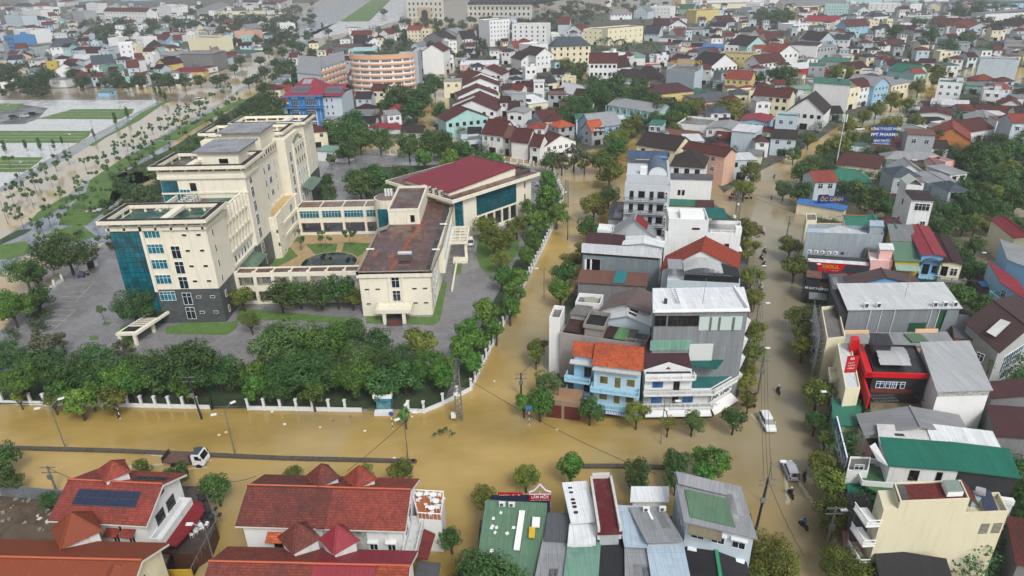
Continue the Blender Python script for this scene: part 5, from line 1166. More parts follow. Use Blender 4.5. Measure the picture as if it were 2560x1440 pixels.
# cream balcony house + red framed shop
g=RH(2113,975,2150,973,(2093,862),8.4,'c','w','f','cream house with planted corner balconies and pale blue side, left of the red frame',3,par=.3); w,d,H=LOC(g)
for z in (H-2.8,H-5.6):
    b=MB(); b.box(-1.6,d*.45,z,1,d*.7,z+.15); b.ring(-1.6,d*.45,1,d*.7,z+.1,z+.9,.12); b.v=[(x+y*g['_s'],y,zz) for x,y,zz in b.v]; b.build('balcony',wall('cfc9b0',.7),g)
b=MB(); fbox(b,g,2119,890,2139,930,.1,0); o=b.build('red_sign',RED,g)
p=on_face(g,2129,900); text('GÀ',g,p.x,p.z+.3,.5,WHT,-.15); [marks(g,p.x-.5,p.x+.5,p.z-.5*i_-.4,.34,WHT,-.12) for i_ in range(3)]
g=RH(2184,934,2320,938,(2161,864),9.,'k','k','f','dark roofed restaurant edged by a bright red frame, with grey awning on its roof',3,par=.35,name='restaurant'); w,d,H=LOC(g); s_=g['_s']
part(g,'roof').data.materials[0]=deck('26262a','3a3a3c',.7,.3); part(g,'wall').data.materials[0]=plain('2c2c30',.5)
RF=plain('c4141c',.4)
b=MB(); b.box(-1.1,-.35,H-.5,w,-.02,H+.35); b.box(-1.3,-.35,H-.6,-.3,d,H+.4); b.box(-2.0,d*.0,0,-1.3,d,H+1.2) if 0 else None; b.v=[(x+y*s_,y,z) for x,y,z in b.v]; b.build('red_frame',RF,g)
b=MB(); b.box(-2.6,d-1.5,0,-1.3,d+.2,H+1.8); b.box(-1.35,-5,H-3.4,-1.1,d*.9,H-1.0); b.v=[(x+y*s_,y,z) for x,y,z in b.v]; b.build('red_fin',RF,g)
q=marks(g,0,d*.8,0,.8,YEL,0); q.location=(-1.42+d*.85*s_,d*.85,H-2.2); q.rotation_euler=(0,0,-math.pi/2-math.atan(s_))
b=MB(); 
for q in range(5): ya=d*(.12+.13*q); yb=d*(.12+.13*(q+1)); za,zb=H+1.1+.5*math.sin(q/5*3.1),H+1.1+.5*math.sin((q+1)/5*3.1); b.slab([(w*.12+ya*s_,ya,za),(w*.7+ya*s_,ya,za),(w*.68+yb*s_,yb,zb),(w*.1+yb*s_,yb,zb)],.08)
b.build('roof_awning',metal('a9acae',.1),g)
for x in (.12,.3,.42,.5): win(g,w*x+.4,-.02,H-2.6,'f',1.2,1.1,'b')
b=MB(); b.box(.2,-.05,H-3.6,w*.8,0,H-2.8); b.build('red_panel',plain('6b3228',.5),g)
# courtyard structures in front
g=RH(2180,1028,2330,1024,(2180,962),3.2,'d','c','m','rusty beige terrace slab with steel grid pergola in front of the red framed restaurant',1); part(g,'roof').data.materials[0]=deck('8a7f66','4b4233',.8,.5,.5); w,d,H=LOC(g)
b=MB()
for i in range(9): b.tube((.2+i*.45,0,H+1.9),(.2+i*.45-.4,d*.95,H+1.9),.05,4); 
for i in range(9): b.tube((0,d*i/9,H+1.9),(4,d*i/9,H+1.9),.05,4)
for i in range(9): b.tube((w*.75,d*i/8,H+1.9),(w,d*i/8,H+1.9),.06,4)
b.tube((w*.75,0,H+1.9),(w*.75,d,H+1.9),.06,4); b.build('steel_grid',STEEL,g)
g=RH(2346,979,2475,975,(2303,865),9.8,'w','W','m','broad pale grey sheet roof above a big flaking white wall',3); part(g,'roof').data.materials[0]=metal('a9adb0',.1); w,d,H=LOC(g)
b=MB(); b.box(-.06,-.06,H-.9,w,0.02,H+.2); b.build('mould_band',deck('b7b9b4','3c3c38',.8,.8,1.5),g)
b=MB(); b.tube((w*.3,-.05,H-5.4),(w*.3,.1,H-5.4),.5,12); b.build('brick_patch',deck('8a5248'),g)
g=RH(2166,1085,2420,1086,(2148,1040),6.,'c','g','G','wide low grey gabled sheet roof between white wall and dark blue awning',2,slope=.2); part(g,'roof').data.materials[0]=metal('84878b',.15)
RH(2087,1062,2150,1065,(2083,1010),4.6,'e','t','s','small green roofed stall with sign board at the street edge below the red frame',1)
b=root('stall_sign',*G(2095,1065,3),3.0,R(4),'pale sign board with coloured letters on the small green stall','sign'); q=MB(); q.box(0,0,0,4.2,.12,1.1); SB=q.build('sign_board',plain('9fc4ba',.5),b); text('23-650',SB,2.4,.55,.8,plain('2a7a9a',.5),-.05)
RH(2182,1118,2213,1116,(2150,1067),5.,'k','k','m','dark blue sheet awning beside the white curved parapet roof',1); 
g=RH(2206,1122,2330,1128,(2197,1068),6.6,'w','W','m','white plastered roof with four square skylights and a rust stain',2); w,d,H=LOC(g)
part(g,'roof').data.materials[0]=deck('c6c7c6','9a9088',.4,.5)
b=MB()
for x in (.42,.52):
    for y in (.3,.55): b.box(w*x,d*y,H+.2,w*x+.6,d*y+.5,H+.36)
b.build('skylight',DGY,g)
RH(2338,1115,2502,1136,(2318,1066),6.8,'w','W','m','bright white sheet roof right of the four skylights',2)
g=RH(2226,1163,2396,1176,(2205,1101),8.,'w','E','m','emerald green roof over a white house with green floored terrace, left part',3,wstyle='d'); w,d,H=LOC(g)
for x,ww in ((.38,1.1),(.75,.6)): win(g,w*x,0,H-2.2,'f',ww,1.6,'d')
b=MB(); b.box(-3.2,-.6,0,w,.0,H-3.2); b.prism([(-3.2,-.6),(-1.2,-2.6),(3.,-2.6),(3.,3),(-3.2,4)],H-3.4,H-3.1); b.build('terrace_floor',deck('3f6b45','2c4a33'),g)
b=MB(); b.ring(-3.4,-.9,3.4,4.2,H-3.1,H-2.3,.15); b.build('terrace_parapet',WHT,g)
b=MB(); b.poly([(-.4,-.4,H+.1),(-1.2,1.2,H-.3),(-1.6,3.6,H+.2),(-.8,4,H+.6)]); b.build('gable_panel',WHT,g)
g=RH(2397,1176,2543,1194,(2377,1113),8.,'w','E','m','emerald green roof over a dark open verandah, right part with white parapets',3); w,d,H=LOC(g)
part(g,'wall').data.materials[0]=plain('2b2c2f',.7)
b=MB(); b.box(0,-1.2,0,w,-.9,H-3.6); b.box(w*.1,-1.4,H-3.6,w*.5,-.7,H-2.6); b.box(w*.75,-1.4,H-3.6,w,-.7,H-2.8); b.build('parapet',WHT,g)
# cream wall house
g=RH(2250,1258,2424,1251,(2234,1210),13.4,'c','r','f','tall house with huge blank cream side wall, red tiled roof and glass skylight',4,par=.25); w,d,H=LOC(g); s_=g['_s']
part(g,'wall').data.materials[0]=wall('cfc9ae',.35); part(g,'roof').data.materials[0]=tile('74302a',.3)
b=MB(); b.box(-1.7,0,0,0,d,H-.9); b.v=[(x+y*s_,y,z) for x,y,z in b.v]; b.build('left_wing',wall('cfc9ae',.35),g); b=MB(); b.box(w,-.0,0,w+5.2,d,H-2.6); b.ring(w,0,w+5.2,d,H-2.6,H-1.9,.18); b.v=[(x+y*s_,y,z) for x,y,z in b.v]; b.build('lower_wing',wall('cfc9ae',.35),g)
b=MB(); b.slab([(-.1,.2,H+.12),(1.2,.2,H+.12),(1.2+d*s_,d-.2,H+.12),(-.1+d*s_,d-.2,H+.12)],.05); b.build('grey_roof_strip',deck('55524f'),g)
b=MB(); b.slab([(w*.7,.5,H+.9),(w*.93,.5,H+.9),(w*.93+.5,d*.75,H+1),(w*.7+.5,d*.75,H+1)],.7,0,1); b.build('skylight',[plain('7b8a84',.2),WHT],g)
b=MB(); b.slab([(w,0,H+.3),(w+1.6,0,H-1.2),(w+1.6+d*s_,d,H-1.2),(w+d*s_,d,H+.3)],.1); b.build('side_roof',tile('74302a',.5),g)
b=MB(); b.tube((w+2.4,d*.7,H-.6),(w+3.0,d*.5,H-.4),.5,10,0); b.slab([(w+2.6,.3,H-2),(w+4.2,.3,H-2),(w+4.4,d*.8,H-.9),(w+2.9,d*.8,H-.9)],.08,1); b.build('solar_water_heater',[plain('cfd3d6',.25,.6),SOLAR],g)
b=MB(); b.box(w+1.8,d*.5,H-2.6,w+2.8,d*.9,H-1.2); b.build('water_tank',plain('8fb0b0',.5),g)
for x0 in (2.4,3.9): 
    b=MB()
    for i in range(7):
        for j in range(8): b.box(w+x0+i*.16,-.05,H-5.2+j*.2,w+x0+i*.16+.1,0,H-5.2+j*.2+.1)
    b.build('breeze_block_vent',plain('3d4147',.7),g)
for i,z in enumerate((H-3.2,H-6.3,H-9.4)):
    b=MB(); b.box(-3.4+i*.2,-.2,z-.15,-1.7,d*.9,z); b.build('balcony_slab',WHT,g); b=MB()
    for q in range(12): b.box(-3.4+i*.2,-.2+q*d*.08,z,-3.3+i*.2,-.1+q*d*.08,z+.9)
    b.box(-3.4+i*.2,-.2,z+.85,-3.3+i*.2,d*.9,z+.95); b.box(-3.4+i*.2,-.25,z+.85,-1.7,-.15,z+.95); b.box(-3.4+i*.2,-.25,z+.4,-1.7,-.15,z+.5); b.build('balcony_rail',WHT,g)
RH(2130,1350,2180,1350,(2120,1243),4.6,'k','k','m','dark navy sheet canopy along the street left of the cream wall',1)
RH(2126,1240,2176,1245,(2118,1185),3.6,'c','E','m','flat green forecourt roof left of the emerald terrace house',1)
g=RH(2208,1460,2385,1490,(2188,1385),5.,'d','k','s','black netting shade roof below the cream wall at the bottom edge',1)
g=RH(2117,1180,2170,1182,(2125,1145),5.8,'w','c','f','small white box house with one barred window behind the street hoarding',2,par=.3); fwin(g,2138,1162,2157,1174,'w')
b=root('hoarding',*G(2110,1180,3),2.4,R(74),'long blue and white advertising hoarding along the street above the small box house','sign'); q=MB(); L=math.dist(G(2110,1180,4),G(2098,1075,4)); q.box(0,-.1,0,L,.1,3.2,0); q.box(0,-.12,1.7,L,-.1,3.2,1); q.box(0,.1,1.7,L,.12,3.2,1); q.build('hoarding_board',[WHT,BLUE],b); 
for z_,m__ in ((2.4,WHT),(.8,BLUE)): t=marks(b,.4,L-.4,z_,1.0,m__,0); t.location=(L,.13,0); t.rotation_euler=(0,0,math.pi)
# far right houses
g=RH(2430,1200,2600,1215,(2400,1110),5.5,'d','v','m','dark maroon sheet roofs at the right edge beyond the flaking white wall',2) if 0 else None
RH(2495,1090,2640,1100,(2470,1020),6.2,'d','v','m','dark brown corrugated roof right of the flaking white wall',2)
g=RH(2497,877,2620,800,(2418,808),8.6,'w','n','M','stained white and grey house with dark brown roof and roof skylight at the right edge',3,slope=.25); part(g,'roof').data.materials[0]=metal('45302f',.3); w,d,H=LOC(g); part(g,'wall').data.materials[0]=wall('a9adab',1.)
fwin(g,2510,893,2545,903,'b'); fwin(g,2508,915,2524,932,'w'); win(g,0,d*.3,H-3.2,'l',1.1,1.5,'w'); win(g,0,d*.3,H-6.6,'l',1.1,1.5,'w')
b=MB(); b.slab([(w*.15,d*.25,H+w*.08*.35+.35),(w*.4,d*.25,H+w*.125*.8+.35),(w*.4,d*.45,H+w*.125*.8+.35),(w*.15,d*.45,H+w*.125*.35+.35)],.05); b.build('roof_skylight',plain('b9bdb8',.4),g)
RH(2480,995,2620,985,(2470,960),6.,'d','v','m','low dark maroon roof wedged below the stained white house at the right edge',2)
RH(2545,1410,2700,1440,(2520,1300),5.,'d','n','m','maroon roof strips at the bottom right corner beside the cream wall',2)
RH(2390,845,2430,850,(2378,790),6.5,'o','G','m','orange sided grey shed between warehouse and the stained white house',2)
g=RH(2500,705,2580,760,(2470,660),7.,'b','m','s','pale blue long house with crimson awning and potted balconies, right edge',2); balcony(g,0,LOC(g)[0],4,1.6,plain('9cc6da',.5)); win_row(g,'f',.5,LOC(g)[0]-.5,0,1,3,1.2,1.6,'w'); win_row(g,'f',.5,LOC(g)[0]-.5,0,4.3,3,1.2,1.6,'w')
RH(2520,650,2620,690,(2500,610),9.,'b','g','s','pale blue house with grey roof above the crimson awning, right edge',3)
g=RH(2537,594,2600,610,(2480,548),8.,'c','m','G','cream and ochre house with crimson roof at the right edge',2)
RH(2440,720,2540,770,(2450,680),2.8,'d','v','s','low maroon courtyard roof with blue tarp among trees at the right',1)
b=root('tarpaulin',*G(2465,712,3.4),3.2,0,'small bright blue tarpaulin over the maroon courtyard roof','tarpaulin'); q=MB(); q.slab([(-1.5,-1,.2),(1.6,-1.2,.4),(1.8,1.2,.7),(-1.2,1.3,.5)],.05); q.build('cloth',plain('3c7ab4',.6),b); q=MB(); q.tube((-1.2,-1,-.6),(-1.2,-1,.2),.05,4); q.tube((1.4,-1,-.6),(1.4,-1,.3),.05,4); q.build('pole',STEEL,b)
# ---------------- the town beyond: rows measured on photo enlargements ----------------
WCL['R']=('a8202a','red')
def h_from(ax,ay,hp):
    lo,hi=.5,60
    for _ in range(26):
        h=(lo+hi)/2; x,y=G(ax,ay,h); p=proj(x,y,0)
        if p[1]-ay<hp: lo=h
        else: hi=h
    return h
PLACED=[]
def rows(ox,oy,sc,txt,GRPN='houses of the flooded town'):
    for ln in txt.strip().split(';'):
        v=ln.strip().split(',')
        if len(v)<9: continue
        ax,ay,bx,by=[float(v[i])/sc+(ox,oy)[i%2] for i in range(4)]
        dp=float(v[4])/sc; hp=float(v[5])/sc; wc,rc,ty=v[6].strip(),v[7].strip(),v[8].strip()
        h=h_from((ax+bx)/2,(ay+by)/2,hp); kw={}
        for e in v[9:]:
            if '=' in e: a,b_=e.split('='); kw[a]=float(b_) if a!='ws' else b_
        if 'ws' in kw: kw['wstyle']=kw.pop('ws')
        if 'sl' in kw: kw['slope']=kw.pop('sl')
        if 'fl' in kw: kw['fl']=int(kw['fl'])
        if 'nw' in kw: kw['win_']=int(kw.pop('nw'))
        if 'bx' in kw: kw['back']=(kw.pop('bx')/sc+ox,kw.pop('by')/sc+oy)
        fl=kw.pop('fl',max(1,int(round(h/4.0))))
        if ty=='g' and 'slope' not in kw: kw['slope']=.45
        if ty=='G' and 'slope' not in kw: kw['slope']=.6
        if 'back' not in kw:
            for _ in range(12):
                a_=G(ax,ay,h); b_=G(bx,by,h)
                if abs(math.atan2(b_[1]-a_[1],b_[0]-a_[0]))<R(33): break
                m=(ay+by)/2; ay=m+(ay-m)*.85; by=m+(by-m)*.85
            w_=math.hypot(b_[0]-a_[0],b_[1]-a_[1]); mx,my=(ax+bx)/2,(ay+by)/2
            if ty in 'gh':
                dm=max(7,min(13,w_*1.1)); d0=depth_for(ax,ay,bx,by,dp,h,kw.get('slope',.5))
                if d0>dm:
                    kw['depth']=dm; X,Y=G(mx,my,h); sl=.3
                    while sl<1.0 and my-proj(X,Y+dm/2,h+dm/2*sl)[1]<dp: sl+=.04
                    kw['slope']=sl
            else:
                d0=depth_for(ax,ay,bx,by,dp,h,0); dm=max(8,min(20,w_*1.3))
                if d0>dm: kw['depth']=dm
        g=house(ax,ay,bx,by,dp,h,wc,rc,ty,fl,group=GRPN,**kw)
        PLACED.append((min(ax,bx),min(ay,by)-dp,max(ax,bx),max(ay,by)+hp))
rows(0,0,5.76,'''60,215,310,260,60,170,l,c,f;320,135,575,175,40,130,w,c,f;425,290,650,280,60,110,w,s,h;360,400,560,410,30,80,w,r,h;600,370,745,350,45,100,b,r,g;
960,165,1205,175,25,150,g,g,m,nw=0;895,215,1020,200,15,130,d,c,f;700,235,800,225,55,80,w,r,g;45,520,190,545,80,250,B,b,f,ws=d;190,430,430,460,30,260,w,l,f;430,500,580,500,30,120,w,c,f;
230,700,380,690,70,100,b,r,g;395,650,540,660,30,130,g,g,m,nw=0;520,700,700,700,90,80,w,g,s;715,685,1140,645,120,130,w,s,h,sl=.6;1165,660,1275,640,80,60,w,o,h;1200,620,1320,620,50,40,w,n,h;
1065,760,1410,760,85,80,w,n,g;755,835,1010,800,40,150,g,w,M,nw=0;1015,830,1250,860,60,100,g,w,g;660,920,820,900,20,200,Y,c,f;770,1020,1110,1000,60,110,w,d,G,nw=0;1100,950,1350,900,60,60,w,W,m;
1330,930,1640,900,120,140,w,s,g;1490,1040,1780,1010,90,100,w,p,g;1700,650,1900,620,90,300,w,w,f,ws=b;1550,560,1700,560,30,200,w,w,f,nw=0;1830,970,1990,960,120,180,l,r,g;240,830,450,800,80,130,p,n,G;
110,860,310,850,60,140,l,s,g,nw=0;-20,640,40,640,80,150,g,c,f;-20,860,100,880,40,60,w,g,m;610,520,860,490,60,90,w,s,h;1490,160,2110,170,50,170,w,n,g,fl=3,nw=14;
470,90,720,80,60,50,w,r,h;205,90,430,90,50,40,g,d,h;0,90,90,90,40,50,w,r,h;80,150,190,140,40,60,w,n,g;200,160,330,150,40,60,g,g,h;700,120,850,110,50,80,w,w,f;1000,140,1130,130,40,60,w,g,h;
1050,110,1250,110,40,60,w,s,g;1230,60,1400,60,50,130,w,c,f;1430,110,1700,100,100,60,g,g,f,nw=0;880,430,1000,430,50,40,w,W,m;960,480,1080,470,50,30,w,W,m;1060,520,1180,510,70,30,e,p,h;
1400,1330,1560,1330,30,60,b,p,s,nw=0;700,1150,930,1150,30,110,w,g,m,nw=0''')
rows(340,0,5.76,'''130,165,300,150,30,150,w,s,g;300,95,500,100,70,140,w,w,M;520,100,740,60,60,100,w,w,m;1010,185,1340,60,0,70,w,c,m,bx=870,by=150,nw=9;1180,180,2220,165,20,35,c,c,f,nw=0;1800,55,2000,70,30,90,w,n,g;
2000,75,2240,-20,0,90,w,n,m,bx=1880,by=0,nw=8;1530,30,1750,35,30,80,w,n,g;1230,335,1400,330,60,60,y,r,h,sl=.9,nw=0;1050,350,1190,340,35,30,w,g,h;1345,430,1480,425,85,30,w,d,g;1480,430,1650,440,80,60,g,g,G,nw=0;
1690,370,1850,370,60,60,w,l,h;2070,360,2290,350,80,100,w,l,f;1860,340,2060,350,60,60,w,c,f;1410,460,1690,460,20,180,p,c,f,nw=0;1190,480,1310,470,80,60,w,n,g;1250,520,1400,510,30,140,b,g,G;
535,575,650,570,125,60,b,r,g;740,550,1160,560,30,200,c,c,f,nw=0;720,440,860,430,20,140,g,c,f,nw=0;630,780,1100,780,70,240,d,c,m,nw=0;1100,775,1215,735,0,240,p,c,f,bx=1060,by=710;590,870,960,875,60,130,w,n,g,ws=d;
520,1035,960,1030,60,70,y,m,h;290,920,430,930,60,150,y,n,G;430,900,580,850,60,150,k,d,g;230,780,540,810,110,160,g,g,m,nw=0;540,790,680,750,80,80,l,r,G;130,800,240,800,50,220,w,w,f,ws=b;
140,680,390,650,100,60,y,d,h;210,560,430,580,70,60,b,r,g;0,540,100,560,60,180,w,w,f;50,540,200,520,50,60,w,s,g;0,850,100,830,130,120,w,r,g;310,500,480,500,50,50,w,w,m;740,430,900,420,40,40,w,w,m;
910,410,1060,400,40,40,w,w,m;1060,400,1220,400,50,40,w,g,m;1280,760,1640,770,80,60,g,t,m;1320,850,1660,830,40,60,d,u,m;1700,700,1830,690,40,80,w,g,m;2020,590,2130,560,60,20,b,b,m;500,650,620,640,60,50,l,w,f''')
rows(760,0,5.76,'''1480,430,1690,430,55,230,c,r,g;1690,435,1800,435,60,230,c,c,f;1715,560,2040,570,90,130,d,d,G,nw=0,sl=.5;1920,470,2200,480,40,120,g,g,G,nw=0,sl=.3;1700,740,2000,740,90,330,w,n,G,nw=0;
1540,660,1670,670,40,60,l,g,G;2280,570,2480,540,120,120,w,d,g;680,510,970,505,65,110,w,r,g;715,625,905,620,110,90,w,d,g;930,600,1100,590,60,130,w,s,G;1080,480,1225,500,50,90,w,r,G;920,520,1170,520,20,50,w,n,g;
410,670,720,680,40,90,d,u,m;790,690,940,700,60,60,w,n,g;690,760,930,750,50,30,w,p,m;2080,640,2200,570,60,200,w,g,f;2080,830,2150,790,50,150,w,c,f;2030,920,2100,890,50,150,g,c,f''')
rows(1100,140,5.334,'''265,125,780,115,110,130,k,W,m,ws=b;410,240,820,250,50,150,w,n,G,sl=.4;320,350,770,300,50,150,w,n,G,sl=.4;300,400,780,390,50,150,w,n,G,sl=.4;240,540,780,520,60,170,w,n,G,sl=.4;
170,640,750,650,60,170,w,n,G,sl=.4;120,720,750,730,60,180,w,n,G,sl=.4;80,870,650,810,70,240,t,n,G,sl=.42,ws=d;840,480,1000,475,170,60,w,n,g;1000,455,1080,455,110,60,w,n,g;1085,405,1185,405,70,100,w,n,g;
1190,450,1385,455,145,60,w,n,g;915,715,1045,715,200,110,w,n,g;1050,685,1180,690,200,60,w,n,g;800,615,910,615,75,190,w,n,g;1185,660,1440,600,130,110,c,W,s;870,225,1130,225,15,90,w,W,f,nw=0;1135,300,1385,270,90,40,d,r,h;
1385,370,1560,340,80,100,c,s,g;1560,330,1690,320,50,70,c,W,m;1395,490,1500,480,30,60,t,r,f;1505,530,1610,520,110,50,d,o,s,nw=0;1560,530,1830,480,80,40,d,n,g;1770,520,2027,470,70,60,w,W,G;1600,580,1760,570,40,30,w,W,m;
1365,880,1690,840,150,90,l,n,g;1170,840,1440,810,60,90,l,n,G,sl=.4;560,1010,830,1075,190,260,w,n,g;840,1065,945,1085,190,250,g,u,g;950,1110,1170,1165,190,240,w,n,g,nw=0;1200,1180,1330,1210,220,230,w,n,g;
1400,1240,1810,1090,60,200,w,n,G,sl=.45''')
rows(1280,0,3,'''600,955,820,930,95,130,b,g,g;600,985,690,970,110,110,g,o,g;350,960,470,935,50,110,g,o,h;535,215,720,240,40,110,c,c,f,fl=3,nw=5,ws=y;720,225,985,200,50,120,c,c,f,fl=3,nw=7,ws=y;
580,470,790,470,70,170,w,n,g,ws=d;790,510,890,490,100,60,w,n,g;720,610,1010,620,130,60,p,d,h,sl=.9;900,580,1100,590,110,60,d,d,h,sl=.9;1160,525,1370,560,0,150,l,c,f,bx=1230,by=490,nw=0;
1600,570,1790,610,60,110,y,r,g;1490,500,1690,480,60,110,w,d,G;1550,410,1805,420,40,90,y,c,f;1415,345,1600,365,65,60,b,b,m;1595,330,1780,370,50,80,w,g,f;1765,350,1910,330,60,90,t,d,G;1370,720,1530,690,50,40,d,t,m;
1450,770,1740,740,90,60,k,G,m,nw=0;1050,710,1365,680,70,70,y,v,h;345,180,430,180,60,90,l,r,g,nw=0;400,230,530,240,60,50,w,r,G;295,350,590,340,70,170,c,s,h;70,450,200,440,50,90,w,d,G;180,420,310,400,60,130,w,d,G;
150,350,290,330,60,90,w,w,f;0,190,260,190,50,160,w,l,f;-170,160,-20,150,20,190,w,p,f;1235,930,1470,970,80,100,w,c,f;1460,960,1680,980,70,120,w,g,M;1650,980,1830,1000,50,160,l,w,m,nw=0;1520,1040,1620,1060,60,60,g,r,g;
1590,1080,1700,1060,50,60,d,k,m,nw=0;1710,900,1920,920,50,130,b,m,M;1730,960,1920,1000,30,80,w,m,g;1830,1060,1930,1060,60,120,w,v,h;1130,1010,1370,1060,60,60,p,u,g;1080,1000,1190,1000,30,20,e,p,m;
915,75,1020,90,40,60,l,g,G;1030,50,1190,60,40,80,w,w,f;1255,60,1360,65,30,50,e,t,g;1385,85,1555,75,30,90,y,n,f,nw=0;740,110,900,105,40,40,w,g,h;850,95,900,90,30,20,w,r,g;1180,190,1310,190,50,60,w,n,G;
1060,190,1180,190,60,50,w,n,g;1320,220,1470,220,30,40,g,g,m;1235,265,1330,250,45,20,w,r,g;990,240,1100,260,60,60,l,s,g;1100,280,1270,290,50,30,w,G,m;1475,195,1600,200,30,30,w,d,g;1550,170,1670,160,50,40,g,n,g;
1700,240,1860,240,40,60,w,s,h;1860,270,1920,260,50,50,w,r,g;1600,130,1750,120,40,40,w,g,m;1760,20,1860,30,40,60,w,w,f;1800,60,1920,50,30,40,g,g,f;1350,430,1540,410,60,40,w,s,h;1280,480,1420,470,60,60,w,n,G;
1480,400,1560,390,40,30,w,r,g;840,430,1000,430,40,60,w,p,h;760,410,850,400,20,60,w,W,f;1000,500,1110,500,30,50,k,m,f;1035,430,1180,430,15,40,w,W,m;0,560,90,550,50,60,w,d,h;20,370,160,340,50,60,w,r,g''')
rows(1920,0,3,'''-110,700,160,745,60,170,c,n,g,nw=5,ws=d;145,815,420,865,110,130,w,d,G,sl=.8,ws=d;350,620,620,640,0,240,w,t,m,bx=340,by=585,nw=0;135,680,330,665,30,60,e,p,g;270,610,350,600,20,40,c,g,f;590,690,690,655,50,150,c,u,f;
690,670,790,625,60,150,w,n,g;720,625,850,590,50,120,w,s,g;800,665,910,610,60,150,b,g,G;930,640,1110,610,60,110,c,g,m;600,520,750,510,50,50,y,n,g;510,590,690,600,40,30,w,n,h;690,540,830,550,40,60,w,c,f;
1015,530,1180,520,60,90,b,d,g;1110,570,1200,510,40,100,t,t,G;215,520,440,500,60,40,R,W,m,nw=0;385,450,600,480,50,60,g,t,m;170,330,370,350,30,110,w,d,m,nw=0;370,360,520,340,50,90,g,g,m;80,400,230,390,40,100,w,r,G;
-60,480,130,450,60,90,w,n,g;0,310,120,290,70,60,p,n,g;100,330,185,320,30,20,w,o,h;500,290,610,300,35,80,w,s,g;390,310,500,290,40,60,l,d,G;285,155,530,160,40,70,c,m,g;495,170,590,180,30,70,w,c,f;80,170,240,170,40,40,w,w,f;
190,190,330,180,30,50,w,w,f;590,200,760,190,50,60,b,n,g;1590,440,1885,470,20,170,l,c,f,nw=0;1275,610,1460,650,30,150,w,t,f,ws=b;1620,680,1760,700,50,110,w,c,f;1560,600,1720,600,45,60,d,o,h;1550,640,1640,630,30,30,w,o,g;
1480,640,1620,650,30,60,t,p,m;1550,820,1840,860,50,50,w,n,g;1730,780,1910,810,50,50,w,r,G;1140,835,1380,875,50,80,w,n,M,nw=0;1050,820,1140,830,30,30,w,w,m;1220,780,1500,800,40,40,w,w,m;1170,790,1320,790,30,20,w,v,g;
950,950,1190,960,60,60,w,w,f;1060,930,1190,930,40,30,w,n,g;1190,920,1330,920,40,30,w,d,g;1215,1000,1520,1080,90,100,o,r,G,sl=.6;1500,990,1690,960,80,90,w,n,g;1480,910,1760,930,60,60,g,g,G,sl=.35;
1110,1010,1220,1000,50,90,e,g,G;950,1020,1110,1020,60,50,g,g,m;515,1210,830,1290,90,80,c,n,m;610,1130,770,1150,30,40,w,W,m;780,1130,960,1150,50,40,d,u,g;600,1100,750,1110,30,30,w,p,m;890,1190,1330,1200,60,60,g,g,h;
1050,1250,1170,1260,70,40,w,u,m;1260,1230,1340,1220,40,60,w,r,g;1330,1230,1400,1220,40,80,k,w,f;420,1350,780,1370,95,80,b,t,h,sl=.6,ws=b;940,1290,1180,1300,50,80,w,g,G;830,1400,990,1420,50,40,w,v,g;840,1290,960,1300,30,50,g,g,m;
1380,1320,1500,1380,50,30,b,g,m;60,880,220,890,30,200,l,t,f;-40,970,60,1000,30,90,w,r,g;760,430,900,440,50,40,w,r,G;900,490,1010,490,40,60,w,n,g;1200,560,1300,540,40,80,c,g,f;640,440,760,450,40,40,g,d,h;
1320,700,1420,720,30,40,w,p,m;1840,640,1930,660,40,60,g,t,m;1760,190,1930,200,50,60,w,d,g;1240,180,1440,190,50,60,w,n,g;1720,120,1900,110,40,40,w,w,f;430,40,610,40,30,90,t,g,f,nw=8;760,30,1000,30,30,60,w,w,f''')
# ---- larger landmarks ----
def wrap(name,label,cat): return root(name,0,0,0,0,label,cat)
# school with blue green balconies
g=house(1520,262,1643,282,20,h_from(1580,272,38),'t','g','g',2,0,label='long two storey school with pale turquoise balconies and grey roof',name='school',group=None,slope=.35); w,d,H=LOC(g)
for i in range(8):
    b=MB(); x=w*i/7; b.box(x-.15,-1.6,0,x+.15,-1.3,H); b.build('column',plain('9ec9c4',.5),g)
b=MB(); b.box(0,-1.6,H*.48,w,0,H*.52); b.box(0,-1.62,H*.52,w,-1.5,H*.63); b.slab([(w*.3,-4.5,H*.42),(w*.55,-4.5,H*.42),(w*.55,-1.5,H*.42),(w*.3,-1.5,H*.42)],.3); b.build('balcony',plain('9ec9c4',.5),g)
win_row(g,'f',.5,w-.5,0,H*.58,7,1.6,1.8,'w'); win_row(g,'f',.5,w-.5,0,H*.12,7,1.6,1.8,'w')
# blue and white office block with red roof
g=house(708,233,822,232,24,h_from(708,233,95),'B','r','h',5,0,label='blue and white office block with crimson roof and solar panels, beside orange building',name='office_block',slope=.8,depth=16,win_=0) if 0 else None
bx_,by_=G(735,335,0); bb=root('office_block',bx_,by_,0,R(-2),'blue and white office block with crimson roof and solar panels beside the orange building','office building')
s0=ppm(bx_,by_,10); Wd=78/s0; Dp=24; H=h_from(728,236,92); BLU=wall('2f78b8',.2)
b=MB(); b.box(0,0,0,Wd,Dp,H); b.box(Wd,Dp*.15,0,Wd+9,Dp*1.05,H-1); b.build('wall',[wall('b3bfc8',.3)],bb)
b=MB()
for x in (-.25,Wd*.3,Wd*.42,Wd*.86): b.box(x,-.3,0,x+1.4,0,H)
b.box(Wd-.2,-.3,0,Wd+.15,Dp*.15,H); b.box(Wd,Dp*.14,0,Wd+9.1,Dp*.15,5.5); b.box(Wd+9,Dp*.14,0,Wd+9.1,Dp*1.05,5.5); b.build('blue_pilaster',BLU,bb)
for zz in (H,H-5.2): b=MB(); b.box(-2.2,-1.6,zz,Wd+1.4,1.5,zz+.6); b.build('blue_eave',BLU,bb)
b=MB(); b.box(-2.,-1.4,H-4.6,Wd+1.2,.5,H-4.45); b.build('dark_ledge',DGY,bb)
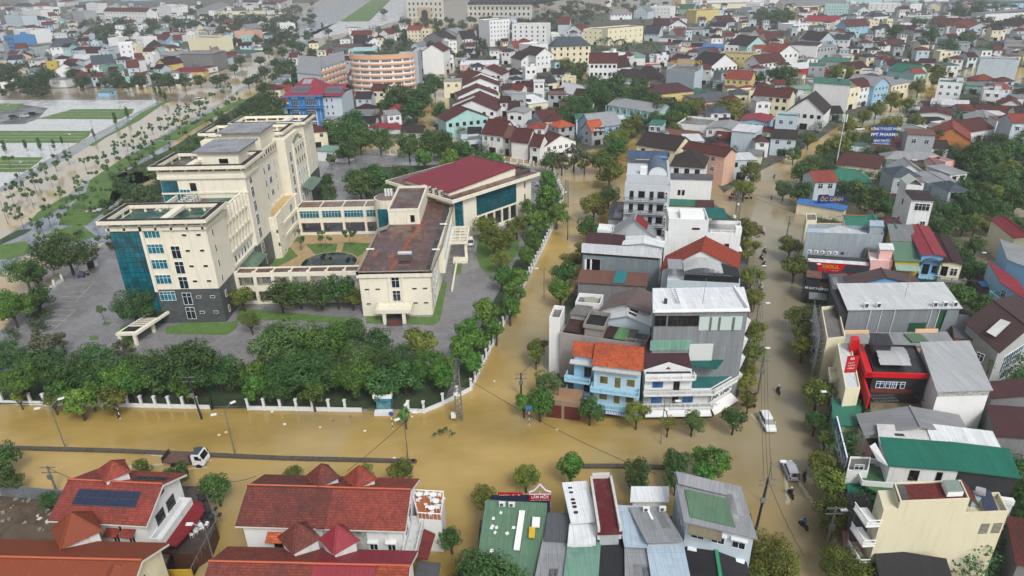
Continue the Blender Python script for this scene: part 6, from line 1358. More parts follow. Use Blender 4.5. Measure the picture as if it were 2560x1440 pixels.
for i in range(5): z=H*.06+i*(H-5.5)/4.6; win(bb,Wd*.17,-.02,z,'f',Wd*.2,1.9,'w'); win(bb,Wd*.66,-.02,z,'f',Wd*.3,1.9,'w')
win(bb,Wd*.5,-.02,H-4,'f',Wd*.85,2.8,'b')
for i in range(5):
    for x in (2,4.4): win(bb,Wd+x,Dp*.15,H*.12+i*H*.175,'f',.7,1.2,'w')
b=MB(); r0=H+.6; pk=H+6.5
b.poly([(-2,-1.5,r0),(Wd+1.2,-1.5,r0),(Wd*.7,Dp*.5,pk),(Wd*.3,Dp*.5,pk)]); b.poly([(Wd+1.2,-1.5,r0),(Wd+1.2,Dp,r0),(Wd*.7,Dp*.5,pk)]); b.poly([(-2,Dp,r0),(-2,-1.5,r0),(Wd*.3,Dp*.5,pk)]); b.poly([(Wd+1.2,Dp,r0),(-2,Dp,r0),(Wd*.3,Dp*.5,pk),(Wd*.7,Dp*.5,pk)])
b.poly([(Wd,Dp*.1,H-.4),(Wd+9.6,Dp*.1,H-.4),(Wd+9.6,Dp*.6,H+3.2),(Wd,Dp*.6,H+3.2)]); b.poly([(Wd+9.6,Dp*1.1,H-.4),(Wd,Dp*1.1,H-.4),(Wd,Dp*.6,H+3.2),(Wd+9.6,Dp*.6,H+3.2)])
b.build('roof',metal('8f3444',.12),bb); SOLG=plain('59606b',.3)
def patch(rt,p00,p10,p01,nx,ny,name='solar_panel',m=None):
    p00,p10,p01=map(Vector,(p00,p10,p01)); n=(p10-p00).cross(p01-p00).normalized()*.12
    for i in range(nx):
        for j in range(ny):
            f=lambda a,c: p00+(p10-p00)*a+(p01-p00)*c+n
            b=MB(); b.poly([f((i+.05)/nx,(j+.05)/ny),f((i+.95)/nx,(j+.05)/ny),f((i+.95)/nx,(j+.95)/ny),f((i+.05)/nx,(j+.95)/ny)]); b.build(name,m or SOLAR,rt)
t=.12; patch(bb,(Wd*.05,-1.5+(Dp*.5+1.5)*t,r0+(pk-r0)*t),(Wd*.62,-1.5+(Dp*.5+1.5)*t,r0+(pk-r0)*t),(Wd*.15,-1.5+(Dp*.5+1.5)*.55,r0+(pk-r0)*.55),7,2,m=SOLG)
patch(bb,(Wd+.8,Dp*.18,H+.2),(Wd+8.8,Dp*.18,H+.2),(Wd+.8,Dp*.5,H+2.5),7,2,m=SOLG)
patch(bb,(Wd*.32,Dp*.3,r0+(pk-r0)*.63),(Wd*.62,Dp*.3,r0+(pk-r0)*.63),(Wd*.34,Dp*.47,r0+(pk-r0)*.93),2,1,'roof_panel',plain('8d9298',.5))
# small annex with the same roof, and its porch
g=house(953,287,1006,288,17,h_from(953,287,22),'w','m','h',2,3,label='small white annex with crimson hipped roof and solar panels among dark trees',depth=15,side=False,slope=.7); w,d,H=LOC(g)
patch(g,(w*.45,d*.25,H+1.6),(w*.75,d*.25,H+1.6),(w*.45,d*.8,H+1.6),1,4,'roof_panel',plain('8f969b',.4)) if 0 else None
house(922,318,1000,322,12,h_from(922,318,14),'w','m','h',1,2,label='low porch with crimson hipped roof in front of the small solar annex',slope=.5,side=False)
house(792,377,862,383,9,h_from(795,378,26),'w','p','s',1,2,label='long white guardhouse with pale green roof behind the office tower',name='guardhouse',side=False)
house(205,655,238,640,8,h_from(205,655,26),'w','w','f',1,1,label='small white gatehouse beside the car park gate',name='gatehouse',side=False)
# orange curved building
ox,oy=G(957,247,0); H=h_from(866,140,104); sO=ppm(*G(957,250,5),10); RW=88/sO
og=root('curved_building',ox,oy+RW*.62,0,0,'large curved building ringed by orange bands and long strips of windows','building')
ORG=wall('d6a482',.3); OWH=wall('e2dfdc',.2); nO=40
def arcpts(r,yy,a0=-172,a1=-8): return [(r*math.cos(R(a0+(a1-a0)*i/nO)),yy*math.sin(R(a0+(a1-a0)*i/nO))) for i in range(nO+1)]
b=MB(); A=arcpts(RW,RW*.62); b.prism(A+[(RW,RW*.5),(-RW,RW*.5)],0,H); b.build('wall',OWH,og)
nf=7; fh=(H-1.6)/nf
for i in range(nf+1):
    z=i*fh; z1=z+(fh*.3 if i<nf else 2.2)
    A=arcpts(RW+.5,RW*.62+.5); Ai=arcpts(RW-.05,RW*.62-.05); b=MB()
    for q in range(nO): b.slab([(*A[q],z1),(*A[q+1],z1),(*Ai[q+1],z1),(*Ai[q],z1)],z1-z)
    b.build('orange_band',ORG,og)
for i in range(nf):
    z=i*fh+fh*.56
    for q in range(2,nO-2):
        if q%5==0: continue
        A=arcpts(RW+.03,RW*.62+.03); p=Vector((*A[q],0)); r_=Vector((*A[q+1],0)); d_=(r_-p); 
        o=link('window',win_mesh(1.5,1.1,'w'),og,((p.x+r_.x)/2,(p.y+r_.y)/2,z)); o.rotation_euler=(0,0,math.atan2(d_.y,d_.x))
        o.scale=(min(1.5,d_.length*.85/1.5),1,1)
        if q%2: continue
b=MB(); A=arcpts(RW-1.2,RW*.62-1.2); b.prism(A+[(RW-1.2,RW*.45),(-RW+1.2,RW*.45)],H,H+.3); b.build('roof',deck('b3b0aa','8d8a86',.5,.5),og)
b=MB(); A=arcpts(RW*.55,RW*.25); b.prism(A,H+.3,H+1.3); b.build('roof_hedge',DKG,og)
b=MB(); b.box(RW-.5,-RW*.1,0,RW+2.2,RW*.7,H+1.5); b.build('lift_shaft',wall('a3aab0',.4),og)
b=MB(); b.box(-RW*.9,RW*.05,H+.3,-RW*.2,RW*.4,H+2.4); b.slab([(-RW*.95,-RW*.1,H+2.2),(-RW*.2,-RW*.1,H+2.2),(-RW*.2,RW*.45,H+3.4),(-RW*.95,RW*.45,H+3.4)],.1); b.build('roof_shed',metal('9dc0c4',.1),og)
# wing of the orange building on the left
g=house(742,182,800,188,0,h_from(742,182,80),'l','g','m',5,0,back=(752,145),label='grey gable ended wing with pale curved metal roof joined to the curved orange building',depth=None,name='building',side=False,tank=False); w,d,H=LOC(g)
for i in range(2):
    for j in range(3): win(g,w*.25+i*w*.45+j*.9,0,H-4.5,'f',.35,2.2,'o')
g=house(797,172,862,152,0,h_from(797,172,76),'w','g','m',5,0,back=(800,147),label='orange banded wing with dense window rows between grey gable and curved building',name='building',side=False,tank=False); w,d,H=LOC(g)
for i in range(5):
    z=i*H/5; b=MB(); b.box(-.3,-.6,z,w,0,z+H*.085); b.build('orange_band',ORG,g); win_row(g,'f',.5,w-.5,0,z+H*.1,7,1.3,1.5,'w')
# town hall like white block at the top
def palace(ax,ay,bx,by,hp,back,label,nf,nw,roofc,arch=True):
    g=house(ax,ay,bx,by,0,h_from(ax,ay,hp),'w',roofc,'f',nf,0,back=back,label=label,name='building',side=False,tank=False); w,d,H=LOC(g); fh=H/nf
    part(g,'wall').data.materials[0]=wall('c9cac4',.3)
    for i in range(nf): win_row(g,'f',2,w-2,0,i*fh+fh*.3,nw,min(2.4,w/nw*.5),fh*.45,'d')
    b=MB(); b.box(-.3,-.5,fh*.95,w+.3,0,fh*1.08); b.box(-.4,-.7,H-.4,w+.4,0,H+.4)
    for i in range(nw+1): x=2+(w-4)*i/nw; b.box(x-.4,-.35,fh,x+.4,0,H)
    b.build('pilaster',wall('c9bfae',.3),g)
    return g,w,d,H,fh
g,w,d,H,fh=palace(1013,-12,1107,-12,57,(1052,-52),'large white block with arched stone portal at the top of the photo',4,8,'c')
b=MB(); b.box(w*.33,-1.2,0,w*.67,0,fh*1.9); b.build('portal',wall('b5a48c',.4),g)
b=MB(); pts=[(w*.5+w*.085*math.cos(math.pi*i/10),-1.25,fh*.9+fh*.6*math.sin(math.pi*i/10)) for i in range(11)]; b.poly([(w*.585,-1.25,0)]+pts+[(w*.415,-1.25,0)]); b.build('arch_opening',glass('16242e'),g)
g,w,d,H,fh=palace(1168,14,1330,14,42,(1176,-4),'long white arcaded block with dark mansard roof at the top of the photo',3,14,'k')
b=MB(); b.slab([(0,0,H+.5),(w,0,H+.5),(w-1,2.5,H+4.5),(1,2.5,H+4.5)],.3); b.box(1,2.5,H,w-1,d-1,H+4.5); b.build('mansard_roof',tile('33343a',.4),g)
for i in range(14): win(g,2+(w-4)*(i+.5)/14,1.2,H+1.5,'f',1.3,1.8,'y')
# far top rows: small houses filling the distance
rn=random.Random(11)
def blocked(x0,y0,x1,y1):
    for a in PLACED:
        if x0<a[2] and x1>a[0] and y0<a[3] and y1>a[1]: return True
    return False
ZONES=[(400,60,760,200),(740,-30,1020,110),(1000,-40,1340,90),(1330,-10,1500,70),(180,30,640,85),(1450,45,1640,130),(2300,20,2420,160),(330,-30,620,60),(0,100,60,250),(0,190,700,600),(1570,-20,1640,60),(1880,20,1990,110)]
cnt=0
for row,(yy,hp,ww) in enumerate(((-3,9,24),(6,10,26),(16,12,28),(28,13,30),(42,15,32),(58,16,36),(76,18,38),(96,20,40),(118,20,44),(142,22,46))):
    x=-20+rn.random()*30
    while x<2580:
        w_=ww*rn.uniform(.7,1.4); y_=yy+rn.uniform(-5,5)-(x-1280)*.004; hp_=hp*rn.uniform(.7,1.5); dp_=rn.uniform(5,8)+yy*.05; xx=x; x+=w_*rn.uniform(1.0,1.5)
        z=[q for q in ZONES if xx+w_>q[0] and xx<q[2] and y_>q[1] and y_<q[3]]
        if z or blocked(xx+3,y_-dp_+3,xx+w_-3,y_+hp_*.6) or (xx<1650 and yy>50) : continue
        wc=rn.choice('wwwwwlgcbgtwc'); rc,ty=rn.choice([('r','h'),('n','g'),('g','m'),('w','m'),('g','G'),('c','f'),('c','f'),('s','h'),('l','f'),('t','m'),('r','G'),('d','g'),('g','M')])
        h=h_from(xx,y_,hp_); g=house(xx,y_,xx+w_,y_+rn.uniform(-3,4),dp_,h,wc,rc,ty,max(1,min(5,int(h/3.8))),group='houses of the flooded town',side=False,win_=rn.choice((2,3,3)),tank=False)
        PLACED.append((xx,y_-dp_,xx+w_,y_+hp_)); cnt+=1
print('infill',cnt)
# ---- writing on the far buildings ----
def sign_at(px0,py0,px1,py1,z,lines,board,label,post=True,name='billboard',thick=.3,frame=None):
    a=Vector((*G(px0,py1,z),z)); b_=Vector((*G(px1,py1,z),z)); L=(b_-a).length; rz=math.atan2(b_.y-a.y,b_.x-a.x); hh=abs(py1-py0)/ppm(a.x,a.y,z)*1.02
    rt=root(name,a.x,a.y,0,rz,label,'sign'); q=MB(); q.box(0,0,z,L,thick,z+hh); SB=q.build('board',board,rt)
    if post:
        for x in (.15,.85): q=MB(); q.box(L*x-.15,.05,0,L*x+.15,thick-.05,z); q.build('post',STEEL,rt)
    n=len(lines)
    for i,(s,m,szf,sx) in enumerate(lines): text(s,SB,L/2,z+hh*(1-(i+.5)/n),hh/n*szf,m,-.05,sx=sx)
    return rt
sign_at(2184,316,2236,344,6.0,[('CÔNG TY DƯỢC PHẨM',WHT,.62,.75),('FPT PHARMA',WHT,.8,1.)],plain('1d3f8a',.4),'blue roadside billboard with white pharmacy company lettering, upper board')
sign_at(2182,348,2222,364,3.2,[('NHÀ THUỐC',WHT,.9,.9),('LONG CHÂU',WHT,.9,1.)],plain('1d4fa0',.4),'blue pharmacy fascia with white lettering below the roadside billboard',False)
sign_at(2043,490,2112,507,4.2,[('ỐC DÍNH',YEL,.75,1.)],plain('123a78',.4),'dark blue eatery fascia with yellow letters reading ỐC DÍNH',False)
g=house(1993,508,2110,527,9,3.4,'c','b','s',1,0,label='low cream walled street eatery with blue awning under the ỐC DÍNH sign',name='eatery',side=False,tank=False)
sign_at(1832,238,1860,252,4,[('Sapocha',plain('2f7a3a'),.7,.9)],plain('d0a81c',.4),'yellow shop sign with green script on the dark green roofed shop',False)
sign_at(1768,271,1792,280,3,[('BIA BER',WHT,.7,.9)],DGY,'dark shop sign with white capitals below the black roof near yellow trees',False)
sign_at(1693,148,1736,165,13,[('HOLDIVIELAND',YEL,.7,.9)],plain('8b9094',.5),'grey roof edge sign with raised yellow capitals on the pale grey walled building',False)
sign_at(1690,118,1745,128,3,[('HUYEN BANG',WHT,.9,.9)],RED,'red roadside sign with white capitals beside the far forecourt',True)
sign_at(1485,319,1512,331,7,[('Buffet 60k',WHT,.7,.8)],DGY,'dark fascia with white letters under the orange roof of the grey house',False)
sign_at(2027,168,2064,188,3,[('',RED,.5,1)],RED,'red supermarket fascia at the street corner under a white sheet roof',False)
sign_at(1108,335,1110,336,3,[('',RED,.5,1)],RED,'x',False) if 0 else None
# ---------------- small houses and garden greenery filling the blocks ----------------
def inpoly(x,y,P):
    c=False; n=len(P)
    for i in range(n):
        x1,y1=P[i]; x2,y2=P[i-1]
        if (y1>y)!=(y2>y) and x<(x2-x1)*(y-y1)/(y2-y1)+x1: c=not c
    return c
def hits(x,y,r):
    for fx,fy,w,d,rz in FOOT:
        dx,dy=x-fx,y-fy
        if abs(dx)+abs(dy)>w+d+r*2: continue
        a=dx*math.cos(rz)+dy*math.sin(rz); b=-dx*math.sin(rz)+dy*math.cos(rz)
        if abs(a)<w/2+r and abs(b)<d/2+r: return True
    return False
STP=[(1890,440),(1960,418),(2050,362),(2130,330),(2230,285),(2310,235),(2420,195)]
def seg_d(x,y,a,b):
    dx,dy=b[0]-a[0],b[1]-a[1]; t=max(0,min(1,((x-a[0])*dx+(y-a[1])*dy)/(dx*dx+dy*dy))); return math.hypot(x-a[0]-dx*t,y-a[1]-dy*t)
rn=random.Random(21)
POL=[[(G(q[i],q[i+1],0)) for i in range(0,len(q),2)] for q in BLK_]
n_in=0
for k_,tries in ((2,2600),(3,900),(4,900),(5,150)):
    P=POL[k_]; q=BLK_[k_]
    for _ in range(tries):
        px_,py_=rn.uniform(min(q[0::2]),max(q[0::2])),rn.uniform(max(min(q[1::2]),14),max(q[1::2])); x,y=G(px_,py_,0)
        if not(-30<px_<2600) or not inpoly(x,y,P) or (1330<px_<1650 and py_<90) or (1440<px_<1650 and py_<150) or (px_>2400 and py_>365) or (1380<px_<1760 and 190<py_<330 and rn.random()<.8): continue
        if any(seg_d(px_,py_,STP[i_],STP[i_+1])<(82 if k_==3 else 24) for i_ in range(len(STP)-1)): continue
        w,d=rn.uniform(5,10),rn.uniform(7,11); 
        if hits(x,y,max(w,d)*.52): continue
        rz=rn.choice((0,0,-.35,.3,-.15))+rn.uniform(-.06,.06); h=rn.choice((3.4,3.6,6.5,7,9.5)); c,s=math.cos(rz),math.sin(rz)
        a=(x-w/2*c+d/2*s,y-w/2*s-d/2*c); b=(x+w/2*c+d/2*s,y+w/2*s-d/2*c); pa,pb=proj(*a,h),proj(*b,h)
        rc,ty=rn.choice([('r','h'),('n','g'),('g','m'),('w','m'),('g','M'),('c','f'),('s','h'),('t','m'),('n','h'),('d','g'),('u','m'),('r','g')])
        house(pa[0],pa[1],pb[0],pb[1],5,h,rn.choice('wwwwlgclwgct'),rc,ty,max(1,int(h/3.2)),group='houses of the flooded town',side=False,win_=2,tank=False,depth=d); n_in+=1
print('infill2',n_in)
# ---------------- trees ----------------
def leafmat(name,c1,c2,c3):
    m=N(name); a,b,c=c1,c2,c3
    g=m.n('ShaderNodeNewGeometry'); oi=m.n('ShaderNodeObjectInfo')
    cl=m.ramp(m.noise(m.pos(),.45,3,.6),(.38,0),(.62,1))
    x=m.mix(cl,a,b); x=m.mix(m.ramp(g.outputs['Random Per Island'],(.55,0),(1,.6)),x,c)
    hs=m.n('ShaderNodeHueSaturation'); m.l(x,hs.inputs['Color'])
    mr=m.n('ShaderNodeMapRange'); mr.inputs[3].default_value=.72; mr.inputs[4].default_value=1.3; m.l(oi.outputs['Random'],mr.inputs[0]); m.l(mr.outputs[0],hs.inputs['Value']); m2=m.n('ShaderNodeMapRange'); m2.inputs[3].default_value=.474; m2.inputs[4].default_value=.522; w_=m.n('ShaderNodeMath',operation='FRACT'); w3=m.n('ShaderNodeMath',operation='MULTIPLY'); w3.inputs[1].default_value=7.31; m.l(oi.outputs['Random'],w3.inputs[0]); m.l(w3.outputs[0],w_.inputs[0]); m.l(w_.outputs[0],m2.inputs[0]); m.l(m2.outputs[0],hs.inputs['Hue'])
    m.l(hs.outputs[0],m.b.inputs['Base Color']); m.b.inputs['Roughness'].default_value=.6; m.b.inputs['Specular IOR Level'].default_value=.25
    return m.m
LM={'r':leafmat('leaves_dark',(.022,.058,.015),(.05,.11,.026),(.09,.17,.04)),
    'b':leafmat('leaves_bright',(.03,.08,.016),(.07,.17,.022),(.16,.28,.04)),
    'y':leafmat('leaves_olive',(.055,.08,.014),(.12,.15,.022),(.22,.23,.04)),
    'h':leafmat('leaves_far',(.026,.055,.022),(.05,.09,.032),(.08,.13,.045)),
    's':leafmat('leaves_young',(.045,.09,.035),(.08,.14,.05),(.13,.2,.07)),
    'a':leafmat('leaves_sparse',(.06,.07,.04),(.09,.10,.05),(.14,.15,.09))}
BARK=deck('4a4038','2b2520',.6,.9,2.)
import numpy as np
def leaves(v,f,c,rad,n,s,rn,squash=1.):
    """a clump of n small leaf faces on a ball, appended to v, f"""
    g=np.random.default_rng(int(rn.random()*1e9)); u=g.normal(size=(n,3)); u/=np.linalg.norm(u,axis=1)[:,None]
    p=np.array(c)[None]+u*np.array([1,1,squash])*rad*g.uniform(.72,1.05,(n,1))
    nr=u+np.array([0,0,.5])+g.uniform(-.55,.55,(n,3)); nr/=np.linalg.norm(nr,axis=1)[:,None]
    t=np.cross(nr,g.normal(size=(n,3))); t/=np.linalg.norm(t,axis=1)[:,None]; w=np.cross(nr,t); q=s*g.uniform(.6,1.3,(n,1))
    P=np.stack([p+t*q,p+w*q*.55,p-t*q,p-w*q*.55],1).reshape(-1,3); i=len(v); v.extend(map(tuple,P.tolist())); f.extend([(i+4*k_,i+4*k_+1,i+4*k_+2,i+4*k_+3) for k_ in range(n)])
def crown_mesh(kind,lod,seed):
    """unit crown, radius 1, centre at the origin"""
    rn=random.Random(seed*31+hash(lod)%7); v=[];f=[]
    n,s={0:(7600,.038),1:(2600,.066),2:(620,.13)}[lod]
    if kind=='s': n=int(n*.45); ncl=7
    elif kind=='b': ncl=26
    elif kind=='a': n=int(n*.4); ncl=16
    else: ncl=20
    cs=[]
    for i in range(ncl):
        z=rn.uniform(-.75,1); a=rn.uniform(0,6.28); rr=math.sqrt(max(0,1-z*z)); k_=rn.uniform(.45,.82)
        c=Vector((math.cos(a)*rr*k_,math.sin(a)*rr*k_,z*.8*k_+(.05 if kind!='s' else rn.uniform(-.3,.5))))
        cs.append((c,rn.uniform(.24,.42) if kind in 'ry' or kind=='h' else rn.uniform(.17,.3)))
    if kind in 'ryhb': cs.append((Vector((0,0,.05)),.62))
    if kind=='c': cs=[(Vector((rn.uniform(-.2,.2),rn.uniform(-.2,.2),-1.+2.2*i/9)),.5*(1-.5*abs(i/9-.35))) for i in range(10)]
    tot=sum(r*r for c,r in cs)
    for c,r in cs: leaves(v,f,c,r,max(6,int(n*r*r/tot)),s*(1.25 if kind in 'sa' else 1),rn,.8)
    me=bpy.data.meshes.new('crown'); me.from_pydata(v,[],f); me.materials.append(LM[{'c':'r'}.get(kind,kind)]); return me
def palm_mesh():
    v=[];f=[]; rn=random.Random(5)
    for i in range(15):
        a=i*2.4; el=rn.uniform(-.2,.9); d=Vector((math.cos(a),math.sin(a),0)); p=Vector((0,0,0)); w=.16
        for q in range(6):
            t=q/6; nx=p+d*.2+Vector((0,0,.2*(el-t*1.9)))
            sd=d.cross(Vector((0,0,1)))*w*(1-t*.7); k_=len(v)
            v+=[tuple(p-sd-Vector((0,0,.08))),tuple(p),tuple(nx),tuple(nx-sd*.8-Vector((0,0,.08)))]; f.append((k_,k_+1,k_+2,k_+3)); k_=len(v)
            v+=[tuple(p),tuple(p+sd-Vector((0,0,.08))),tuple(nx+sd*.8-Vector((0,0,.08))),tuple(nx)]; f.append((k_,k_+1,k_+2,k_+3)); p=nx
    me=bpy.data.meshes.new('crown'); me.from_pydata(v,[],f); me.materials.append(LM['h']); return me
def trunk_mesh(kind):
    b=MB(); rn=random.Random(3)
    if kind in 'sp': b.tube((0,0,-.05),(.02,0,.75),.02 if kind=='s' else .03,5,0,.014); b.tube((.02,0,.75),(0,.02,1.05),.014,5,0,.006)
    else:
        b.tube((0,0,-.05),(.02,.01,.42),.06,7,0,.045)
        for i in range(5):
            a=i*1.26+.3; e=Vector((.28*math.cos(a),.28*math.sin(a),rn.uniform(.72,.95))); m_=Vector((.1*math.cos(a),.1*math.sin(a),.6)); b.tube((.02,.01,.4),m_,.035,5,0,.025); b.tube(m_,e,.025,5,0,.01)
    o=b.build('trunk',BARK); me=o.data; bpy.data.objects.remove(o); return me
TM={k_:trunk_mesh(k_) for k_ in 'rsp'}; CM={}
def crown(kind,lod,sd):
    key=(kind,lod,sd%3)
    if key not in CM: CM[key]=palm_mesh() if kind=='p' else crown_mesh(kind,lod,sd%3+ord(kind))
    return CM[key]
KW={'r':'dark green leafy','b':'bright green clumped','y':'olive yellow leafy','s':'slender young','p':'tall palm','c':'dark narrow','a':'sparse pale','h':'dark far'}
T0={'r':1.6,'b':2.,'y':1.8,'s':2.2,'p':5.5,'c':1.6,'a':1.8,'h':1.5}
nT=0
def tree(px_,py_,rp,kind,base=0.,group=None):
    global nT
    r=3.; hc=4; rp*={'s':1.3,'c':1.2,'a':1.1,'r':1.22 if rp<40 else .98,'b':1.25 if rp<40 else 1.1,'y':1.28,'h':1.2,'p':1.1}[kind]
    for _ in range(5):
        x,y=G(px_,py_,hc); r=rp/ppm(x,y,hc); hc=base+T0[kind]+r*(.72 if kind not in 'c' else 1.1)*(1. if kind!='s' else .9)
    rn=random.Random(int(px_*3+py_*7)); lod=0 if rp>48 else (1 if rp>20 else 2)
    nm={'p':'palm_tree','s':'young_tree','c':'cypress_tree'}.get(kind,'tree')
    t=bpy.data.objects.new(nm,None); COL.objects.link(t); t.location=(x,y,base-.1); t.rotation_euler=(0,0,rn.uniform(0,6.28)); t['category']='tree'
    if group: t['group']=group
    H=hc-base+.1
    k1=link('trunk',TM['p' if kind=='p' else ('s' if kind in 'sc' else 'r')],t); k1.scale=(H*1.,H*1.,H)
    c=link('crown',crown(kind,lod,nT),t,(0,0,H)); sz=rn.uniform(.92,1.1); c.scale=(r*1.05,r*1.05,r*sz*(1.25 if kind in 'sb' else 1.05)); c.rotation_euler=(0,0,rn.uniform(0,6.28))
    AUTO.append((t,'%s tree'%KW[kind],(x,y,hc))); nT+=1
    return t
def trees(kind,txt,base=0.,group=None,rs=None,sc=1):
    v=[float(q) for q in txt.replace(';',',').split(',') if q.strip()]
    st=2 if rs else 3
    for n_,i in enumerate(range(0,len(v)-st+1,st)):
        kd=kind
        if kind=='r' and group==GC and v[i+1]>750: kd='rrbrrrrrbr'[n_%10]
        tree(v[i],v[i+1],(rs or v[i+2])*sc,kd,base,group)
GC='trees of the office compound'
trees('r','60,680,50;165,625,72;25,765,48;92,745,42;20,885,60;160,918,72;228,905,58;275,923,61;60,945,48;480,918,90;425,905,75;545,933,53;305,945,45;390,945,45;332,768,54;710,865,85;700,945,53;765,933,66;805,865,66;855,835,58;832,923,61;905,905,58;885,942,51;945,852,42;945,923,52;1002,895,52;1010,945,38;950,965,38;640,965,34;590,935,33;100,928,46;20,955,33;700,737,38;748,732,40;800,732,42;842,727,38;240,945,33;350,913,37;780,980,28;700,980,25',.3,GC)
trees('b','640,930,42;1087,915,48;1215,782,32;1170,822,30;1152,872,30;1182,905,30;1196,850,26;1255,692,24;1275,770,26;1290,730,28;1300,690,24;1318,640,22;1330,600,24;1345,552,32;1320,520,20;1372,492,32;1392,532,26;1370,455,24;1240,820,24;1110,945,30;460,960,34;330,960,34;150,975,28',.3,GC)
trees('y','1050,852,36;1235,602,30;1215,566,26;1292,562,24;1250,650,20;605,742,24;880,742,20;625,802,20;1270,590,18',.3,GC)
trees('a','112,862,40;150,850,24;300,872,34;1435,388,34;1462,402,28;1405,405,26',.2)
trees('s','254,778,13;748,595,15;812,590,15;872,590,14;700,700,12;812,500,12;828,402,14;700,590,13',.3,GC)
trees('r','820,482,22;815,452,18;900,462,36;882,447,24;960,457,32;1000,432,24;870,377,28;1160,382,26;1200,397,22;1110,362,32;1022,367,40;1076,357,36;950,352,28;900,352,30;1265,425,20;1300,432,20;930,430,22',.3,GC)
GS='street trees standing in the flood'
trees('r','840,322,30;882,302,28;862,335,32;1000,242,34;1050,252,30;1032,277,28;1086,212,26;1100,282,24;975,262,22;1060,225,20;1380,402,26;1500,402,26;1542,372,26;1470,572,30;1412,682,30;1372,957,32;1732,1052,26;1836,1047,28;1522,490,24;1475,1022,30;540,1219,36;440,1188,28;1128,1345,26;1225,1462,108;1310,1485,50;1145,1475,50;1190,1440,46;5,1150,38;20,1200,26;120,1252,20;1686,1157,42;1690,1200,24;1590,1182,32;1592,1215,20;2192,502,42;2150,482,28;2232,522,28;2040,1052,26;1960,192,30',0,GS)
trees('b','1350,1003,40;1310,1005,20;1426,1165,32;1786,1152,42;1760,1175,28;1012,1036,16;195,1000,36;225,985,26;1402,727,30;1060,395,22;1120,400,24;1160,375,20;1240,400,20;1750,1140,20;1100,375,20',0,GS)
trees('y','282,1002,28;132,1002,18;45,992,14;355,1167,18;732,1184,18;912,1182,20;1002,1177,26;1210,1242,26;1315,1187,28;1346,872,22;1340,892,15;1485,512,28;1525,432,32;1430,652,22;1455,620,16;1592,1032,26;1670,1057,17;1870,572,28;1872,622,24;1880,692,24;1882,742,24;1890,832,26;1888,882,24;1870,932,20;1866,962,20;1872,1000,16;1976,612,24;1988,667,28;2000,792,28;2012,832,26;2008,868,24;2045,982,32;2055,1152,28;2075,1208,36;2085,1275,36;2082,1312,26;2110,1412,42;2165,1432,34;1925,1392,50;1950,1420,40;1900,1430,30;2065,1095,18;1880,432,24;1860,472,22;2140,1180,16',0,GS)
trees('r','1960,472,20;2010,432,30;2002,482,26;2040,412,24;1985,385,18;2422,392,32;2472,392,32;2532,382,32;2442,432,30;2502,452,32;2452,482,28;2542,502,30;2412,502,28;2492,522,26;2352,572,26;2402,642,28;2442,612,22;2362,620,18;2432,672,28;2402,742,32;2452,762,26;2540,440,24;2330,440,18;2560,1170,24;2545,1220,34;2560,1300,24;2350,345,22;2560,330,26;2410,560,22',0,'trees of the flooded woods at the right')
trees('y','2092,362,26;2122,317,20;2160,292,16;2192,272,18;2232,252,20;2230,312,24;2292,302,18;2297,217,18;2342,182,22;2350,202,16;2090,187,20;2112,182,20;1832,272,26;1808,272,20;1722,272,24;1580,312,26;1562,332,22;1542,347,26;1702,300,20;1415,167,18;1740,262,18;2060,372,18;2022,350,16;2130,345,16;2270,260,14;2440,560,22;2480,480,24;2520,420,24;1715,440,14;1690,320,16',0,GS)
trees('r','1532,217,34;1572,237,32;1612,252,32;1502,242,26;1462,262,26;1432,272,24;1402,282,20;1662,272,32;1702,287,24;1550,260,26;1600,215,22;1436,187,18;1452,167,16;1482,202,18;1420,250,16;1380,300,16;1900,195,14;2215,140,14;2240,80,20;2300,60,18;2330,90,20;2370,120,20;2420,100,20;2390,70,16;2350,50,16;2460,130,18;2500,60,14;2400,30,18;2450,20,16;1940,45,20;1910,35,16;1970,40,16;1740,190,12;2050,70,12;1480,290,20;1640,300,22;2110,60,12',0,'trees between the far houses')
trees('c','2240,212,12;8,365,8;62,360,7;98,358,8;132,360,7;286,295,8;315,280,7;233,332,6;153,350,5;385,222,7;399,228,7;412,240,7;1110,140,8;805,65,5',0)
trees('p','1500,101;1520,97;1538,104;1555,100;1572,110;1597,116;1613,106;1630,110;1640,122;1480,115;950,75;1975,12;360,90;1420,545;1395,955;2450,845;2475,905;610,32;630,38',0,'palm trees',rs=11)
trees('s','40,455,13;75,437,12;110,425,15;135,405,13;168,390,12;210,405,11;247,405,8;200,450,13;235,437,10;270,417,14;283,380,9;295,400,8;325,410,14;315,360,9;343,343,9;340,367,12;370,352,13;408,325,10;418,296,7;441,285,8;440,306,10;465,290,9;467,266,7;495,265,12;515,255,8;500,285,8;530,240,8;560,228,8;575,215,8;75,492,12;110,515,13;35,525,12;30,495,9;22,470,10;145,480,12;178,500,12;150,535,12;100,590,11;205,500,12;240,470,12;290,445,13;350,400,11;385,380,11;370,430,12;420,350,11;455,330,11;470,350,11;490,310,10;520,300,10;545,280,10;570,262,10;590,245,10;330,440,12;280,480,12;225,520,12;545,215,7;20,400,11;100,560,10',0,'young trees along the boulevard')
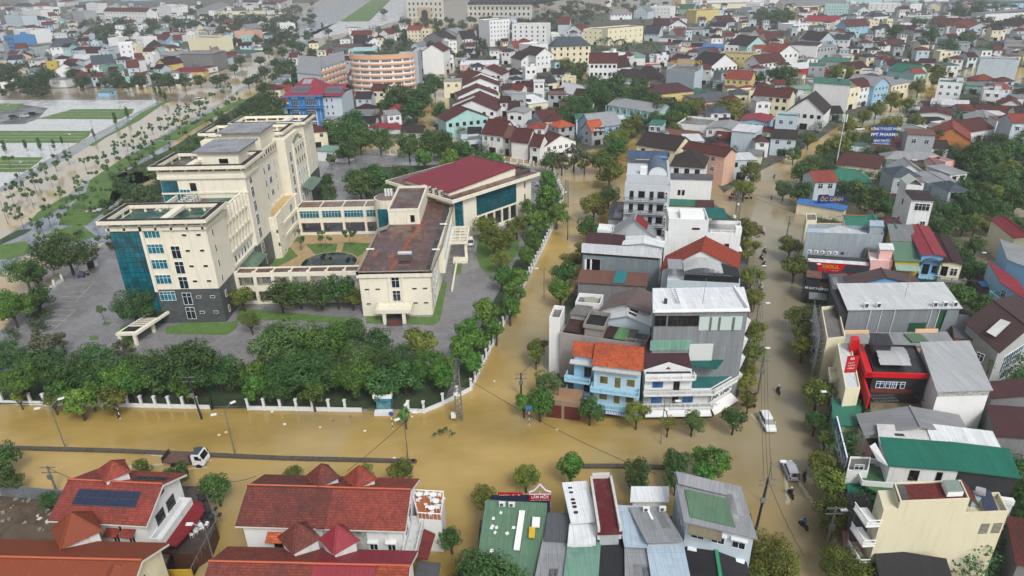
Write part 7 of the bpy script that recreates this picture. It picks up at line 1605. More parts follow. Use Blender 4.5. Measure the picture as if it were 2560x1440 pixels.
trees('h','20,185,24;60,205,20;95,200,22;120,190,20;182,190,18;205,203,18;290,197,20;350,202,18;392,197,16;420,202,18;460,207,16;500,202,14;540,202,14;240,192,14;260,205,12;320,215,12;560,196,12;585,172,12;600,152,12;640,200,14;660,180,15;620,205,12;690,200,16;702,180,16;720,162,15;740,142,14;752,120,13;730,112,13;706,132,13;690,160,14;680,222,16;660,222,18;640,256,20;680,242,20;600,290,18;620,272,18;562,302,18;700,262,18;660,268,20;585,320,16;540,330,16;330,482,26;362,492,28;305,465,20;310,520,24;382,482,22;280,540,18;400,462,18;265,510,16;720,215,14;735,185,14;650,152,12;670,130,12;770,90,12;800,150,10;820,80,9;690,105,12;700,90,12;640,100,12;760,150,12;780,130,10;990,80,14;1010,95,14;1040,85,13;1070,90,12;970,110,12;1120,130,12;1000,130,12;1150,140,12;1180,170,12;1130,210,14;1150,190,13;1190,130,12;1210,90,12;960,30,8;1200,40,12;1215,60,12;1170,100,12;220,20,10;300,60,14;270,75,14;240,80,12;320,90,14;130,90,8;90,120,10;160,90,10;55,60,8;380,60,10;420,50,10;450,60,12;480,62,12;520,50,12;560,48,12;600,55,12;650,52,12;480,30,10;500,20,10',0,'trees between the far houses')
# far woods that read as one mass
def wood(name,label,zones,n,rp,seed):
    rn=random.Random(seed); v=[];f=[]
    for z in zones:
        x0,y0,x1,y1=z; a=(x1-x0)*(y1-y0); m_=int(n*a/sum((q[2]-q[0])*(q[3]-q[1]) for q in zones))
        for _ in range(m_):
            x,y=rn.uniform(x0,x1),rn.uniform(y0,y1); g=G(x,y,4); r=rp/ppm(g[0],g[1],4)*rn.uniform(.7,1.2); r=min(r,6)
            for k_ in range(4):
                c=Vector((g[0]+rn.uniform(-.6,.6)*r,g[1]+rn.uniform(-.6,.6)*r,rn.uniform(.45,1.1)*r+1)); leaves(v,f,c,r*rn.uniform(.45,.7),38,r*.2,rn,.8)
    me=bpy.data.meshes.new(name); me.from_pydata(v,[],f); me.materials.append(LM['h']); o=link(name,me); tag(o,None,None,None,'stuff'); return o
wood('far_wood','x',((1335,5,1480,80),(1480,0,1640,30),(210,40,340,105),(360,50,740,78),(540,60,740,112),(1000,50,1340,118),(640,10,790,55),(1190,5,1225,110),(1880,25,1990,55),(2380,0,2560,60),(0,150,110,230)),620,11,4)
wood('hedge_growth','x',((470,330,700,345),(180,560,330,600),(0,720,120,820),(830,300,1090,330),(520,270,700,300),(2330,420,2560,560),(2340,600,2440,700)),130,12,6)
# overgrown belt under the compound trees
# weeds floating by the pylon
wood('floating_weeds','x',((1082,1035,1135,1052),),14,5,3)
def greenery(name,n,polys,seed,s0=1.,kind='h'):
    rn=random.Random(seed); v=[];f=[]; c_=0
    for k_,share in polys:
        P=POL[k_]; q=BLK_[k_]
        for _ in range(int(n*share)):
            px_,py_=rn.uniform(min(q[0::2]),max(q[0::2])),rn.uniform(max(min(q[1::2]),10),max(q[1::2])); x,y=G(px_,py_,0)
            if not(-40<px_<2610) or not inpoly(x,y,P): continue
            r=rn.uniform(1.3,3.2)*s0
            if hits(x,y,r*.55): continue
            far=ppm(x,y,3)<3.5
            for m_ in range(3):
                c=Vector((x+rn.uniform(-.6,.6)*r,y+rn.uniform(-.6,.6)*r,rn.uniform(.5,1.3)*r+.8)); leaves(v,f,c,r*rn.uniform(.5,.8),22 if far else 130,r*(.22 if far else .075),rn,.85)
    me=bpy.data.meshes.new(name); me.from_pydata(v,[],f); me.materials.append(LM[kind]); o=link(name,me); tag(o,None,None,None,'stuff')
greenery('garden_greenery',5200,((2,.5),(3,.22),(4,.16),(5,.12)),31)
greenery('courtyard_greenery',900,((1,.5),(3,.5)),33,1.,'r')
trees('r','2400,470,26;2440,500,26;2480,450,28;2520,480,26;2380,530,22;2430,530,24;2500,560,24;2540,560,24;2330,520,20;2460,400,24;2500,400,24;1480,235,22;1520,255,24;1590,265,24;1640,255,22;1680,300,22;1405,300,20;1360,290,16;1440,300,20',0,'trees of the flooded woods at the right')

trees('r','440,395,16;470,375,16;505,352,16;540,345,14;575,332,14;600,318,14;625,300,14;650,282,14;668,250,12;430,420,16;395,440,16;345,470,16;720,240,12;735,220,12;755,190,12;745,205,12;690,282,14;700,300,14;120,640,20;90,690,22',0,'trees on the boulevard bank')
trees('s','120,545,11;165,515,11;195,470,11;235,400,10;262,390,9;288,362,9;312,345,9;352,330,9;378,318,9;400,302,8;425,310,8;448,270,8;480,280,8;505,270,8;60,470,12;95,460,12;125,445,12;12,520,12;50,545,11;85,560,11;140,585,11;355,430,11;330,395,10;305,420,10;395,395,10;430,370,10;460,305,9',0,'young trees along the boulevard')
# ---------------- compound fence ----------------
fl=[G(*p,0) for p in ((-60,1008),(150,1013),(322,1017),(530,1022))],[G(*p,0) for p in ((622,1024),(905,1029))],[G(*p,0) for p in ((1022,1031),(1060,1032),(1108,1012),(1178,975),(1224,880),(1288,760),(1344,650),(1388,560),(1408,490),(1384,438),(1325,415),(1200,400),(900,385))]
FM=wall('d3d6d8',.5); IR=plain('20332a',.5)
labs=['white pillared fence along the flooded road, left of the dark side gate','white pillared fence between the side gate and the small guard kiosk','white pillared fence running from the kiosk up the side street round the compound']
for seg,lab in zip(fl,labs):
    rt=root('fence',seg[0][0],seg[0][1],0,0,lab,'fence','white pillared fence of the compound'); o0=Vector((seg[0][0],seg[0][1],0)); base=MB(); bars=MB(); np_=0
    for p,q in zip(seg,seg[1:]):
        p=Vector((*p,0)); q=Vector((*q,0)); d=(q-p); L=d.length; d.normalize(); n=Vector((-d.y,d.x,0))*.12
        a,c=p-o0,q-o0
        base.v+=[]; base.slab([a-n+Vector((0,0,.75)),c-n+Vector((0,0,.75)),c+n+Vector((0,0,.75)),a+n+Vector((0,0,.75))],1.2)
        for z in (1.,1.9): bars.tube(a+Vector((0,0,z)),c+Vector((0,0,z)),.03,4)
        m_=int(L/.45)
        for i in range(m_): e=a+(c-a)*(i+.5)/m_; bars.tube(e+Vector((0,0,.75)),e+Vector((0,0,2.05)),.018,3)
        m_=max(1,int(round(L/2.75)))
        for i in range(m_):
            if np_>=90: break
            e=a+(c-a)*i/m_; b=MB(); b.box(e.x-.2,e.y-.2,-.2,e.x+.2,e.y+.2,2.25); b.box(e.x-.27,e.y-.27,2.25,e.x+.27,e.y+.27,2.42); b.build('pillar',FM,rt); np_+=1
    base.build('fence_wall',FM,rt); bars.build('iron_bars',IR,rt)
gt=root('gate',*G(532,1023,0),0,R(-1),'dark iron side gate in the white fence along the flooded road','gate'); b=MB(); W_=88/ppm(*G(575,1024,0),0)
for i in range(28): b.tube((W_*i/28,0,.1),(W_*i/28,0,2.2),.03,3)
for z in (.3,2.1): b.tube((0,0,z),(W_,0,z),.05,4)
b.build('gate_bars',IR,gt); b=MB(); b.box(-.3,-.2,0,.1,.2,2.8); b.build('gate_post',IR,gt); b=MB(); b.box(W_-.1,-.2,0,W_+.3,.2,2.8); b.build('gate_post',IR,gt)
# side wall pieces on the boulevard
for i,(a,c) in enumerate((((118,732),(157,703)),((20,800),(60,768)))):
    p,q=Vector((*G(*a,.3),.3)),Vector((*G(*c,.3),.3)); b=MB(); b.slab([p+Vector((-.1,0,.8)),p+Vector((.1,0,.8)),q+Vector((.1,0,.8)),q+Vector((-.1,0,.8))],.8)
    for t in (0,.5,1): e=p+(q-p)*t; b.box(e.x-.2,e.y-.2,.3,e.x+.2,e.y+.2,2.2)
    tag(b.build('fence',FM),'short pale fence by the car park hedge, %s'%('near the gatehouse' if i==0 else 'nearer the left edge'),'fence')
# kiosk
ks=root('guard_kiosk',*G(943,1030,0),.2,0,'small guard kiosk with white rimmed dark roof in the fence line','kiosk'); W_=36/ppm(*G(962,1030,1),1)
b=MB(); b.box(0,0,0,W_,2.6,2.8); b.build('wall',glass('4f7f88',.3),ks); b=MB(); b.box(-.4,-.4,2.8,W_+.4,3,3.0); b.ring(-.4,-.4,W_+.4,3,3.0,3.5,.3); b.build('roof_rim',WHT,ks)
b=MB(); b.box(-.1,-.1,3.0,W_+.1,2.7,3.05); b.build('roof',BLK,ks); b=MB(); b.box(-.2,-.45,2.3,W_+.2,-.35,2.8); b.build('kiosk_band',plain('2b7fa8'),ks); b=MB(); b.box(-.3,-1.2,-.2,W_+.3,0,.35); b.build('step',FM,ks); b=MB(); b.box(W_*.45,.6,3.05,W_*.6,.75,4.1); b.build('vent_post',WHT,ks)
# ---------------- street lamps ----------------
def lamp(bx_,by_,h,heads,label,lean=0,tall=1.,group='grey street lamps over the flood'):
    x,y=G(bx_,by_,0); rt=root('street_lamp',x,y,0,0,label,'street lamp',group)
    b=MB(); b.tube((0,0,-.3),(0,0,h),.11,7,0,.06); b.build('pole',STEEL,rt)
    for dx,dy,dz in heads:
        b=MB(); b.tube((0,0,h-.9+dz),(dx*.8,dy*.8,h+dz),.05,5); b.build('arm',STEEL,rt)
        e=Vector((dx,dy,h+.05+dz)); d=Vector((dx,dy,0)).normalized(); n=Vector((-d.y,d.x,0))*.22
        b=MB(); b.slab([e-d*.25-n,e+d*.6-n,e+d*.6+n,e-d*.25+n],.14); b.build('lamp_head',plain('d9dddf',.4),rt)
    return rt
lamp(165,1123,9.,[(-1.6,-.4,-.6),(1.2,.9,.2)],'double headed street lamp on the median near the left edge')
lamp(588,1136,9.,[(-1.4,-.5,-.8),(.9,.9,.3)],'double headed street lamp on the median behind the flat bed truck')
lamp(1020,1146,9.,[(-.8,-.6,-1.),(1.6,0,-.2),(.3,.8,.6)],'three headed street lamp at the crossing end of the median')
lamp(1652,1110,8.6,[(1.9,.1,-.4),(.2,-.6,-1.4)],'street lamp in front of the white balustraded corner house')
for i,(x,y,dx,lab) in enumerate(((1880,740,1.6,'beside the pale blue terrace on the right street'),(1885,840,1.6,'beside the tall grey clad building on the right street'),(1880,960,1.6,'near the corner shop on the right street'),(2063,1075,-1.4,'at the pavement below the green stall'),(2060,870,-1.4,'beside the scaffolded house'),(2050,735,-1.4,'beside the dark noodle shop'),(2112,1385,-1.4,'beside the dark navy canopy'),(1910,1260,1.4,'by the leaning pole on the right street'),(540,1420,-1.6,'between the two red roofed villa groups'),(1360,745,-1.5,'on the canal side of the middle block'),(2455,705,-1.4,'over the maroon courtyard at the right'))):
    lamp(x,y,7.6,[(dx,0,0)],'single headed street lamp '+lab)
for i,(x,y) in enumerate(((60,470),(140,420),(180,392),(240,352),(310,312),(395,270),(95,330+160),(20,560),(330,350),(450,300),(390,245),(25,310),(300,205),(20,225),(500,290),(560,250))):
    t=lamp(x,y,9.5,[(1.5,.3,0)],None); t['category']='street lamp'; t['group']='lamps along the boulevard'; AUTO.append((t,'thin grey street lamp',(t.location.x,t.location.y,6)))
# ---------------- utility poles and cables ----------------
CONC=deck('77736b','4b4843',.6,.8,2.); WIRE=plain('1c1c1e',.6)
def pole(bx_,by_,h,label,lean=(0,0),gear=True,dark=False):
    x,y=G(bx_,by_,0); rt=root('utility_pole',x,y,0,0,label,'utility pole','utility poles'); b=MB(); b.tube((0,0,-.3),(lean[0],lean[1],h),.2,7,0,.13); b.build('pole',plain('2b2926',.8) if dark else CONC,rt)
    if gear:
        b=MB(); 
        for z in (h-.3,h-1.2): b.box(-1.1+lean[0],-.06+lean[1],z,1.1+lean[0],.06+lean[1],z+.12)
        b.build('cross_arm',STEEL,rt); b=MB(); b.box(-.35+lean[0]*.6,-.3,h*.55,.35+lean[0]*.6,-.1,h*.55+.8); b.build('meter_box',STEEL,rt)
    return Vector((x+lean[0],y+lean[1],h-.2))
def pylon(bx_,by_,h,label):
    x,y=G(bx_,by_,0); rt=root('lattice_pylon',x,y,0,0,label,'pylon'); b=MB(); w0,w1=.62,.4
    cs=[(-1,-1),(1,-1),(1,1),(-1,1)]; n=int(h/1.1)
    for sx,sy in cs: b.tube((sx*w0,sy*w0,-.3),(sx*w1,sy*w1,h),.09,4)
    for i in range(n):
        z0,z1=h*i/n,h*(i+1)/n; a=w0+(w1-w0)*i/n; c=w0+(w1-w0)*(i+1)/n
        for q in range(4): p,r_=cs[q],cs[(q+1)%4]; b.tube((p[0]*a,p[1]*a,z0),(r_[0]*c,r_[1]*c,z1),.05,4); b.tube((p[0]*a,p[1]*a,z0),(r_[0]*a,r_[1]*a,z0),.05,4)
    b.build('lattice',plain('6e6c66',.7),rt); b=MB(); b.box(-1.3,-.7,.6,-.5,.1,1.4); b.box(-.6,-.8,h*.55,.0,-.5,h*.55+.5); b.build('cabinet',plain('d9dad6'),rt); return Vector((x,y,h))
pA=pylon(1148,1047,9.5,'grey lattice pylon standing in the flooded crossing by floating weeds'); pB=pylon(1416,518,9,'grey lattice pylon in the flood right of the assembly hall'); pC=pylon(1842,548,8.5,'lattice pylon with cabinets at the flooded junction by parked motorbikes')
pD=pole(505,1048,8.5,'leaning dark utility pole by the white fence near the side gate',(-.9,.5),dark=True)
pE=pole(1890,1323,9,'dark leaning utility pole near the corner house with green roof patch',(.3,-.2),dark=True)
pF=pole(1303,992,5,'short dark pole beside the bushy tree on the canal corner',(0,0),dark=True); pG=pole(1895,985,8,'utility pole with meter boxes beside the planted corner shop')
pH=pole(1883,780,8,'utility pole beside the tall grey clad building'); pI=pole(143,1232,5,'short grey pole with insulators left of the solar panel villa'); pJ=pole(2048,700,8,'utility pole beside the noodle shop front'); pK=pole(2062,1385,8,'utility pole left of the navy canopy') ; pL=pole(1967,590,6,'thin pole at the street edge near the restaurant corner')
x,y=G(2088,425,0); mt=root('telecom_mast',x,y,0,0,'tall slim telecom mast with antennas beside the right hand street','mast'); b=MB(); b.tube((0,0,0),(0,0,20),.2,7,0,.12); b.build('pole',plain('c9cdd0',.4),mt); b=MB(); 
for i in range(3): a=i*2.1; b.box(math.cos(a)*.7-.15,math.sin(a)*.7-.15,17.5,math.cos(a)*.7+.15,math.sin(a)*.7+.15,20.2)
b.build('antenna',WHT,mt)
def cable(p,q,sag,label,r=.035):
    b=MB(); n=14; pts=[p+(q-p)*i/n-Vector((0,0,sag*4*(i/n)*(1-i/n))) for i in range(n+1)]
    o0=pts[0]
    for a,c in zip(pts,pts[1:]): b.tube(a-o0,c-o0,r,4)
    o=b.build('overhead_cable',WIRE,loc=o0); tag(o,label,'cable','overhead cables')
cable(pA,P3(868,1178,8),.6,'dark cable from the crossing pylon down towards the red villas')
cable(pA,P3(1640,1185,6.5),1.2,'long dark cable from the crossing pylon across the road to the round trees')
cable(pA,pB,1.5,'cable running up the side street between the two lattice pylons'); cable(pC,P3(2100,560,7),.8,'cable from the junction pylon towards the restaurant')
cable(pC,P3(2010,500,7),.6,'cable from the junction pylon over the street to the eatery')
for i in range(3): cable(pE+Vector((i*.5-.5,0,0)),pG+Vector((i*.5-.5,0,0)),.8,['left','middle','right'][i]+' of three parallel cables along the right street, near half'); cable(pG+Vector((i*.5-.5,0,0)),pH+Vector((i*.5-.5,0,0)),.6,['left','middle','right'][i]+' of three parallel cables along the right street, far half')
cable(pI,P3(250,1222,6),.3,'short cable from the insulator pole to the solar villa'); cable(P3(560,1205,5),P3(640,1190,5),.3,'thin cable from the round tree to the long villa roof')
cable(pE,P3(2010,1390,6),.5,'cable from the leaning pole across to the navy canopy'); cable(pF,P3(1345,880,6),.4,'cable along the canal side from the short dark pole')
# road signs
def rsign(bx_,by_,h,col,label,shape='round'):
    x,y=G(bx_,by_,0); rt=root('road_sign',x,y,0,0,label,'road sign'); b=MB()
    for i in range(6): b.tube((0,0,h*i/6-.2),(0,0,h*(i+1)/6-.2),.06,6,i%2)
    b.build('post',[WHT,BLK],rt); b=MB()
    if shape=='round': b.tube((0,-.12,h),(0,-.07,h),.42,16)
    else: b.box(-.55,-.1,h-.3,.55,-.06,h+.35)
    b.build('sign_plate',col,rt)
rsign(301,1047,3.2,plain('5b2a86',.4),'purple round road sign on black and white post under the olive tree'); rsign(982,1073,3.2,plain('2b4fa0',.4),'small blue road sign on black and white post near the kiosk')
rsign(1323,1063,3.6,plain('2b6fc0',.4),'blue street name plate on a thin post at the flooded corner','plate')
# floating litter
rn=random.Random(9)
for i,(x,y) in enumerate(((680,1029),(940,1032),(712,1060),(832,1052),(912,1077),(875,1041),(985,1145),(1236,953),(1393,1074),(1821,1142),(548,1087),(565,1080),(800,1068),(1030,1041))):
    b=MB(); g=G(x,y,.03); q=[(g[0]+.35*math.cos(a*1.2566+i)*rn.uniform(.5,1),g[1]+.35*math.sin(a*1.2566+i)*rn.uniform(.5,1)) for a in range(5)]; b.prism(q,.0,.08)
    o=b.build('floating_litter',plain(rn.choice(('e0dfd8','cfc9b0','6d6758')),.7)); o['category']='litter'; o['group']='litter floating on the brown water'; AUTO.append((o,'scrap of pale litter floating',(g[0],g[1],0)))
# rubble in the muddy lot
for i in range(60):
    x,y=rn.uniform(-20,190),rn.uniform(1235,1330); g=G(x,y,.1); s=rn.uniform(.15,.6); b=MB(); q=[(g[0]+s*math.cos(a*1.57+i)*rn.uniform(.5,1),g[1]+s*math.sin(a*1.57+i)*rn.uniform(.5,1)) for a in range(4)]; b.prism(q,.06,.06+rn.uniform(.05,.35))
    if i==0: RB=b
    else:
        k_=len(RB.v); RB.v+=b.v; RB.f+=[tuple(j+k_ for j in f_) for f_ in b.f]; RB.mi+=[rn.choice((0,0,1,2))]*len(b.f)
RB.mi=RB.mi[:len(RB.f)]; tag(RB.build('rubble',[deck('8a867e'),plain('c9c7c0'),plain('5c4a3a')]),kind='stuff')
b=MB(); q=px(0,1228,60,1233,165,1243,z=1); 
for (a,c) in zip(q,q[1:]): b.slab([(a[0],a[1],2.2),(c[0],c[1],2.2),(c[0],c[1]+.12,2.2),(a[0],a[1]+.12,2.2)],2.2)
tag(b.build('site_hoarding',metal('6f7880',.5)),'grey sheet metal hoarding between flooded road and muddy lot','fence')
# ---------------- vehicles ----------------
TYRE=plain('121213',.8); CARG=glass('0c1216',.08)
def car(x,y,rz,label,col,L=4.5,Wd=1.85,Hh=1.65,kind='suv',group=None,cat='car',name='car'):
    g=G(x,y,0); rt=root(name,g[0],g[1],-.12,rz,label,cat,group); paint=plain(col,.22)
    def loft(secs,nm,mat,smooth=True):
        b=MB(); k_=[]
        for (xx,w,z0,z1,r) in secs:
            i=len(b.v); b.v+=[(xx,-w,z0),(xx,-w,z1-r),(xx,-w+r,z1),(xx,w-r,z1),(xx,w,z1-r),(xx,w,z0)]; k_.append(i)
        for a,c in zip(k_,k_[1:]):
            for q in range(5): b.f.append((a+q,c+q,c+q+1,a+q+1)); b.mi.append(0)
        b.f.append(tuple(k_[0]+q for q in range(6))); b.f.append(tuple(k_[-1]+q for q in reversed(range(6)))); b.mi+=[0,0]
        return b.build(nm,mat,rt)
    h=Wd/2; l=L/2
    loft([(-l,h*.86,.42,.78,.06),(-l+.15,h*.95,.3,.98,.08),(-l+1.0,h,.28,1.02,.08),(.2,h,.28,1.04,.08),(l-1.1,h*.99,.28,1.0,.1),(l-.25,h*.92,.3,.86,.12),(l,h*.78,.4,.7,.1)],'body',paint)
    top=Hh
    loft([(-l+.12,h*.86,1.0,1.06,.05),(-l+.5,h*.8,1.0,top-.06,.12),(-.1,h*.8,1.0,top,.12),(.55,h*.78,1.0,top-.05,.12),(l-1.25,h*.86,1.0,1.03,.03)],'cabin_glass',CARG)
    loft([(-l+.42,h*.77,top-.1,top+.0,.06),(-.1,h*.79,top-.04,top+.05,.08),(.6,h*.74,top-.1,top-.01,.06)],'roof',paint)
    for sx,nm in ((l-.85,'wheel'),(-l+.85,'wheel')):
        for sy in (-1,1):
            b=MB(); b.tube((sx,sy*(h-.22),.33),(sx,sy*(h+.01),.33),.34,14,0); wh=b.build('wheel',TYRE,rt); b=MB(); b.tube((sx,sy*(h+.01),.33),(sx,sy*(h+.02),.33),.2,10,0); b.build('rim',STEEL,wh)
    for sy in (-1,1):
        b=MB(); b.box(l-.2,sy*h*.6-.2,.62,l+.0,sy*h*.6+.2,.78); b.build('headlight',plain('eef1f2',.1),rt); b=MB(); b.box(-l-.01,sy*h*.7-.13,.72,-l+.12,sy*h*.7+.13,.95); b.build('tail_light',plain('7a1014',.3),rt)
        b=MB(); b.box(.55,sy*(h+.02)-.02,.98,.8,sy*(h+.16)+.02,1.14); b.build('wing_mirror',paint,rt)
    return rt
car(1917,1062,R(-92),'white four wheel drive car wading down the right street',"d9dcde",4.7,1.9,1.75)
car(1975,1182,R(84),'silver hatchback with black glass wading up the right street beside motorbikes','a9adb3',4.3,1.8,1.55)
c1=car(1176,612,R(95),'white van parked by the car porch of the compound','e2e4e4',4.6,1.9,2.0,name='van',cat='van')
c1.location.z=.3
cg='cars parked on the plaza at the left'
for x,y,c,l in ((35,294,'1d2226','dark car parked leftmost on the wet plaza'),(62,293,'b8bcc0','silver car parked between two dark cars on the plaza'),(84,287,'14181c','dark saloon parked right of the silver car on the plaza')): car(x,y,R(8),l,c,4.5,1.8,1.5,group=cg).location.z=.1
car(500,252,R(20),'small white truck like car in the boulevard flood by the roundabout','d9dcde',5,2,2,name='van',cat='van')
car(2146,325,R(5),'white pickup parked at the flooded kerb near the black fronted house','d9dcde',4.9,1.85,1.7,name='pickup',cat='pickup')
car(92,697,R(-48),'dark green covered jeep on the boulevard by the hedge','39423a',4.8,2,2.1,name='jeep',cat='jeep')
car(236,541-10,R(10),'silver car under trees beside the boulevard path','aeb3b8',4.4,1.8,1.5).location.z=.1
for i,(x,y) in enumerate(((770,73),(779,76),(788,78),(797,73),(870,70),(880,72),(890,74),(902,71),(815,62),(420,30+50),(905,78),(765,80))):
    r_=car(x,y,R(25 if i%2 else 10),None,rn.choice(('d9dcde','a9adb3','2b2f33')),4.5,1.8,1.5,group='cars parked by the far avenue'); r_['category']='car'; AUTO.append((r_,'%s car parked by the far avenue'%('pale' if i%3 else 'grey'),(r_.location.x,r_.location.y,1)))
# flat bed truck wading right
g=G(470,1158,0); tr=root('flatbed_truck',g[0],g[1],-.15,R(-4),'empty flat bed truck with white cab wading along the flooded road','truck')
s_=ppm(g[0],g[1],1); TL=104/s_
b=MB(); b.box(-TL*.5,-1.1,1.0,TL*.5-2.2,1.1,1.22); b.build('cargo_bed',deck('6b5347','4a382f',.7,.6,2.),tr)
for i in range(12): 
    if i==0: b=MB()
    x=-TL*.5+.3+i*.52; b.box(x,-1.08,1.225,x+.05,1.08,1.24)
b.build('bed_planks',BRN,tr); b=MB(); b.box(-TL*.5-.1,-1.15,.9,-TL*.5,1.15,2.0); b.build('tail_board',plain('3a2c27'),tr)
for y in (-1,1): b=MB(); b.box(TL*.5-2.3,y*.95-.06,1.2,TL*.5-2.2,y*.95+.06,2.5); b.build('bed_post',BLK,tr)
b=MB(); b.box(-TL*.45,-.5,.5,TL*.5-.4,.5,.95); b.build('chassis',BLK,tr)
cw_=TL*.5; wp=plain('dde0e3',.25)
b=MB(); q=[(cw_-1.9,.6),(cw_-.05,.6),(cw_,1.15),(cw_-.12,1.5),(cw_-.55,2.5),(cw_-1.7,2.6),(cw_-1.9,2.4)]
n=len(q); b.v=[(x,-1.02,z) for x,z in q]+[(x,1.02,z) for x,z in q]; b.f=[tuple(range(n)),tuple(range(2*n-1,n-1,-1))]+[(i,i+n,(i+1)%n+n,(i+1)%n) for i in range(n)]; b.mi=[0]*len(b.f); b.build('cab',wp,tr)
b=MB(); b.poly([(cw_-.09,-.85,1.55),(cw_-.09,.85,1.55),(cw_-.5,.8,2.42),(cw_-.5,-.8,2.42)]); b.build('windscreen',CARG,tr)
for y in (-1.035,1.035): b=MB(); b.poly([(cw_-1.35,y,1.6),(cw_-.4,y,1.55),(cw_-.72,y,2.3),(cw_-1.35,y,2.35)]); b.build('side_window',CARG,tr); b=MB(); b.box(cw_-.35,y*1.15-.08,1.7,cw_-.25,y*1.15+.08,2.1); b.build('wing_mirror',BLK,tr)
for x in (-TL*.28,-TL*.1,TL*.36):
    for y in (-.95,.95): b=MB(); b.tube((x,y-.15,.42),(x,y+.15,.42),.42,14); b.build('wheel',TYRE,tr)
for y in (-.75,.75): b=MB(); b.box(cw_-.06,y-.15,.8,cw_+.02,y+.15,1.0); b.build('headlight',plain('eef1f2',.1),tr)
b=MB(); b.box(-1.75+cw_,-.9,2.62,cw_-.7,.9,2.72); b.build('roof_rack',plain('3b4452'),tr)
# wakes: churned water behind moving vehicles
WK=N('foam'); WK.b.inputs['Base Color'].default_value=(.42,.38,.28,1); WK.b.inputs['Roughness'].default_value=.5; WK.bump(WK.noise(WK.pos(),3,4),.6,.1); WK=WK.m
def wake(x,y,rz,L,w,seed):
    g=G(x,y,0); rn=random.Random(seed); b=MB(); d=Vector((math.cos(rz),math.sin(rz),0)); n=Vector((-d.y,d.x,0)); o0=Vector((g[0],g[1],0))
    for i in range(int(L*40)):
        t=rn.random()**1.5*L; s=rn.choice((-1,1)); c=o0-d*t+n*s*(w*.4+t*.22)*rn.uniform(.75,1.05); a=d*rn.uniform(.15,.5); e=n*rn.uniform(.04,.13)
        b.poly([c-a-e+Vector((0,0,.03)),c+a-e+Vector((0,0,.03)),c+a*.6+e+Vector((0,0,.045)),c-a+e+Vector((0,0,.03))])
    tag(b.build('wake_foam',WK),kind='stuff')
wake(520,1160,R(-4),4,2.2,1); wake(430,1152,R(-4),6,1.8,2); wake(1975,1190,R(84),6,1.8,3); wake(1917,1070,R(-92),4,1.8,4)
# ---------------- motorbikes with riders ----------------
SKC={}
def skinbody(name,verts,edges,radii,mat,parent,loc=None,sub=1):
    key=(name,tuple(verts[1]),len(verts))
    if key in SKC:
        m2=SKC[key].copy(); m2.materials.clear(); m2.materials.append(mat); return link(name,m2,parent,loc)
    me=bpy.data.meshes.new(name); me.from_pydata(verts,edges,[]); o=bpy.data.objects.new(name,me); COL.objects.link(o)
    o.modifiers.new('s','SKIN'); 
    for i,r in enumerate(radii): me.skin_vertices[0].data[i].radius=(r,r)
    me.skin_vertices[0].data[0].use_root=True
    m_=o.modifiers.new('d','SUBSURF'); m_.levels=sub; m_.render_levels=sub
    bpy.context.view_layer.update(); m2=bpy.data.meshes.new_from_object(o.evaluated_get(bpy.context.evaluated_depsgraph_get())); bpy.data.objects.remove(o)
    m2.materials.clear(); m2.materials.append(mat); m2.polygons.foreach_set('use_smooth',[True]*len(m2.polygons)); SKC[key]=m2
    return link(name,m2,parent,loc)
SKIN=plain('a8785c',.6); TROU=plain('20242c',.8)
def make_rider(): # seated, facing +x, hips at z .78
    V=[(-.12,0,.86),(-.1,0,1.08),(-.04,0,1.3),(-.02,0,1.42),(0,0,1.5),(.02,0,1.62), (-.05,.17,1.36),(.18,.24,1.18),(.42,.26,1.06),(-.05,-.17,1.36),(.18,-.24,1.18),(.42,-.26,1.06),
       (-.08,.1,.84),(.3,.15,.8),(.2,.15,.4),(.34,.15,.34),(-.08,-.1,.84),(.3,-.15,.8),(.2,-.15,.4),(.34,-.15,.34)]
    E=[(0,1),(1,2),(2,3),(3,4),(4,5),(2,6),(6,7),(7,8),(2,9),(9,10),(10,11),(0,12),(12,13),(13,14),(14,15),(0,16),(16,17),(17,18),(18,19)]
    Rr=[.15,.15,.17,.07,.06,.1,.075,.055,.045,.075,.055,.045,.1,.085,.06,.05,.1,.085,.06,.05]
    return V,E,Rr
_V,_E,_R=make_rider()
def rider_meshes():
    o=skinbody('body',_V,_E,_R,TROU,None); me=o.data; bpy.data.objects.remove(o); SKC.clear(); return me
RBODY=rider_meshes()
def bike_mesh():
    out=[]
    b=MB()
    for x in (-.62,.62): b.tube((x,-.05,.28),(x,.05,.28),.28,14); 
    o=b.build('wheels',TYRE); 
    return o
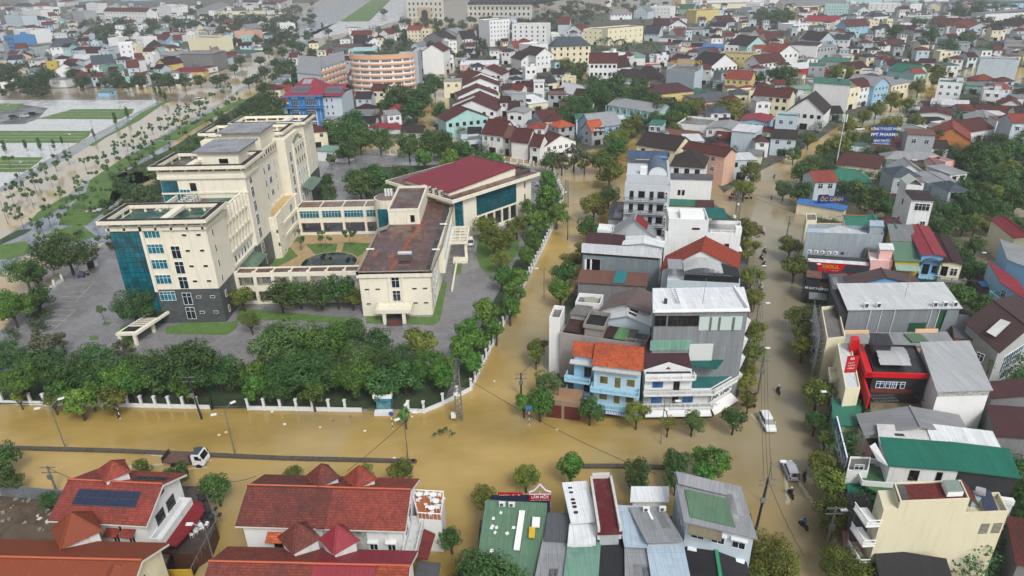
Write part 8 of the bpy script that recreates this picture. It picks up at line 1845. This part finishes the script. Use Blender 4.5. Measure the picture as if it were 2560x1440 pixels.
def bike(x,y,rz,label,col,rider=None,group='motorbikes wading along the flooded streets',z=-.1):
    g=G(x,y,0); rt=root('motorbike',g[0],g[1],z,rz,label,'motorbike',group); pm=plain(col,.3)
    for xx in (-.62,.62): b=MB(); b.tube((xx,-.06,.3),(xx,.06,.3),.29,12); b.build('wheel',TYRE,rt)
    b=MB(); b.slab([(-.75,-.14,.72),(-.75,.14,.72),(-.1,.17,.66),(-.1,-.17,.66)][::-1],.25); b.slab([(-.1,-.15,.42),(.38,-.15,.42),(.38,.15,.42),(-.1,.15,.42)],.12); b.slab([(.36,-.2,.9),(.5,-.2,.9),(.5,.2,.9),(.36,.2,.9)],.55); b.build('body',pm,rt)
    b=MB(); b.slab([(-.72,-.13,.82),(.0,-.13,.78),(.0,.13,.78),(-.72,.13,.82)],.1); b.build('seat',BLK,rt)
    b=MB(); b.tube((.62,0,.3),(.42,0,1.02),.04,5); b.tube((.42,-.32,1.05),(.42,.32,1.05),.03,5); b.build('handlebar',STEEL,rt); b=MB(); b.box(.46,-.08,.86,.56,.08,1.0); b.build('headlight',WHT,rt)
    if rider:
        lab,top,hel=rider; pr=root('person',g[0],g[1],z,rz,lab,'person','riders on motorbikes in the flood')
        bo=link('body',RBODY,pr)
        jk=skinbody('jacket',[_V[i] for i in (1,2,6,7,8,9,10,11)],[(0,1),(1,2),(2,3),(3,4),(1,5),(5,6),(6,7)],[.18,.2,.1,.075,.055,.1,.075,.055],plain(top,.6),pr)
        b=MB(); b.tube((.02,0,1.58),(.02,0,1.72),.13,10,0,.12); b.tube((.02,0,1.72),(.0,0,1.8),.12,10,0,.05); b.build('helmet',plain(hel,.3),pr,smooth=False)
        b=MB(); b.box(.12,-.03,1.6,.15,.03,1.66); b.build('face',SKIN,pr)
    return rt
bike(1945,982,R(88),'motorbike alone in mid street level with the corner shop','2b2b2e',('rider in dark top and white helmet level with the corner shop','20242b','e4e6e6'))
bike(2010,1197,R(75),'motorbike just right of the silver hatchback','26282c',('rider in black beside the silver hatchback','17191d','2a2c30'))
bike(1976,1240,R(95),'motorbike following below the silver hatchback','26282c',('rider in dark coat and white helmet below the silver hatchback','1b1e24','dfe2e4'))
bike(2008,1318,R(110),'motorbike nearest the camera on the right street','3a3d42',('rider in bright blue coat nearest the camera','1f4fa0','2a2d33'))
bike(1910,665,R(-80),'front motorbike of the three below the white stepped house','2b2b2e',('rider in dark clothes and white helmet, middle of three wading riders','22252b','e2e4e6'))
bike(1903,648,R(-80),'middle motorbike of the three below the white stepped house','34373c',('rider in black and white leading three wading riders','2a2d33','2a2c30'))
bike(1911,632,R(-80),'rear motorbike of the three below the white stepped house','2b2b2e',('rider in grey behind two wading riders','3a3e46','d9dcde'))
bike(1908,585,R(-85),'red motorbike by the white stepped house','7a1a1e',('rider in white top on a red motorbike','c9ccd0','e2e4e6'))
bike(1902,722,R(-85),'pale motorbike beside the pale blue terrace','b9bcc0',('rider in white beside the pale blue terrace','c4c8cc','e2e4e6'))
bike(1342,468,R(170),'motorbike wading behind the assembly hall','2b2b2e',('rider in white behind the assembly hall','c9ccd0','e2e4e6'))
bike(98,570,R(70),'motorbike on the wet boulevard path at the left','2b2b2e',('rider in pale coat on the boulevard path','b9bcc0','e2e4e6'))
bike(1935,385+60,R(60),'motorbike crossing the junction towards the far street','2b2b2e',('rider in dark coat crossing the far junction','2a2d33','d9dcde'))
bike(205,697,R(20),'blue motorbike parked by the gatehouse','1d4fa0',None,'motorbikes parked in the car park',.3); bike(216,692,R(10),'black motorbike parked by the gatehouse','26282c',None,'motorbikes parked in the car park',.3)
bike(1165,633,R(60),'black motorbike parked under the car porch','26282c',None,'motorbikes parked in the car park',.3)
for i in range(9):
    t=bike(1825+i*6,497-(i%2)*9,R(100+i*7),None,rn.choice(('2b2b2e','5a2024','b9bcc0')),None,'motorbikes parked in a row at the flooded junction'); t['category']='motorbike'; AUTO.append((t,'motorbike parked at the flooded junction',(t.location.x,t.location.y,1)))
for i in range(6):
    t=bike(1866+(i%2)*12,985+i*7,R(170+i*5),None,rn.choice(('2b2b2e','26282c')),None,'motorbikes parked beside the corner shop'); t['category']='motorbike'; AUTO.append((t,'dark motorbike parked beside the corner shop',(t.location.x,t.location.y,1)))
def walker(x,y,rz,label,top,z=0.,hel='1a1a1c',legs='20242c'):
    g=G(x,y,z); pr=root('person',g[0],g[1],z-.3,rz,label,'person')
    V=[(0,0,.95),(0,0,1.15),(0,0,1.38),(0,0,1.5),(.01,0,1.58),(.02,0,1.68),(0,.19,1.4),(.04,.25,1.12),(.12,.24,.88),(0,-.19,1.4),(.02,-.25,1.12),(.05,-.24,.86),(0,.09,.9),(.1,.1,.5),(.02,.1,.06),(.14,.1,.03),(0,-.09,.9),(-.02,-.1,.5),(-.16,-.1,.08),(-.05,-.1,.03)]
    E=[(0,1),(1,2),(2,3),(3,4),(4,5),(2,6),(6,7),(7,8),(2,9),(9,10),(10,11),(0,12),(12,13),(13,14),(14,15),(0,16),(16,17),(17,18),(18,19)]
    skinbody('body',V,E,[.14,.14,.16,.06,.06,.1,.07,.05,.04,.07,.05,.04,.1,.075,.05,.045,.1,.075,.05,.045],plain(legs,.8),pr)
    skinbody('shirt',[V[i] for i in (1,2,6,7,9,10)],[(0,1),(1,2),(2,3),(1,4),(4,5)],[.17,.185,.09,.075,.09,.075],plain(top,.7),pr)
    b=MB(); b.tube((.02,0,1.62),(.02,0,1.8),.11,10,0,.07); b.build('hair',plain(hel,.7),pr)
    b=MB(); b.box(.11,-.05,1.6,.14,.05,1.74); b.build('face',SKIN,pr); return pr
walker(452,1388,R(90),'person in a pink dress standing on the dark terrace by the striped doors','b98090',.3,legs='b98090')
walker(500,303,R(40),'person in blue on the boulevard path','2a55b0',0); walker(513,300,R(40),'person in white on the boulevard path','c9ccd0',0)
walker(1928,500,R(80),'person in a red top wading at the junction','8a2a30',0); walker(2150,361,R(60),'person in dark clothes in the far right street','2a2d33',0); walker(2162,358,R(60),'person in teal in the far right street','2a7a6a',0)
walker(1872,1305,R(0),'person in pink beside the street trees near the leaning pole','c99aa0',0)
# red flag
x,y=G(1450,200,0); fr=root('flag',x,y,0,0,'small red and green flag on a pole above the yellow canal','flag'); b=MB(); b.tube((0,0,0),(0,0,8),.08,5); b.build('pole',STEEL,fr); b=MB(); b.slab([(0,0,8),(1.8,.2,7.7),(1.8,.2,6.6),(0,0,6.8)],.02); b.build('flag_cloth',RED,fr)
# ---------------- descriptions of the repeated things ----------------
LAND=[('the cream office tower',430,560),('the brown roofed office block',1000,620),('the assembly hall',1190,450),('the curved orange building',955,180),('the blue office block',765,250),
('the grey hotel',1618,470),('the tall grey clad building',1750,760),('the LAK LAK corner shop',1720,960),('the pale blue orange tiled house',1520,930),('the white stepped house',1758,590),('the long red villas',800,1260),('the solar panel villa',270,1260),
('the green roofed eatery',1280,1350),('the green patch corner house',1790,1270),('the cream blank wall house',2350,1340),('the emerald roof',2350,1150),('the red framed restaurant',2200,920),('the white roofed warehouse',2260,760),('the grill restaurant',2100,610),('the white tower house',2290,500),
('the green hipped roof',2120,440),('the orange gabled house',2385,350),('the blue billboard',2205,340),('the turquoise balconied school',1580,280),('the cream palace',1530,90),('the turquoise gabled house',1165,310),('the front brown roofed row',1330,330),
('the yellow end wall house',140,180),('the peach wall',610,100),('the beige blank wall',505,110),('the white arched block',1060,20),('the mansard block',1250,30),('the long white school',300,30),('the red cornered supermarket',2030,175),('the big grey walled house',2500,170),
('the white house with dark gable',2015,290),('the yellow striped house',1770,30),('the plaza lawns',130,330),('the roundabout island',480,250),('the far avenue lawn',930,30),('the car park',180,760),('the flooded crossing',1250,1080),('the left fence',300,1000),('the side gate',575,1000),('the guard kiosk',960,1000),('the round pond',823,655),('the tennis court',980,430),('the maroon hipped villa',1580,180),('the pylon junction',1840,520),('the right hand woods',2450,450),('the noodle shop',2040,710),('the parking gatehouse',220,645),('the blue roofed shed',1790,110),('the brown barn',1090,110),('the far left edge',0,150),('the far right edge',2560,80),('the rear guardhouse',828,390),('the median kerb',700,1140),('the small solar annex',980,285)]
ORD=['first','second','third','fourth','fifth','sixth','seventh','eighth','ninth','tenth','eleventh','twelfth']
groups={}
for o,base,p in AUTO:
    X,Y=proj(*p); best=min(LAND,key=lambda l:((l[1]-X)**2+((l[2]-Y)*1.5)**2)); dx,dy=X-best[1],Y-best[2]
    rel='left of' if dx<-abs(dy)*1.1 else ('right of' if dx>abs(dy)*1.1 else ('behind' if dy<0 else 'in front of'))
    groups.setdefault('%s %s %s'%(base,rel,best[0]),[]).append((X,Y,o))
for ph,l in groups.items():
    l.sort(key=lambda t:t[0])
    for i,(X,Y,o) in enumerate(l):
        if len(l)==1: o['label']=ph
        elif len(l)==2: o['label']=ph+(', left one' if i==0 else ', right one')
        elif len(l)<=12: o['label']=ph+', %s from left'%ORD[i]
        else: o['label']=ph+', number %d from left'%(i+1)
        o['label']=o['label'].replace(' storey','-storey')
        if len(o['label'].split())>16: o['label']=o['label'].replace('sheet metal ','metal ').replace(' house with ',' house, ')
        if len(o['label'].split())>16: o['label']=o['label'].replace(' roof ',' ').replace(' single-storey','').replace(' standing','').replace('parked at','at').replace('parked beside','by').replace('the flooded junction','junction')
# only the 300 houses and trees that show largest stay single; the smallest become one mass
CHM={}
for o in COL.objects:
    if o.parent: CHM.setdefault(o.parent.name,[]).append(o)
DEAD=[]
def merge_rest(cat,name,keep=298):
    its=[o for o in COL.objects if o.parent is None and o.get('category')==cat]
    def size(o):
        x,y,z=o.location; s=ppm(x,y,0)
        a=(o.get('_w',4)*o.get('_H',5)) if cat=='house' else max(.1,CHM[o.name][0].scale.x)
        px_,py_=proj(x,y,z); vis=1 if -60<px_<2620 and py_>-20 else .01
        return s*s*a*vis
    if len(its)<=keep: return
    its.sort(key=size,reverse=True); rest=its[keep:]; v=[];f=[];mi=[];mats=[]
    bpy.context.view_layer.update()
    for o in rest:
        for c in CHM.get(o.name,[]):
            if c.data is None: continue
            M=c.matrix_world; k_=len(v); v+=[tuple(M@q.co) for q in c.data.vertices]
            for p in c.data.polygons:
                m_=c.data.materials[p.material_index] if c.data.materials else None
                if m_ not in mats: mats.append(m_)
                f.append(tuple(k_+i for i in p.vertices)); mi.append(mats.index(m_))
            DEAD.append(c)
        DEAD.append(o)
    me=bpy.data.meshes.new(name); me.from_pydata(v,[],f)
    for m_ in mats: me.materials.append(m_)
    me.polygons.foreach_set('material_index',mi); o=link(name,me); o['kind']='stuff'
merge_rest('house','distant_houses'); merge_rest('tree','distant_trees'); bpy.data.batch_remove(DEAD)
for o in COL.objects:
    for k_ in ('_w','_d','_H','_s'):
        if k_ in o: del o[k_]
